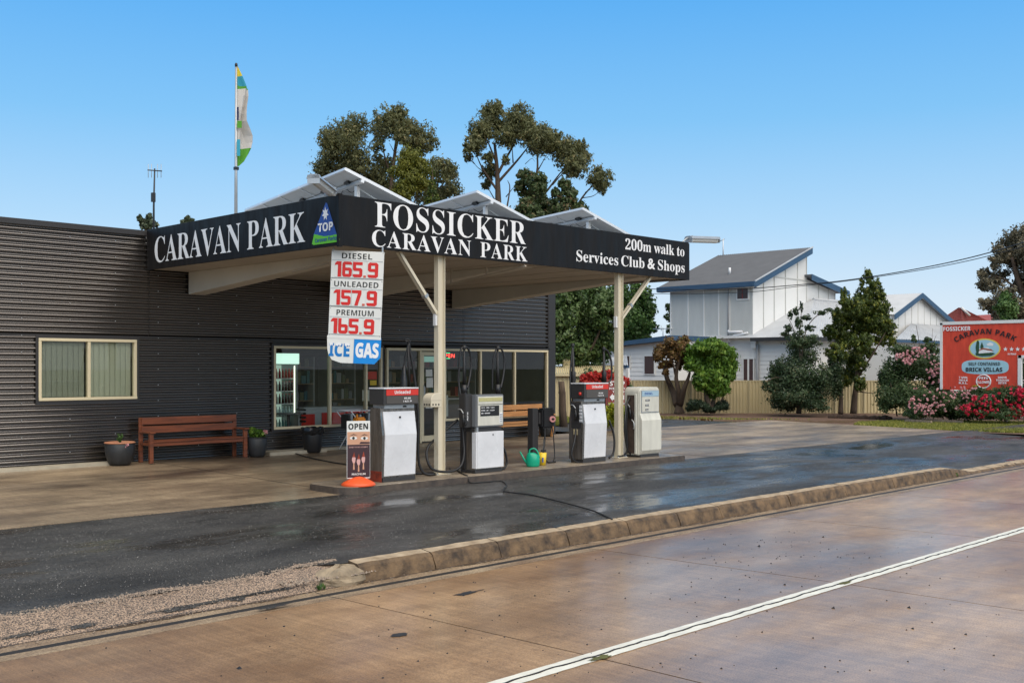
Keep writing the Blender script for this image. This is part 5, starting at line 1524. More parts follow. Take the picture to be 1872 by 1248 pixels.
# neon open sign
xa, xb = P(811.5, 650, Y=FY + .1).x, P(831, 650, Y=FY + .1).x
t = thing("neon_sign", ((xa + xb) / 2, FY + .1, 1.95), "small red neon OPEN sign glowing in the window beside the first post", "neon sign")
mat("neon_red", (.9, .05, .03), .4, emit=(1.0, .06, .04), estr=2.2); mat("neon_green", (.1, .8, .3), .4, emit=(.08, .9, .35), estr=1.2)
text(sansb("OPEN"), (P(805, 653, Y=FY + .1).x, FY + .1, P(820, 653.5, Y=FY + .1).z), rf, uz, xb - P(805, 650, Y=FY + .1).x, .085, "neon_red", t, "lettering")
for zz in (655, 645):
    z = P(820, zz, Y=FY + .1).z; xm_ = P(819, 650, Y=FY + .1).x
    MB().tube([(xm_ - .06, FY + .1, z), (xm_ + .06, FY + .1, z)], .008, 6).build("neon_tube", "neon_green", t)

# ------------------------------------------------------------------ on the roof
c = P(431, 390, Y=19.4); tp = P(434, 118, Y=19.4)
t = thing("flag_pole", (c.x, 19.4, 3.6), "thin grey flag pole standing on the shop roof", "flag pole")
MB().tube([(c.x, 19.4, 3.6), (c.x + .01, 19.4, tp.z - .05)], [.04, .022], 8).build("pole", "galv", t)
MB().lathe((c.x + .01, 19.4, tp.z - .05), [(.0, 0), (.028, .0), (.03, .04), (.02, .07), (0, .075)], 8).build("finial", "black_plastic", t)
MB().box(c.x - .03, c.x + .05, 19.36, 19.44, P(431, 308, Y=19.4).z - .03, P(431, 308, Y=19.4).z + .03).build("cleat", "black_plastic", t)
# flag hanging limp: outline of its free edge in the picture, folded with real depth
edge = [(434, 121, 434.5, 0), (433, 140, 444, 1), (433, 155, 456, 2), (433, 163, 459, 3), (433.5, 175, 457, 3), (434, 195, 451, 3), (434.5, 208, 447.5, 3), (434, 222, 446, 3), (433.5, 236, 450, 3), (433.5, 250, 456, 3), (433.5, 262, 458, 3), (433.5, 272, 457.5, 4), (434, 284, 453, 4), (434, 296, 446, 4), (434, 304, 437, 5)]
t = thing("flag", (c.x, 19.4, tp.z), "limp white flag with green, blue and yellow ends on the roof pole", "flag")
mat("flag_white", (.50, .48, .45), .8); mat("flag_green", (.07, .27, .02), .8); mat("flag_blue", (.03, .30, .42), .8); mat("flag_yellow", (.75, .60, .05), .8); mat("flag_navy", (.015, .025, .09), .8)
cols_ = {0: "flag_yellow", 1: "flag_blue", 2: "flag_green", 3: "flag_white", 4: "flag_green", 5: "flag_navy"}
rows = []
for i, (xl, y, xr, k) in enumerate(edge):
    row = []
    for j in range(9):
        u = j / 8; p = P(xl + (xr - xl) * u, y + (4 * math.sin(u * 3) if i == 2 else 0), Y=19.4)
        dep = .14 * math.sin(u * 7 + i * .5) * min(1, (xr - xl) / 14) * u
        row.append(p + Vector((0, dep, 0)))
    rows.append(row)
bands = {}
for i in range(len(rows) - 1):
    bands.setdefault(cols_[edge[i][3]] + ("" if i < 8 else "_low"), []).append(i)
for key, rr in bands.items():
    b = MB()
    for i in rr:
        for j in range(8): b.quad(rows[i][j], rows[i][j + 1], rows[i + 1][j + 1], rows[i + 1][j])
    bm_ = b.build("flag_band", key.replace("_low", ""), t, smooth=True)
for (x0, x1, y0, y1, m) in ((433.5, 442, 221, 234, "flag_green"), (433, 436.5, 196, 220, "flag_navy"), (433, 439, 255, 285, "flag_blue")):
    b = MB(); q = [P(x0, y1, Y=19.34), P(x1, y1, Y=19.30), P(x1, y0, Y=19.30), P(x0, y0, Y=19.34)]
    b.quad(*q).build("flag_print", m, t, fix=False)
# aerial
c = P(281, 418, Y=20.0); tz = P(281, 308, Y=20.0)
t = thing("tv_aerial", (c.x, 20.0, 3.6), "thin television aerial mast on the roof at the left", "aerial")
MB().tube([(c.x, 20, 3.6), (c.x, 20, 4.9), (c.x + .02, 20, tz.z)], [.025, .02, .014], 7).build("mast", "black_plastic", t)
bm_ = MB().tube([P(270, 311, Y=20.0), P(296, 313, Y=20.0)], .012, 6).build("boom", "black_plastic", t)
for px in (271, 277, 288, 294.5):
    MB().tube([P(px, 300, Y=20.0), P(px, 325, Y=20.0)], .006, 5).build("dipole", "galv", t)
MB().box(c.x - .05, c.x + .02, 19.96, 20.02, P(280, 362, Y=20).z - .08, P(280, 362, Y=20).z + .1).build("amplifier_box", "black_plastic", t)

# ------------------------------------------------------------------ background buildings
XG, YG = 43.5, 26.97
hs = thing("two_storey_house", (47, 30, -.2), "white two storey house with blue fascias and a grey skillion roof", "house")
zP = 3.09; YB = 31.6
# upper storey left wall: flat panels with cover strips
def hb(n, m, *a, par=hs, bv=0): return MB().box(*a).build(n, m, par, bevel=bv)
cuts = [P(px, 560, X=XG).y for px in (1228, 1258, 1287, 1314, 1334)] + [YG]
cuts[0] = YB
for i in range(len(cuts) - 1):
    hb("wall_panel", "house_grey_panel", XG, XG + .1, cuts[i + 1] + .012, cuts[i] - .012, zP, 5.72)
    hb("cover_strip", "house_white", XG - .025, XG + .05, cuts[i] - .03, cuts[i] + .03, zP, 5.72)
hb("wall_core", "house_white", XG + .11, XG + 7.4, YG + .12, YB, -.3, 5.6)
hb("floor_band", "house_white", XG - .04, XG + .09, YG, YB, zP - .07, zP - .001)
# upper right wall (gable under the skillion)
cutx = [XG] + [P(px, 560, Y=YG).x for px in (1395.5, 1415, 1435.5, 1457.5)]; cutx.append(P(1474, 560, Y=YG).x); 
def zroof(x): return 5.78 + (x - XG) * (7.56 - 5.78) / (48.25 - XG)
def zlow(x): return 6.25 - (x - 48.0) * .165
for i in range(len(cutx) - 1):
    a_, b_ = cutx[i] + .012, cutx[i + 1] - .012
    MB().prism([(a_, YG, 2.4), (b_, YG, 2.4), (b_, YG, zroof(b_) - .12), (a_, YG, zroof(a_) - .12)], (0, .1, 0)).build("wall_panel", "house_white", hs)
    MB().prism([(b_ - .01, YG - .03, 2.4), (b_ + .04, YG - .03, 2.4), (b_ + .04, YG - .03, zroof(b_) - .14), (b_ - .01, YG - .03, zroof(b_) - .14)], (0, .05, 0)).build("cover_strip", "house_grey_panel", hs)
hb("cover_strip", "house_grey_panel", cutx[2], cutx[-1], YG - .032, YG - .001, 5.98, 6.03)
xe = [cutx[-1]] + [P(px, 560, Y=YG).x for px in (1496, 1514, 1526)]
for i in range(3):
    a_, b_ = xe[i] + .012, xe[i + 1] - .012
    MB().prism([(a_, YG, 2.4), (b_, YG, 2.4), (b_, YG, zlow(b_) - .12), (a_, YG, zlow(a_) - .12)], (0, .1, 0)).build("wall_panel", "house_white", hs)
    hb("cover_strip", "house_grey_panel", b_ - .01, b_ + .04, YG - .03, YG + .02, 2.4, zlow(b_) - .14)
hb("wall_core", "house_white", xe[0] - .3, xe[-1], YG + .12, YB, 2.0, 5.5)
# roofs
rx0, rx1 = XG - .42, 48.35; ry0, ry1 = YG - .38, YB + .5
b = MB(); n = 46
for i in range(n):
    ya = lerp(ry0, ry1, i / n); yb = lerp(ry0, ry1, (i + 1) / n); ym = (ya + yb) / 2
    z0, z1 = zroof(rx0), zroof(rx1)
    b.add([(rx0, ya, z0), (rx1, ya, z1), (rx1, ym, z1 + .03), (rx0, ym, z0 + .03), (rx1, yb, z1), (rx0, yb, z0)], [(0, 1, 2, 3), (3, 2, 4, 5)])
b.build("roof", "house_roof", hs, fix=False)
MB().prism([(rx0, ry0, zroof(rx0) - .28), (rx1, ry0, zroof(rx1) - .30), (rx1, ry0, zroof(rx1) + .02), (rx0, ry0, zroof(rx0) + .03)], (0, .04, 0)).build("barge_board", "house_blue", hs)
MB().prism([(rx0 - .0, ry0 - .03, zroof(rx0) + .0), (rx1, ry0 - .03, zroof(rx1) - .0), (rx1, ry0 - .03, zroof(rx1) + .05), (rx0, ry0 - .03, zroof(rx0) + .055)], (0, .06, 0)).build("roof_flashing", "tin_roof", hs)
hb("gutter", "house_blue", rx0 - .10, rx0, ry0, ry1, zroof(rx0) - .22, zroof(rx0) + .02, bv=.02)
hb("soffit", "house_white", rx0, XG - .03, ry0, ry1, zroof(rx0) - .23, zroof(rx0) - .2)
ly0 = YG - .38
MB().prism([(48.2, ly0, zlow(48.2) - .02), (52.1, ly0, zlow(52.1) - .02), (52.1, ly0, zlow(52.1) + .06), (48.2, ly0, zlow(48.2) + .06)], (0, YB - ly0, 0)).build("roof", "house_roof", hs)
MB().prism([(48.2, ly0 - .04, zlow(48.2) - .22), (52.1, ly0 - .04, zlow(52.1) - .24), (52.1, ly0 - .04, zlow(52.1) + .07), (48.2, ly0 - .04, zlow(48.2) + .07)], (0, .035, 0)).build("barge_board", "house_blue", hs)
# window upper
ya, yb = P(1349, 530, X=XG).y, P(1368, 530, X=XG).y; za, zb = P(1358, 546, X=XG).z, P(1358, 521, X=XG).z
fr = MB().box(XG - .05, XG + .06, yb - .06, ya + .06, za - .07, zb + .06).build("window", "house_white", hs, bevel=.01)
MB().box(XG - .058, XG - .051, yb, ya, za, zb).build("pane", "brown_window", fr)
for yy in (yb + (ya - yb) * .5, ): MB().box(XG - .07, XG - .059, yy - .015, yy + .015, za, zb).build("mullion", "maroon_sign", fr)
# ground floor weatherboards on both faces
def boards(x0, x1, y0, y1, z0, z1, par, n, axis, skip=None):
    b = MB(); h = (z1 - z0) / n
    for i in range(n):
        za_ = z0 + i * h; zb_ = za_ + h
        if axis == 'X': b.add([(x0 - .03, y0, za_), (x0 - .03, y1, za_), (x0 - .008, y1, zb_), (x0 - .008, y0, zb_), (x0 - .004, y0, za_), (x0 - .004, y1, za_)], [(0, 1, 2, 3), (4, 5, 1, 0)])
        else: b.add([(x0, y0 - .03, za_), (x1, y0 - .03, za_), (x1, y0 - .008, zb_), (x0, y0 - .008, zb_), (x0, y0 - .004, za_), (x1, y0 - .004, za_)], [(0, 1, 2, 3), (4, 5, 1, 0)])
    o = b.build("weatherboards", "house_white", par, fix=False); o["kind"] = "stuff"; return o
boards(XG + .1, 0, YG - .2, YB, -.3, zP - .07, hs, 18, 'X')
# right of the downpipe the lower storey steps forward under the tin roof
DX, DY = P(1383, 640, d=49).x, P(1383, 640, d=49).y
boards(XG + .0, 0, 24.6, YG - .2, -.3, 3.0, hs, 17, 'X')
hb("wall_core", "house_white", XG + .02, 56, 24.62, YG + .1, -.3, 2.95)
wy0, wy1 = P(1361, 660, X=XG).y, P(1378, 660, X=XG).y
za, zb = P(1370, 695, X=XG).z, P(1370, 656, X=XG).z
fr = MB().box(XG - .07, XG + .05, wy1 - .06, wy0 + .06, za - .05, zb + .05).build("window", "house_white", hs, bevel=.01)
MB().box(XG - .078, XG - .071, wy1, (wy0 + wy1) / 2 - .05, za, zb).build("pane", "brown_window", fr)
MB().box(XG - .078, XG - .071, (wy0 + wy1) / 2 + .05, wy0, za, zb).build("pane", "brown_window", fr)
dp = P(1387, 640, X=XG).y
MB().tube([(XG - .1, dp, -.2), (XG - .1, dp, 2.75)], .07, 8).build("downpipe", "head_pipe", hs) if mat("head_pipe", (.30, .31, .32), .5) else None
hb("rainhead", "house_white", XG - .18, XG - .02, dp + .05, dp + .3, 2.6, 2.95)
yy = P(1332.5, 600, X=XG).y
MB().tube([(XG - .07, yy, 3.2), (XG - .07, yy, 5.55)], .035, 7).build("downpipe", "head_pipe", hs)
MB().tube([P(1332, 626, X=XG - .09), P(1334, 618, X=XG - .09), P(1342, 613, X=XG - .09), P(1355, 611, X=XG - .09), P(1367, 608, X=XG - .09)], .05, 8).build("waste_pipe", "pump_white", hs)
MB().tube([P(1331, 604, X=XG - .09), P(1333, 607, X=XG - .09), P(1357, 606, X=XG - .09)], .06, 8).build("waste_pipe", "pump_white", hs)
MB().tube([P(1332.5, 618, X=XG - .09), P(1332.5, 690, X=XG - .09)], .03, 7).build("downpipe", "head_pipe", hs)
q = P(1334, 499, X=44.6)
MB().tube([(44.6, q.y, zroof(44.6)), (44.6, q.y, zroof(44.6) + .32)], .06, 8).build("vent_pipe", "white_metal", hs)
q = P(1322, 463, X=48.2); MB().tube([(48.2, q.y, 7.5), (48.2, q.y, P(1322, 437, X=48.2).z)], .03, 6).build("aerial_mast", "white_metal", hs)
MB().tube([P(1316, 441, X=48.2), P(1325, 437, X=48.2)], .02, 5).build("aerial_arm", "galv", hs)

def tin(par, quad4, n, m="tin_roof", name="roof", rib=.035):
    """ribbed sheet roof over a quad a-b (eave), c-d (ridge)"""
    a, b_, c, d = [Vector(q) for q in quad4]; nn = (b_ - a).cross(d - a).normalized()
    if nn.z < 0: nn = -nn
    mb = MB()
    for i in range(n):
        t0, t1 = i / n, (i + 1) / n; tm = (t0 + t1) / 2
        A0, A1, Am = a.lerp(b_, t0), a.lerp(b_, t1), a.lerp(b_, tm) + nn * rib
        D0, D1, Dm = d.lerp(c, t0), d.lerp(c, t1), d.lerp(c, tm) + nn * rib
        mb.add([A0, Am, Dm, D0, A1, D1], [(0, 1, 2, 3), (1, 4, 5, 2)])
    return mb.build(name, m, par, fix=False)
# single storey wing with a big pale tin roof and small gable
EY = 24.2; zE = P(1373, 617, X=XG - .45).z
e0 = (XG - .45, EY, zE); 
rxr = XG + 6.5; zR = P(1520, 538, Y=27.3, ).z
rl = P(1487, 548, d=53.5)
tin(hs, (e0, (XG + 15, EY, zE), (XG + 15, rl.y, rl.z), tuple(rl)), 60)
MB().add([(XG - .45, EY, zE), tuple(rl), (XG - .45 + .0, rl.y + 3.5, zE)], [(0, 1, 2)]).build("roof", "tin_roof", hs, fix=False)
hb("gutter", "charcoal_flat", XG - .52, XG + 15, EY - .1, EY + .0, zE - .17, zE - .01)
hb("gutter", "charcoal_flat", XG - .55, XG - .45, EY, YG - .2, zE - .17, zE - .01)
b = MB(); b.tube([tuple(rl + Vector((0, 0, .03))), (XG + 15, rl.y, rl.z + .03)], .08, 6); b.build("ridge_cap", "tin_roof", hs)

w2h = thing("gabled_house", (55, 22, -.2), "white single storey house with blue gable behind the pink roses", "house", None)
GY = P(1690, 560, d=50).y; gd = 50
def g2(px, py): return P(px, py, Y=gyp)
gyp = 23.6
ap = P(1677, 541, Y=gyp); le = P(1630, 577, Y=gyp); re = P(1733, 590, Y=gyp)
zb_ = P(1640, 622, Y=gyp).z
xl, xr = le.x, re.x
nst = 9; xs_ = [lerp(xl, xr, i / nst) for i in range(nst + 1)]
def zg2(x): return lerp(le.z, ap.z, (x - xl) / (ap.x - xl)) if x < ap.x else lerp(ap.z, re.z, (x - ap.x) / (xr - ap.x))
for i in range(nst):
    a_, b_ = xs_[i] + .012, xs_[i + 1] - .012
    if a_ < ap.x < b_: pts = [(a_, gyp, zb_), (b_, gyp, zb_), (b_, gyp, zg2(b_)), (ap.x, gyp, ap.z), (a_, gyp, zg2(a_))]
    else: pts = [(a_, gyp, zb_), (b_, gyp, zb_), (b_, gyp, zg2(b_)), (a_, gyp, zg2(a_))]
    MB().prism(pts, (0, .1, 0)).build("wall_panel", "house_white", w2h)
    MB().box(b_, b_ + .024, gyp - .02, gyp + .02, zb_, max(zb_ + .05, zg2(b_) - .1)).build("cover_strip", "house_grey_panel", w2h)
for (p, q) in ((le, ap), (re, ap)):
    p = p + (p - ap) * .08; MB().prism([p + Vector((0, -.3, -.12)), q + Vector((0, -.3, -.1)), q + Vector((0, -.3, .14)), p + Vector((0, -.3, .14))], (0, .05, 0)).build("barge_board", "house_blue", w2h)
    o = p + Vector((0, -.24, .12)); r = q + Vector((0, -.24, .12))
    tin(w2h, (o, o + Vector((0, 3, 0)), r + Vector((0, 3, 0)), r), 30)
# lean-to tin roof under it and wall
e1 = P(1637, 620, Y=gyp - 2.0); e2 = P(1760, 618, Y=gyp - 2.0); r1 = P(1665, 592, Y=gyp - .05); r2 = P(1800, 590, Y=gyp - .05)
tin(w2h, (e1, (e2.x + 4, e2.y, e1.z), (e2.x + 4, r1.y, r1.z), (r1.x, r1.y, r1.z)), 46)
MB().box(e1.x, e2.x + 4, e1.y - .08, e1.y, e1.z - .14, e1.z - .01).build("gutter", "house_blue", w2h)
MB().box(e1.x + .2, e2.x + 4, e1.y + .3, gyp + 6, -.3, e1.z - .02).build("wall_core", "house_white", w2h)
MB().box(xl + .05, xr - .05, gyp + .12, gyp + 6.5, -.3, zb_ + .3).build("wall_core", "house_white", w2h)

# pale wing left of the house
lw = thing("weatherboard_wing", (40, 33, -.2), "white weatherboard wing with blue sloping fascia, left of the house", "house")
xw = 40.5
yl, yr = P(1116, 640, X=xw).y, P(1232, 640, X=xw).y
zt0, zt1 = P(1116, 632, X=xw).z, P(1228, 618, X=xw).z
MB().prism([(xw, yl, -.3), (xw, yr, -.3), (xw, yr, zt1 - .1), (xw, yl, zt0 - .1)], (3.0, 0, 0)).build("wall_core", "house_white", lw)
b = MB(); n = 14
for i in range(n):
    za_, zb2 = -.3 + i * (zt0 + .1) / n, -.3 + (i + 1) * (zt0 + .1) / n
    b.add([(xw - .035, yr, za_), (xw - .035, yl, za_), (xw - .01, yl, zb2), (xw - .01, yr, zb2), (xw - .005, yr, za_), (xw - .005, yl, za_)], [(0, 1, 2, 3), (4, 5, 1, 0)])
o = b.build("weatherboards", "house_white", lw, fix=False); o["kind"] = "stuff"
MB().prism([(xw - .45, yl + .6, zt0 - .12), (xw - .45, yr - .1, zt1 - .10), (xw - .45, yr - .1, zt1 + .12), (xw - .45, yl + .6, zt0 + .05)], (3.8, 0, 0)).build("roof", "house_blue", lw)
for (a1, a2, z1, z2) in ((1137, 1151, 672, 651), (1179, 1196, 683, 651)):
    ya, yb = P(a1, 660, X=xw - .05).y, P(a2, 660, X=xw - .05).y; za, zb = P(a1, z1, X=xw - .05).z, P(a1, z2, X=xw - .05).z
    fr = MB().box(xw - .08, xw - .03, yb - .05, ya + .05, za - .05, zb + .05).build("window", "house_white", lw)
    MB().box(xw - .088, xw - .081, yb, ya, za, zb).build("pane", "brown_window", fr)
q = P(1212, 618, X=xw + 1.5)
MB().tube([q, q + uz * .5], .02, 5).build("aerial_mast", "galv", lw)
for k in range(4): MB().tube([q + uz * .35 + Vector((0, -.5 + k * .3, 0)), q + uz * .6 + Vector((0, -.5 + k * .3, 0))], .015, 5).build("aerial_rod", "galv", lw)
MB().tube([q + uz * .45 + Vector((0, -.6, 0)), q + uz * .45 + Vector((0, .6, 0))], .02, 5).build("aerial_boom", "galv", lw)

cp_ = thing("carport", (36, 31, -.2), "low blue edged pale tin roof behind the red flowering shrub", "carport")
a, b_ = P(1080, 668, d=44), P(1148, 668, d=42); c, d_ = P(1146, 650, d=45), P(1120, 654, d=46)
tin(cp_, (a, b_, c, d_), 16)
MB().bar(a - uz * .05, b_ - uz * .05, .06, .12).build("gutter", "house_blue", cp_)
for q in (a, b_): MB().bar((q.x, q.y, -.2), q - uz * .1, .1).build("post", "house_white", cp_)

sh = thing("garden_shed", (33, 28, -.2), "cream ribbed steel shed with a low roof beyond the shop corner", "shed")
a, b_ = P(1004, 752, d=40), P(1132, 752, d=40)
def ribwall(par, p, q, z0, z1, n, m, name, depth=.03):
    p, q = Vector(p), Vector(q); dr_ = (q - p).normalized(); nn = dr_.cross(uz); mb = MB(); vs = []
    for i in range(n * 4 + 1):
        s = p.lerp(q, i / (n * 4)); o = nn * (depth if i % 4 in (1, 2) else 0)
        vs += [(s.x + o.x, s.y + o.y, z0), (s.x + o.x, s.y + o.y, z1)]
    mb.add(vs, [(2 * i, 2 * i + 2, 2 * i + 3, 2 * i + 1) for i in range(n * 4)])
    return mb.build(name, m, par, fix=False)
zs1 = P(1004, 683, d=40).z
ribwall(sh, a, b_, -.35, zs1, 16, "fence_cream", "wall")
e0_, e1_ = P(1000, 683, d=39.8), P(1136, 683, d=39.8); r0_, r1_ = P(1000, 669, d=42.5), P(1128, 669, d=42.5)
tin(sh, (e0_, e1_, r1_, r0_), 34, "fence_cream")
MB().bar(e0_ - uz * .04, e1_ - uz * .04, .05, .09).build("gutter", "fence_trim", sh)
q = P(1036, 670, d=42)
MB().lathe(q - uz * .1, [(.16, 0), (.16, .28), (.19, .3), (.15, .42), (0, .46)], 12).build("roof_vent", "fence_cream", sh)

rh = thing("red_roofed_house", (75, 40, -.3), "distant house with a faded red hipped tin roof behind the red sign", "house")
D = 72
def q_(x, y, d=D): return P(x, y, d=d)
tin(rh, (q_(1695, 600), q_(1760, 600), q_(1757, 562.5), q_(1752, 562)), 18, "tin_roof_red")
tin(rh, (q_(1760, 600), q_(1815, 590, 74), q_(1757, 562.5), q_(1757, 562)), 14, "tin_roof_red")
tin(rh, (q_(1765, 600), q_(1885, 600), q_(1880, 571, 78), q_(1776, 577, 74)), 40, "tin_roof_red")
b = MB(); b.tube([q_(1757, 562), q_(1773, 577)], .08, 6); b.build("ridge_cap", "house_white", rh)
MB().bar(q_(1694, 603), q_(1890, 603), .2, .3).build("gutter", "house_white", rh)
a, b_ = q_(1700, 640, 73), q_(1900, 640, 73)
MB().bar((a.x, a.y, 1.9), (b_.x, b_.y, 1.9), .1, 5.0).build("wall", "house_white", rh)

# ------------------------------------------------------------------ cream steel fence
fn = thing("steel_fence", (38, 25, -.25), "long cream ribbed steel fence in front of the white houses", "fence")
fd = 46.5
px_posts = [1104, 1158, 1212, 1264, 1316, 1369, 1421, 1473, 1526, 1579, 1632, 1686, 1740]
for i in range(len(px_posts) - 1):
    a, b_ = P(px_posts[i], 755, d=fd), P(px_posts[i + 1], 755, d=fd)
    ribwall(fn, a, b_, -.32, P(0, 697, d=fd).z, 9, "fence_cream", "fence_panel", .035)
    MB().bar((a.x, a.y, P(0, 696, d=fd).z), (b_.x, b_.y, P(0, 696, d=fd).z), .06, .05).build("top_rail", "fence_trim", fn)
    MB().bar((a.x - .03, a.y - .03, -.32), (a.x - .03, a.y - .03, P(0, 695, d=fd).z), .07).build("fence_post", "fence_trim", fn)

# ------------------------------------------------------------------ red billboard
BX = 38.6
bb = thing("roadside_billboard", (BX, 14, -.2), "large red hand painted caravan park sign with an oval picture behind the roses", "sign")
def B(px, py, l=0.): return P(px, py, X=BX - l)
zt_, zb_ = B(1722, 593).z, B(1745, 712).z
yl_ = B(1722, 650).y; ystep = B(1861, 650).y; yr_ = yl_ - 4.6; zst = B(1861, 649).z
MB().prism([(BX, yl_, zb_), (BX, ystep, zb_), (BX, ystep, zst), (BX, yr_, zst), (BX, yr_, zt_), (BX, yl_, zt_)], (.06, 0, 0)).build("board", "billboard_red", bb)
for (y0, y1, z0, z1) in ((yl_ - .03, yl_ + .06, zb_, zt_ + .05), (yr_, yl_ + .06, zt_ - .02, zt_ + .09), (ystep - .12, ystep, zb_, zst), (yr_, ystep - .01, zst - .1, zst + .0)):
    MB().box(BX - .03, BX + .08, y0, y1, z0, z1).build("white_edge", "house_white", bb)
for y in (yl_ - .3, ystep + .4): MB().box(BX + .07, BX + .17, y, y + .1, -.3, zt_ - .1).build("support_post", "bark_pale", bb)
def btext(s, xl, xr, yb, cap, m, off=0., arc=0., font=sansb, name="lettering", sp=1.):
    a, c = B(xl, yb), B(xr, yb); top = B(xl, yb - cap)
    z = (B((xl + xr) / 2, yb)).z; a.z = z
    return text(font(s), a, Vector((0, -1, 0)), uz, a.y - c.y, B((xl + xr) / 2, yb - cap).z - z, m, bb, name, off=off, arc=arc, sp=sp, lift=.03)
btext("FOSSICKER", 1725, 1775, 604.5, 7.5, "letter_white", off=.01)
btext("CARAVAN PARK", 1748, 1855, 625, 9.5, "print_black", off=.005, arc=.55, sp=1.1)
def boval(cx, cy, rx, ry, lift, m, name, n=40, sup=2.):
    pts = []
    for k in range(n):
        a = 2 * math.pi * k / n; c_, s_ = math.cos(a), math.sin(a)
        pts.append(B(cx + rx * math.copysign(abs(c_) ** (2 / sup), c_), cy - ry * math.copysign(abs(s_) ** (2 / sup), s_), lift))
    return MB().prism(pts, (.003, 0, 0)).build(name, m, bb)
boval(1800, 637, 29, 18.5, .006, "yellow_paint", "oval_border")
boval(1800, 637, 26.5, 16, .012, "billboard_blue", "oval_picture")
def bpoly(pts, lift, m, name="painted_shape"): return MB().prism([B(x, y, lift) for x, y in pts], (.002, 0, 0)).build(name, m, bb)
mat("paint_green", (.02, .07, .03), .6); mat("paint_roof", (.32, .10, .06), .6)
bpoly([(1786, 642), (1791, 637), (1806, 635), (1814, 641), (1815, 645), (1790, 647)], .016, "letter_white", "painted_wall")
bpoly([(1787, 642), (1796, 635.5), (1812, 638), (1817, 642), (1805, 640), (1797, 638.5)], .020, "paint_roof", "painted_roof")
bpoly([(1785, 647), (1783.5, 635), (1785.5, 624), (1788, 621), (1790, 626), (1790, 640), (1788.5, 647)], .024, "paint_green", "painted_cypress")
bpoly([(1793, 640), (1792, 633), (1795, 625), (1798, 633), (1797, 639)], .018, "paint_green", "painted_cypress")
bpoly([(1783, 645), (1790, 646), (1800, 645), (1814, 644), (1819, 646), (1812, 650), (1795, 651), (1784, 649)], .028, "paint_green", "painted_bushes")
bpoly([(1803, 629), (1810, 625.5), (1816, 628), (1815, 632), (1806, 632)], .016, "letter_white", "painted_cloud")
boval(1801, 670.5, 43, 13.2, .006, "billboard_blue", "blue_panel", sup=3.2)
btext("SELF CONTAINED", 1771, 1829, 667.5, 5.5, "print_black", off=0)
btext("BRICK VILLAS", 1766, 1833, 679, 7.5, "print_black", off=.008)
for k in range(4):
    cx = 1838 + k * 11.2; pts = []
    for j in range(10):
        r = 4.3 if j % 2 == 0 else 1.9; a = math.pi * j / 5
        pts.append((cx + r * math.sin(a), 638 - r * math.cos(a)))
    bpoly(pts, .006, "letter_white", "painted_star")
btext("RATING", 1843, 1858, 648.5, 3.2, "letter_white", off=.01)
for i, s in enumerate(("7 MIN.", "WALK", "R.S.L.")): btext(s, 1753.5, 1770, 691.5 + i * 5, 3.6, "letter_white", off=.02)
for i, s in enumerate(("DRIVE", "THROUGH", "SITES")): btext(s, (1825, 1821.5, 1825.5)[i], (1841, 1845, 1840.5)[i], 691.5 + i * 5, 3.6, "letter_white", off=.02)
b = MB(); pts = [B(1798 + 13 * math.cos(a), 697 - 12 * math.sin(a), .008) for a in np.linspace(0, 2 * math.pi, 33)]
b.tube(pts, .022, 5, cap=False); b.build("ring", "letter_white", bb)
btext("PETS", 1790.5, 1806.5, 693, 4.2, "letter_white", off=.02)
btext("ALLOWED", 1786, 1810, 700.5, 4.6, "letter_white", off=.02)

# maroon park sign near the second post
md = 31.0
ms_ = thing("entry_sign", P(1127, 745, d=md), "maroon STOP park entry sign with a white arrow behind the second post", "sign")
ctr = P(1126.5, 719, d=md); r_ = cr_
def M(px, py, l=0.): return P(px, py, d=md - l)
MB().prism([M(1107, 751), M(1146.5, 751), M(1145, 694), M(1108, 693)], Vector((CA, SA, 0)) * .04).build("board", "maroon_sign", ms_)
def mtext(s, xl, xr, yb, cap): 
    a, c = M(xl, yb, .01), M(xr, yb, .01); text(sansb(s), a, cr_, uz, (c - a).length, cap / F * md, "letter_white", ms_, "lettering", off=.01)
mtext("STOP", 1115, 1142, 705, 8.5); mtext("PARK ENTRY", 1114, 1143, 712, 4); mtext("THIS WAY", 1120, 1142, 718, 4); mtext("NO THRU ROAD", 1112, 1144, 739, 3.4)
MB().prism([M(x, y, .012) for x, y in ((1114.5, 726), (1120, 719), (1120, 722), (1141, 722), (1141, 730), (1120, 730), (1120, 733))], Vector((CA, SA, 0)) * .008).build("arrow", "letter_white", ms_)
for px in (1110, 1143): MB().bar(tuple(M(px, 751)[:2]) + (-.2,), tuple(M(px, 700, -.05)[:2]) + (M(px, 700).z,), .06).build("support_post", "bark", ms_)

# dead trunk by the shed
c = P(1031, 750, d=31.5); c.z = -.13
t = thing("tree_stump", c, "tall bare lopped trunk in front of the cream shed", "stump")
MB().tube([c, c + Vector((-.03, .03, .4)) + uz * .2, P(1028, 718, d=31.5), P(1026, 697, d=31.5)], [.13, .11, .10, .09], 9).build("trunk", "bark", t)
MB().tube([P(1029, 718, d=31.5), P(1021, 717, d=31.5)], [.04, .03], 6).build("limb", "bark", t)

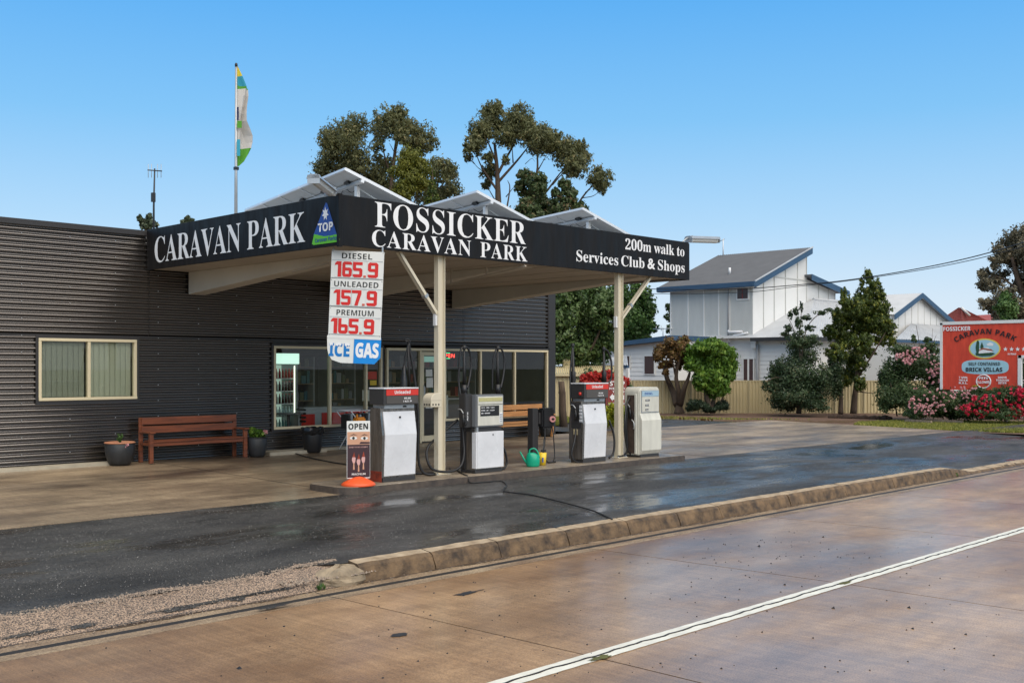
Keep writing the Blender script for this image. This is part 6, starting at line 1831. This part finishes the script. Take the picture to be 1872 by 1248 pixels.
# ------------------------------------------------------------------ power lines
def wire(pts, r, label):
    ps_ = catmull(pts, 8); o = MB().tube(ps_, r, 5).build("power_line", "rubber", None, loc=ps_[0]); tag(o, label, "power line", "power lines to the house")
wire([P(900, 520, d=52), P(1200, 528.4, d=47), P(1349, 527.8, d=44), P(1455, 521, d=41.5), P(1560, 510.5, d=39), P(1720, 483, d=34), P(1872, 443, d=29), P(2100, 360, d=24)], .017, "upper of the two black wires running past the house to the right edge")
wire([P(900, 532, d=52), P(1200, 537, d=47), P(1308, 536, d=45), P(1377, 533.4, d=43.5), P(1455, 524, d=41.5), P(1560, 512, d=39), P(1720, 487, d=34), P(1872, 450, d=29), P(2100, 372, d=24)], .012, "lower of the two black wires running past the house to the right edge")

# ------------------------------------------------------------------ trees and shrubs
def tree(name, label, base, trunkpts, limbs, blobs, n, leaf, lmat, tmat, seed, group=None, r0=.2, cat="tree", **kw):
    """trunkpts: picture positions up the trunk; limbs: lists of picture positions; all at real distance d"""
    bx_, by_, d = base
    c = P(bx_, by_, d=d)
    t = thing(name, c, label, cat, group)
    g = random.Random(seed)
    if trunkpts:
        pts = [P(x, y, d=d) for x, y in trunkpts]; m_ = len(pts)
        MB().tube(catmull(pts, 4), [r0 * (1 - .75 * i / ((m_ - 1) * 4)) for i in range((m_ - 1) * 4 + 1)], 8).build("trunk", tmat, t)
    if limbs:
        b = MB()
        for L in limbs:
            dj = d + g.uniform(-1, 1) * .6
            rr = L[-1] if not isinstance(L[-1], tuple) else r0 * .3
            pts = [P(x, y, d=d if i == 0 else dj) for i, (x, y) in enumerate(q for q in L if isinstance(q, tuple))]
            k = len(catmull(pts, 4)); b.tube(catmull(pts, 4), [rr * (1 - .75 * i / (k - 1)) for i in range(k)], 6)
        o = b.build("limbs", tmat, t)
    crown("crown", blobs, n, leaf, lmat, t, seed, **kw)
    return t

# two big gums behind the canopy
A = [(648, 233, 22), (622, 254, 28), (604, 259, 20), (613, 295, 34), (590, 307, 16), (659, 300, 20), (645, 265, 22), (640, 310, 26), (713, 224, 26), (729, 208, 15), (697, 238, 18), (740, 233, 20), (763, 254, 26), (782, 265, 16), (757, 268, 18), (690, 268, 12), (683, 321, 20), (706, 303, 16), (690, 290, 8), (700, 340, 22), (722, 352, 20), (807, 317, 22), (821, 312, 14), (824, 347, 18), (798, 303, 14), (736, 250, 14), (770, 350, 26), (800, 365, 22)]
tree("gum_tree", "broad olive brown gum tree behind the canopy, left of the two tall ones", (700, 700, 60), [(700, 700), (702, 480), (708, 400), (716, 330), (724, 262), (728, 225)],
     [[(704, 430), (680, 350), (650, 290), (640, 250), .12], [(703, 440), (660, 370), (620, 320), (605, 280), .10], [(708, 400), (745, 330), (765, 280), .10], [(706, 420), (770, 380), (815, 330), .11], [(716, 330), (702, 280), (698, 245), .06], [(724, 262), (745, 240), .05], [(650, 300), (625, 262), .05], [(735, 400), (750, 370), (730, 352), (760, 350), .05], [(765, 395), (752, 365), .04], [(728, 292), (712, 262), .04], [(722, 285), (732, 240), .04]],
     pxblobs(A, 60, 1.6, 3, grow=1.18), 40000, .075, "gum_leaf", "bark", 10, group=None, r0=.2, elong=2.4, droop=.9, sub=46, subr=.28, shell=.92, stray=.2)
W = [(750, 292, 26), (733, 312, 22), (768, 308, 24), (750, 334, 26), (736, 350, 20), (775, 335, 18)]
tree("wattle_tree", "rounded yellow green tree in front of the left gum tree", (748, 700, 55), [(748, 700), (748, 420), (750, 330)], [[(748, 400), (735, 330), .06], [(749, 400), (770, 330), .06]], pxblobs(W, 55, .8, 4), 14000, .06, "wattle_leaf", "bark", 11, r0=.2, elong=2.6, droop=1.2, sub=20, subr=.36)
CN = [(791, 318, 4, 8), (790, 332, 7, 9), (790, 348, 10, 11), (789, 364, 13, 12), (788, 382, 15, 14)]
tree("conifer", "small pointed golden conifer behind the canopy between two solar arrays", (789, 700, 45), [(789, 700), (790, 400), (791, 312)], [], pxblobs(CN, 45, .1, 5), 5000, .05, "conifer_leaf", "bark", 12, r0=.12, sub=22, subr=.34, droop=-1.5)
Bt = [(905, 199, 14), (900, 215, 20), (882, 240, 20), (868, 265, 16), (857, 272, 9), (857, 288, 7), (949, 219, 22), (935, 233, 20), (925, 250, 18), (963, 238, 17), (981, 252, 25), (995, 260, 20), (1016, 252, 11), (1009, 266, 14), (1037, 279, 23), (1060, 287, 17), (1052, 303, 18), (1060, 268, 11), (1045, 312, 12), (1096, 326, 18), (1101, 340, 12), (893, 314, 13), (889, 338, 8), (893, 289, 9), (925, 293, 8), (872, 252, 12), (912, 232, 12)]
tree("gum_tree", "tall open gum tree with bare forking limbs behind the canopy, right of the two", (910, 700, 60), [(912, 700), (912, 460), (911, 380), (910, 340), (908, 300), (904, 262)],
     [[(910, 350), (890, 320), (878, 300), (868, 275), .07], [(909, 320), (925, 290), (940, 262), (948, 235), .09], [(909, 335), (940, 300), (955, 282), (970, 262), .09], [(925, 390), (932, 345), (928, 330), .06], [(908, 300), (893, 262), (885, 248), .06], [(938, 298), (936, 262), .04], [(912, 420), (960, 370), (981, 318), (983, 280), (992, 258), .10], [(981, 316), (1000, 282), .04], [(975, 380), (1003, 345), (1020, 322), (1038, 300), .08], [(1010, 338), (1028, 318), (1050, 300), .04], [(1040, 400), (1064, 362), (1078, 345), (1094, 330), .08], [(1070, 352), (1080, 346), .03], [(1064, 362), (1085, 358), (1100, 345), .03], [(868, 300), (858, 290), (853, 275), .03], [(910, 375), (897, 352), (890, 340), .04], [(890, 318), (872, 305), (862, 290), .03], [(925, 360), (945, 335), .03], [(960, 300), (972, 290), (978, 296), .02]],
     pxblobs(Bt, 60, 1.6, 6, grow=1.2), 36000, .075, "gum_leaf", "bark", 13, r0=.26, elong=2.4, droop=.9, sub=46, subr=.27, shell=.92, stray=.2)
C1 = [(963, 326, 18), (981, 336, 20), (974, 358, 24), (967, 384, 24), (992, 380, 20), (950, 345, 12), (975, 410, 26), (1000, 410, 22), (1030, 338, 12), (1043, 360, 18), (1025, 376, 18), (1016, 354, 10), (1060, 385, 16), (1040, 400, 22), (1070, 410, 14), (1010, 395, 16)]
tree("leafy_tree", "dense reddish green tree below the right gum, rising over the canopy", (990, 700, 52), [(995, 700), (992, 500), (985, 400), (975, 340)], [[(990, 470), (1030, 400), (1042, 350), .07]], pxblobs(C1, 52, 1.4, 7), 20000, .10, "rust_green_leaf", "bark", 14, r0=.22, elong=1.7, droop=.5, sub=22, subr=.32, shell=.8) if leafmat("rust_green_leaf", (.024, .04, .015), (.08, .12, .04), (.24, .13, .075)) else None
C2 = [(1040, 545, 34), (1080, 540, 36), (1030, 590, 34), (1070, 600, 40), (1110, 570, 34), (1045, 640, 36), (1020, 560, 20), (1025, 620, 24), (1085, 640, 34), (1110, 620, 28)]
tree("leafy_tree", "big pale green leafy tree under the canopy's right end, beside the shop corner", (1055, 752, 43), [(1055, 752), (1057, 690), (1060, 620), (1062, 560)], [[(1057, 680), (1035, 620), (1030, 570), .08], [(1057, 670), (1090, 620), (1105, 570), .08]], pxblobs(C2, 43, 1.2, 8), 34000, .085, "speckled_leaf", "bark", 15, r0=.2, elong=1.7, sub=26, subr=.34, shell=.8) if leafmat("speckled_leaf", (.02, .042, .012), (.085, .14, .035), (.32, .40, .20)) else None
C3 = [(1150, 560, 30), (1175, 545, 22), (1160, 590, 30), (1185, 575, 18), (1192, 600, 12), (1150, 620, 26), (1175, 610, 18), (1130, 530, 24), (1165, 525, 16), (1140, 650, 20), (1110, 655, 22), (1060, 665, 26), (1180, 560, 22)]
tree("leafy_tree", "dark green tree seen between the second post and the white house", (1150, 752, 58), [(1150, 752), (1152, 680), (1155, 600)], [], pxblobs(C3, 58, 1.4, 9), 22000, .11, "mid_leaf", "bark", 16, r0=.25, elong=1.5, sub=22, subr=.36, shell=.75)
H2 = [(1223, 560, 8), (1224, 580, 10), (1226, 600, 9)]
tree("leafy_tree", "sliver of dark tree at the left edge of the two storey house", (1232, 752, 66), [(1234, 752), (1230, 600)], [], pxblobs(H2 + [(1240, 580, 16), (1240, 610, 18)], 66, .4, 9), 4000, .11, "dark_leaf", "bark", 17, r0=.2)
for (bl, lab, sd) in (([(257, 400, 5, 8), (262, 408, 8), (272, 400, 6, 12), (279, 409, 6, 7), (268, 414, 12, 8), (285, 412, 5)], "pale leafy treetop showing above the wall beside the aerial mast", 18),
                      ([(336, 406, 5, 4), (343, 401, 5, 6), (351, 404, 5, 4), (344, 410, 9, 5)], "small pale treetop peeping over the fascia above CARAVAN PARK", 19)):
    tree("treetop", lab, (bl[0][0] + 8, 640, 55), [(bl[0][0] + 8, 640), (bl[0][0] + 8, 412)], [], pxblobs([b + (b[2],) if len(b) == 3 else b for b in bl], 55, .3, sd), 1500, .10, "grey_leaf", "bark", sd, r0=.12, sub=10)
# right edge gum
G = [(1850, 440, 22), (1872, 430, 24), (1832, 462, 20), (1860, 470, 28), (1890, 460, 34), (1820, 480, 14), (1800, 502, 14), (1796, 520, 12), (1812, 520, 16), (1803, 555, 15), (1815, 565, 14), (1830, 505, 16), (1836, 540, 20), (1828, 572, 16), (1870, 520, 22), (1895, 510, 30), (1855, 560, 22), (1885, 565, 26), (1845, 590, 22), (1870, 595, 22), (1793, 500, 8), (1920, 480, 50), (1930, 540, 50)]
tree("gum_tree", "large grey brown gum tree at the right edge behind the red sign", (1880, 690, 64), [(1885, 690), (1884, 600), (1874, 545), (1860, 510), (1850, 470)], [[(1872, 540), (1835, 510), (1808, 505), .1], [(1880, 580), (1840, 560), (1810, 555), .1]], pxblobs(G, 64, 1.6, 20), 40000, .10, "gum_brown", "bark", 20, r0=.35, elong=1.8, droop=.5, sub=26, subr=.34, shell=.78) if leafmat("gum_brown", (.06, .056, .036), (.18, .16, .10), (.30, .23, .14)) else None
GG = [(1832, 560, 14), (1838, 540, 10), (1842, 580, 16), (1850, 560, 14)]
tree("leafy_tree", "green tree in front of the gum above the red sign", (1842, 700, 50), [(1842, 700), (1842, 580)], [], pxblobs(GG, 50, .5, 21), 5000, .08, "mid_leaf", "bark", 21, r0=.1)

# pruned tree with three limbs
TR = [(1212, 640, 15, 12), (1226, 628, 12), (1245, 635, 14), (1250, 622, 10, 9), (1205, 650, 10), (1232, 650, 12), (1252, 655, 12), (1217, 680, 8, 6), (1240, 668, 8), (1208, 668, 7, 5), (1222, 665, 9)]
tree("pruned_tree", "rusty leaved tree with three bare forking limbs before the cream fence", (1242, 754, 45.5), [(1242, 755), (1241, 744), (1239, 735)],
     [[(1238, 740), (1230, 715), (1219, 690), (1213, 665), (1208, 650), .17], [(1241, 738), (1240, 712), (1236, 690), (1240, 665), (1248, 635), .13], [(1243, 740), (1250, 712), (1258, 692), (1262, 675), .15], [(1222, 695), (1216, 670), (1222, 645), .08], [(1236, 690), (1232, 672), (1228, 650), .06], [(1226, 705), (1212, 680), .04]],
     pxblobs(TR, 45.5, .5, 22), 6500, .075, "rust_leaf", "bark", 22, r0=.24, sub=18, subr=.36, shell=.8)
RB = [(1296, 650, 36, 26), (1275, 655, 24, 22), (1320, 660, 26, 26), (1298, 635, 28, 16), (1270, 640, 14), (1328, 645, 14), (1300, 680, 30, 24), (1285, 695, 18), (1318, 695, 20), (1310, 712, 20, 14), (1322, 715, 14, 12), (1335, 680, 10, 16), (1262, 665, 12)]
tree("round_tree", "bright green round headed tree in front of the cream fence", (1300, 754, 44.5), [(1296, 754), (1294, 735), (1290, 715), (1292, 690)], [[(1300, 752), (1306, 725), (1312, 700), .12], [(1305, 752), (1318, 735), (1325, 712), .09]],
     pxblobs(RB, 44.5, .5, 23), 24000, .075, "bright_leaf", "bark", 23, r0=.16, elong=2.4, droop=.8, sub=30, subr=.26, shell=.85)
SB = [(1272, 740, 16, 12), (1262, 745, 9, 8), (1290, 745, 10, 8), (1318, 742, 14, 11), (1300, 748, 10, 6)]
tree("low_shrub", "dark fine leaved low bush at the foot of the bright green tree", (1280, 755, 44.2), [], [], pxblobs(SB, 44.2, .3, 24), 7000, .04, "grey_green", "bark", 24, cat="shrub", elong=2.6, droop=-1) if leafmat("grey_green", (.012, .026, .014), (.045, .075, .035)) else None
DS = [(1460, 690, 40, 32), (1430, 700, 26, 24), (1425, 675, 20), (1450, 720, 44, 24), (1435, 735, 30, 16), (1480, 715, 34, 28), (1500, 690, 22, 24), (1465, 650, 30, 24), (1455, 620, 20, 16), (1480, 625, 20, 14), (1405, 705, 12), (1440, 600, 8, 8), (1460, 590, 7, 12), (1475, 580, 12, 5), (1500, 572, 14, 4), (1455, 570, 6, 8), (1480, 600, 10, 6), (1445, 575, 5, 8), (1435, 612, 10, 5), (1465, 560, 3, 10), (1515, 566, 8, 3), (1410, 690, 10, 6), (1490, 740, 30, 12), (1525, 700, 18, 30), (1530, 660, 16, 26)]
tree("wild_shrub", "big untidy dark shrub with long sprays, right of the fence gap", (1460, 756, 43.5), [(1460, 756), (1462, 730), (1464, 690)],
     [[(1463, 690), (1462, 620), (1466, 555), .035], [(1464, 660), (1475, 600), (1500, 572), (1520, 564), .03], [(1462, 640), (1450, 600), (1440, 578), .025], [(1462, 720), (1425, 690), (1396, 700), .03], [(1462, 620), (1435, 612), (1422, 618), .02], [(1462, 740), (1440, 720), (1420, 712), .03]],
     pxblobs(DS, 43.5, .9, 25), 34000, .055, "shrub_mix", "bark", 25, r0=.12, cat="shrub", sub=26, subr=.34, shell=.8) if leafmat("shrub_mix", (.016, .032, .015), (.06, .10, .040), (.27, .27, .16)) else None
CF = [(1587, 505, 8, 14), (1598, 520, 12, 12), (1575, 515, 5, 10), (1542, 540, 6, 16), (1545, 555, 11, 12), (1583, 540, 20, 16), (1605, 540, 14, 14), (1560, 560, 18, 18), (1585, 565, 26, 22), (1610, 565, 18, 18), (1528, 575, 10, 16), (1545, 585, 20, 20), (1575, 595, 26, 22), (1605, 590, 22, 18), (1625, 600, 13, 18), (1520, 605, 14, 16), (1545, 620, 22, 20), (1575, 625, 22, 18), (1612, 620, 18, 12), (1632, 625, 8, 10), (1530, 645, 20, 18), (1560, 655, 20, 16), (1590, 645, 12, 10), (1555, 680, 20, 16), (1575, 665, 14, 12), (1540, 690, 18, 18), (1570, 700, 12, 14)]
tree("cypress", "tall golden tipped cypress with two trunks, left of the rose bushes", (1558, 756, 44.5), [(1560, 756), (1563, 720), (1570, 660), (1574, 640)], [[(1537, 756), (1538, 715), (1541, 670), .11], [(1568, 690), (1600, 640), (1620, 605), .05], [(1565, 715), (1592, 718), (1602, 716), .03]],
     pxblobs(CF, 44.5, .9, 26), 42000, .055, "conifer_leaf", "bark", 26, r0=.15, sub=26, subr=.28, shell=.85, droop=-1.6, elong=2.2)
RS = [(1670, 665, 52, 30), (1640, 690, 34, 34), (1700, 670, 30, 30), (1655, 725, 50, 30), (1620, 730, 20, 28), (1715, 700, 28, 36), (1690, 740, 40, 22), (1650, 640, 28, 14), (1700, 638, 26, 12), (1735, 680, 10, 20), (1615, 690, 12, 24), (1730, 715, 14, 22), (1670, 620, 8, 8), (1695, 622, 8, 7)]
t = tree("rose_bush", "tall dark climbing rose bush with pink blooms, left of the red sign", (1670, 765, 40.5), [], [[(1665, 760), (1660, 700), (1680, 640), (1675, 595), .03], [(1690, 760), (1700, 680), (1705, 600), .02], [(1675, 640), (1665, 610), .015], [(1700, 640), (1712, 612), .015], [(1640, 760), (1628, 700), .03]], pxblobs(RS, 40.5, .7, 27), 34000, .05, "rose_leaf", "bark", 27, cat="shrub", sub=24, subr=.36)
def blooms(pxl, d, n, m, par, seed, r=.05, jit=.4, name="blossom"):
    """every bloom is a little whorl of petals on the near side of the bush"""
    g = random.Random(seed); bl = []
    for _ in range(n):
        x, y, sx, sy = pxl[g.randrange(len(pxl))]
        a = g.uniform(0, 2 * math.pi); q = g.random() ** .5
        bl.append((P(x + sx * q * math.cos(a), y + sy * q * math.sin(a), d=d - g.uniform(0, jit)), r, r, r))
    return crown(name, bl, n * 26, r * 1.1, m, par, seed, sub=9, subr=.5, elong=1.2, kind="stuff")
blooms([(1665, 655, 30, 10), (1652, 650, 14, 6), (1672, 640, 16, 8), (1705, 665, 20, 18), (1712, 680, 14, 10), (1660, 660, 10, 6), (1690, 700, 30, 26), (1715, 690, 14, 20), (1680, 640, 20, 8)], 39.7, 150, "pink_bloom", t, 28, .038)
PK = [(1690, 745, 34, 18), (1720, 740, 34, 22), (1750, 730, 34, 20), (1700, 725, 30, 16), (1760, 750, 30, 16), (1670, 755, 24, 10), (1780, 722, 24, 14), (1740, 755, 40, 12)]
t = tree("rose_bush", "low spreading rose bush full of pale pink blooms below the red sign", (1720, 768, 38.0), [], [], pxblobs(PK, 38.0, .5, 29), 22000, .045, "rose_leaf", "bark", 29, cat="shrub", sub=22)
blooms([(1690, 735, 28, 22), (1720, 725, 30, 16), (1755, 720, 30, 14), (1740, 745, 40, 14), (1675, 740, 16, 14), (1700, 750, 30, 12), (1775, 718, 20, 10)], 37.4, 150, "pink_bloom", t, 30, .034)
RD = [(1800, 742, 36, 22), (1830, 735, 34, 26), (1860, 735, 30, 28), (1775, 752, 24, 14), (1890, 740, 40, 30), (1820, 755, 60, 12), (1850, 715, 26, 14), (1795, 722, 16, 12)]
t = tree("rose_bush", "low rose bush covered in crimson blooms at the right edge", (1830, 770, 37.0), [], [], pxblobs(RD, 37.0, .5, 31), 24000, .045, "dark_leaf", "bark", 31, cat="shrub", sub=22)
blooms([(1800, 740, 30, 18), (1830, 735, 26, 18), (1862, 742, 20, 22), (1775, 748, 18, 12), (1812, 755, 30, 10), (1850, 755, 30, 10), (1790, 728, 16, 10), (1860, 715, 14, 12), (1890, 740, 30, 24)], 36.4, 210, "red_bloom", t, 32, .046)
YL = [(1793, 707, 18, 6), (1808, 704, 14, 5), (1800, 712, 22, 8)]
tree("yellow_shrub", "yellow green shrub tips between the roses and the red sign", (1800, 765, 38.2), [], [], pxblobs(YL, 38.2, .2, 33), 2500, .05, "yellow_leaf", "bark", 33, cat="shrub")
HG = [(1885, 690, 22, 40), (1895, 740, 24, 30)]
tree("dark_hedge", "dark green hedge at the right edge behind the sign's step", (1885, 765, 41), [], [], pxblobs(HG, 41, .3, 34), 6000, .06, "dark_leaf", "bark", 34, cat="hedge")
# red flowering shrub and yellow hedge by the entry sign
RF = [(1085, 690, 24, 14), (1075, 700, 18, 14), (1110, 690, 22, 14), (1135, 700, 18, 12), (1150, 710, 10, 12), (1095, 715, 34, 16), (1130, 730, 26, 20), (1090, 740, 26, 16)]
t = tree("flowering_shrub", "shrub massed with scarlet flowers behind the third pump", (1100, 757, 37.0), [], [], pxblobs(RF, 37, .4, 35), 9000, .06, "rose_leaf", "bark", 35, cat="shrub")
blooms([(1083, 688, 22, 10), (1075, 698, 16, 10), (1110, 686, 18, 8), (1140, 698, 12, 8), (1095, 695, 20, 8)], 36.6, 150, "crimson_bloom", t, 36, .06)
YH = [(1120, 750, 12, 12), (1135, 752, 14, 14), (1150, 755, 8, 16), (1125, 768, 14, 14), (1140, 772, 14, 12), (1112, 762, 8, 16)]
tree("yellow_hedge", "low yellow and green clipped bush at the foot of the maroon sign", (1130, 786, 29.0), [], [], pxblobs(YH, 29.0, .25, 37), 7000, .045, "yellow_leaf", "bark", 37, cat="shrub", sub=18)

# garden edging and rocks
b_i = 0
for (x0, x1) in ((1655, 1703), (1704, 1760)):
    a, c = P(x0, 768, d=37.6), P(x1, 770, d=36.6); a.z = c.z = zt(a.x, a.y) + .06
    o = MB().bar(a, c, .10, .12).build("garden_sleeper", "bark_pale", None, loc=a, bevel=.01)
    tag(o, ("left" if x0 < 1700 else "right") + " grey timber sleeper edging the pink rose bed on the grass", "garden edging", "sleepers edging the rose bed")
g = random.Random(9)
gr_ = struct("rock_border")
for k in range(13):
    px = 1520 + k * 9 + g.uniform(-3, 3); c = P(px, 761, d=42 - k * .12); c.z = zt(c.x, c.y) + .04
    rx_ = g.uniform(.12, .2); b = MB(); vs = []
    for i in range(5):
        for j in range(7):
            ph = math.pi * i / 4; th = 2 * math.pi * j / 7; rr = g.uniform(.85, 1.15)
            vs.append((c.x + rx_ * rr * math.sin(ph) * math.cos(th), c.y + rx_ * rr * math.sin(ph) * math.sin(th), c.z + rx_ * .7 * math.cos(ph)))
    b.add(vs, [(i * 7 + j, i * 7 + (j + 1) % 7, (i + 1) * 7 + (j + 1) % 7, (i + 1) * 7 + j) for i in range(4) for j in range(7)])
    b.build("rock", "soil", gr_)

# grass: blades over a soil bed
def grass(name, region, n, h, label, seed, soil=True, m="grass_blade"):
    """region: picture polygon rows (y, x0, x1) on the ground"""
    g = np.random.default_rng(seed)
    ys_ = np.array([r[0] for r in region], float); x0 = np.array([r[1] for r in region], float); x1 = np.array([r[2] for r in region], float)
    zz = -.13
    if soil:
        b = MB(); vs = []
        for y, a, c in region:
            for px in (a, c):
                p = P(px, y, Z=zz); vs.append((p.x, p.y, zt(p.x, p.y) + .006 if p.x > 30 else zg(p.x, p.y) + .006))
        b.add(vs, [(2 * i, 2 * i + 1, 2 * i + 3, 2 * i + 2) for i in range(len(region) - 1)])
        o = b.build("lawn_soil", "lawn_soil", fix=False); o["kind"] = "structure"
    # even density on the ground: weight picture rows by 1/(y-horizon)^3
    yy = g.uniform(ys_.min(), ys_.max(), n * 6); w = (1 / (yy - CY) ** 3); w /= w.max(); yy = yy[g.random(len(yy)) < w][:n]
    xa = np.interp(yy, ys_, x0); xb = np.interp(yy, ys_, x1); xx_ = xa + (xb - xa) * g.random(len(yy))
    V = np.empty((len(yy) * 3, 3)); T = g.random(len(yy))
    for i, (px, py) in enumerate(zip(xx_, yy)):
        p = P(px, py, Z=zz); z = zt(p.x, p.y) if p.x > 30 else zg(p.x, p.y)
        a = g.random() * 6.28; s = .012 + .012 * g.random(); hh = h * (.5 + g.random()); l = h * .7 * (g.random(2) - .5) * 2
        V[3 * i] = (p.x - s * math.cos(a), p.y - s * math.sin(a), z); V[3 * i + 1] = (p.x + s * math.cos(a), p.y + s * math.sin(a), z); V[3 * i + 2] = (p.x + l[0], p.y + l[1], z + hh)
    k = len(yy); me = bpy.data.meshes.new(name)
    me.from_pydata(V, [], np.arange(3 * k).reshape(-1, 3)); at = me.attributes.new("tint", 'FLOAT', 'FACE'); at.data.foreach_set("value", T.astype(np.float32))
    me.materials.append(MATS[m]); o = bpy.data.objects.new(name, me); COL.objects.link(o); o["kind"] = "stuff"; o["label"] = label
grass("grass", [(765, 1640, 1760), (768, 1570, 1960), (774, 1560, 1960), (780, 1640, 1960), (786, 1712, 1960), (791, 1850, 1960)], 30000, .055, "yellowish mown grass verge in front of the rose bushes", 1)
grass("grass", [(752, 1020, 1120), (757, 1018, 1230), (761, 1020, 1380), (763, 1060, 1500)], 5000, .05, "thin dry grass along the foot of the cream fence", 2, soil=False)
grass("grass", [(770, 1012, 1040), (778, 1012, 1042), (786, 1012, 1030)], 3500, .05, "small bright lawn strip at the shop's right corner", 3)
# fallen leaves on the dirt strip
lv = crown("fallen_leaves", [(P(x, 763, d=38), 2.2, 1.4, .015) for x in (1250, 1330, 1410, 1490, 1560)], 3500, .05, "rust_leaf", None, 41, sub=40, flat=2.)
for v in lv.data.vertices: v.co.z = zt(v.co.x, v.co.y) + .012 + abs(v.co.z + .25) * .02 if v.co.x > 31 else -.02
lv["kind"] = "stuff"; lv["label"] = "brown fallen leaves over the dirt strip before the fence"
# weeds in the kerb joint
for (px, py, s, lab) in ((586, 1062, 41, "small green weed growing beside the broken kerb end"), (651, 1056, 42, "tuft of grass sprouting in the gutter against the first kerb stone"), (1749, 861, 43, "little weed at the far end of the kerb")):
    c = P(px, py, Y=8.17); t = thing("kerb_weed", c, lab, "weed", "weeds along the kerb")
    c.z = -.33; crown("leaves", [(c + uz * .03, .05, .03, .035)], 40, .016, "mid_leaf", t, s, elong=3, droop=-1.5)
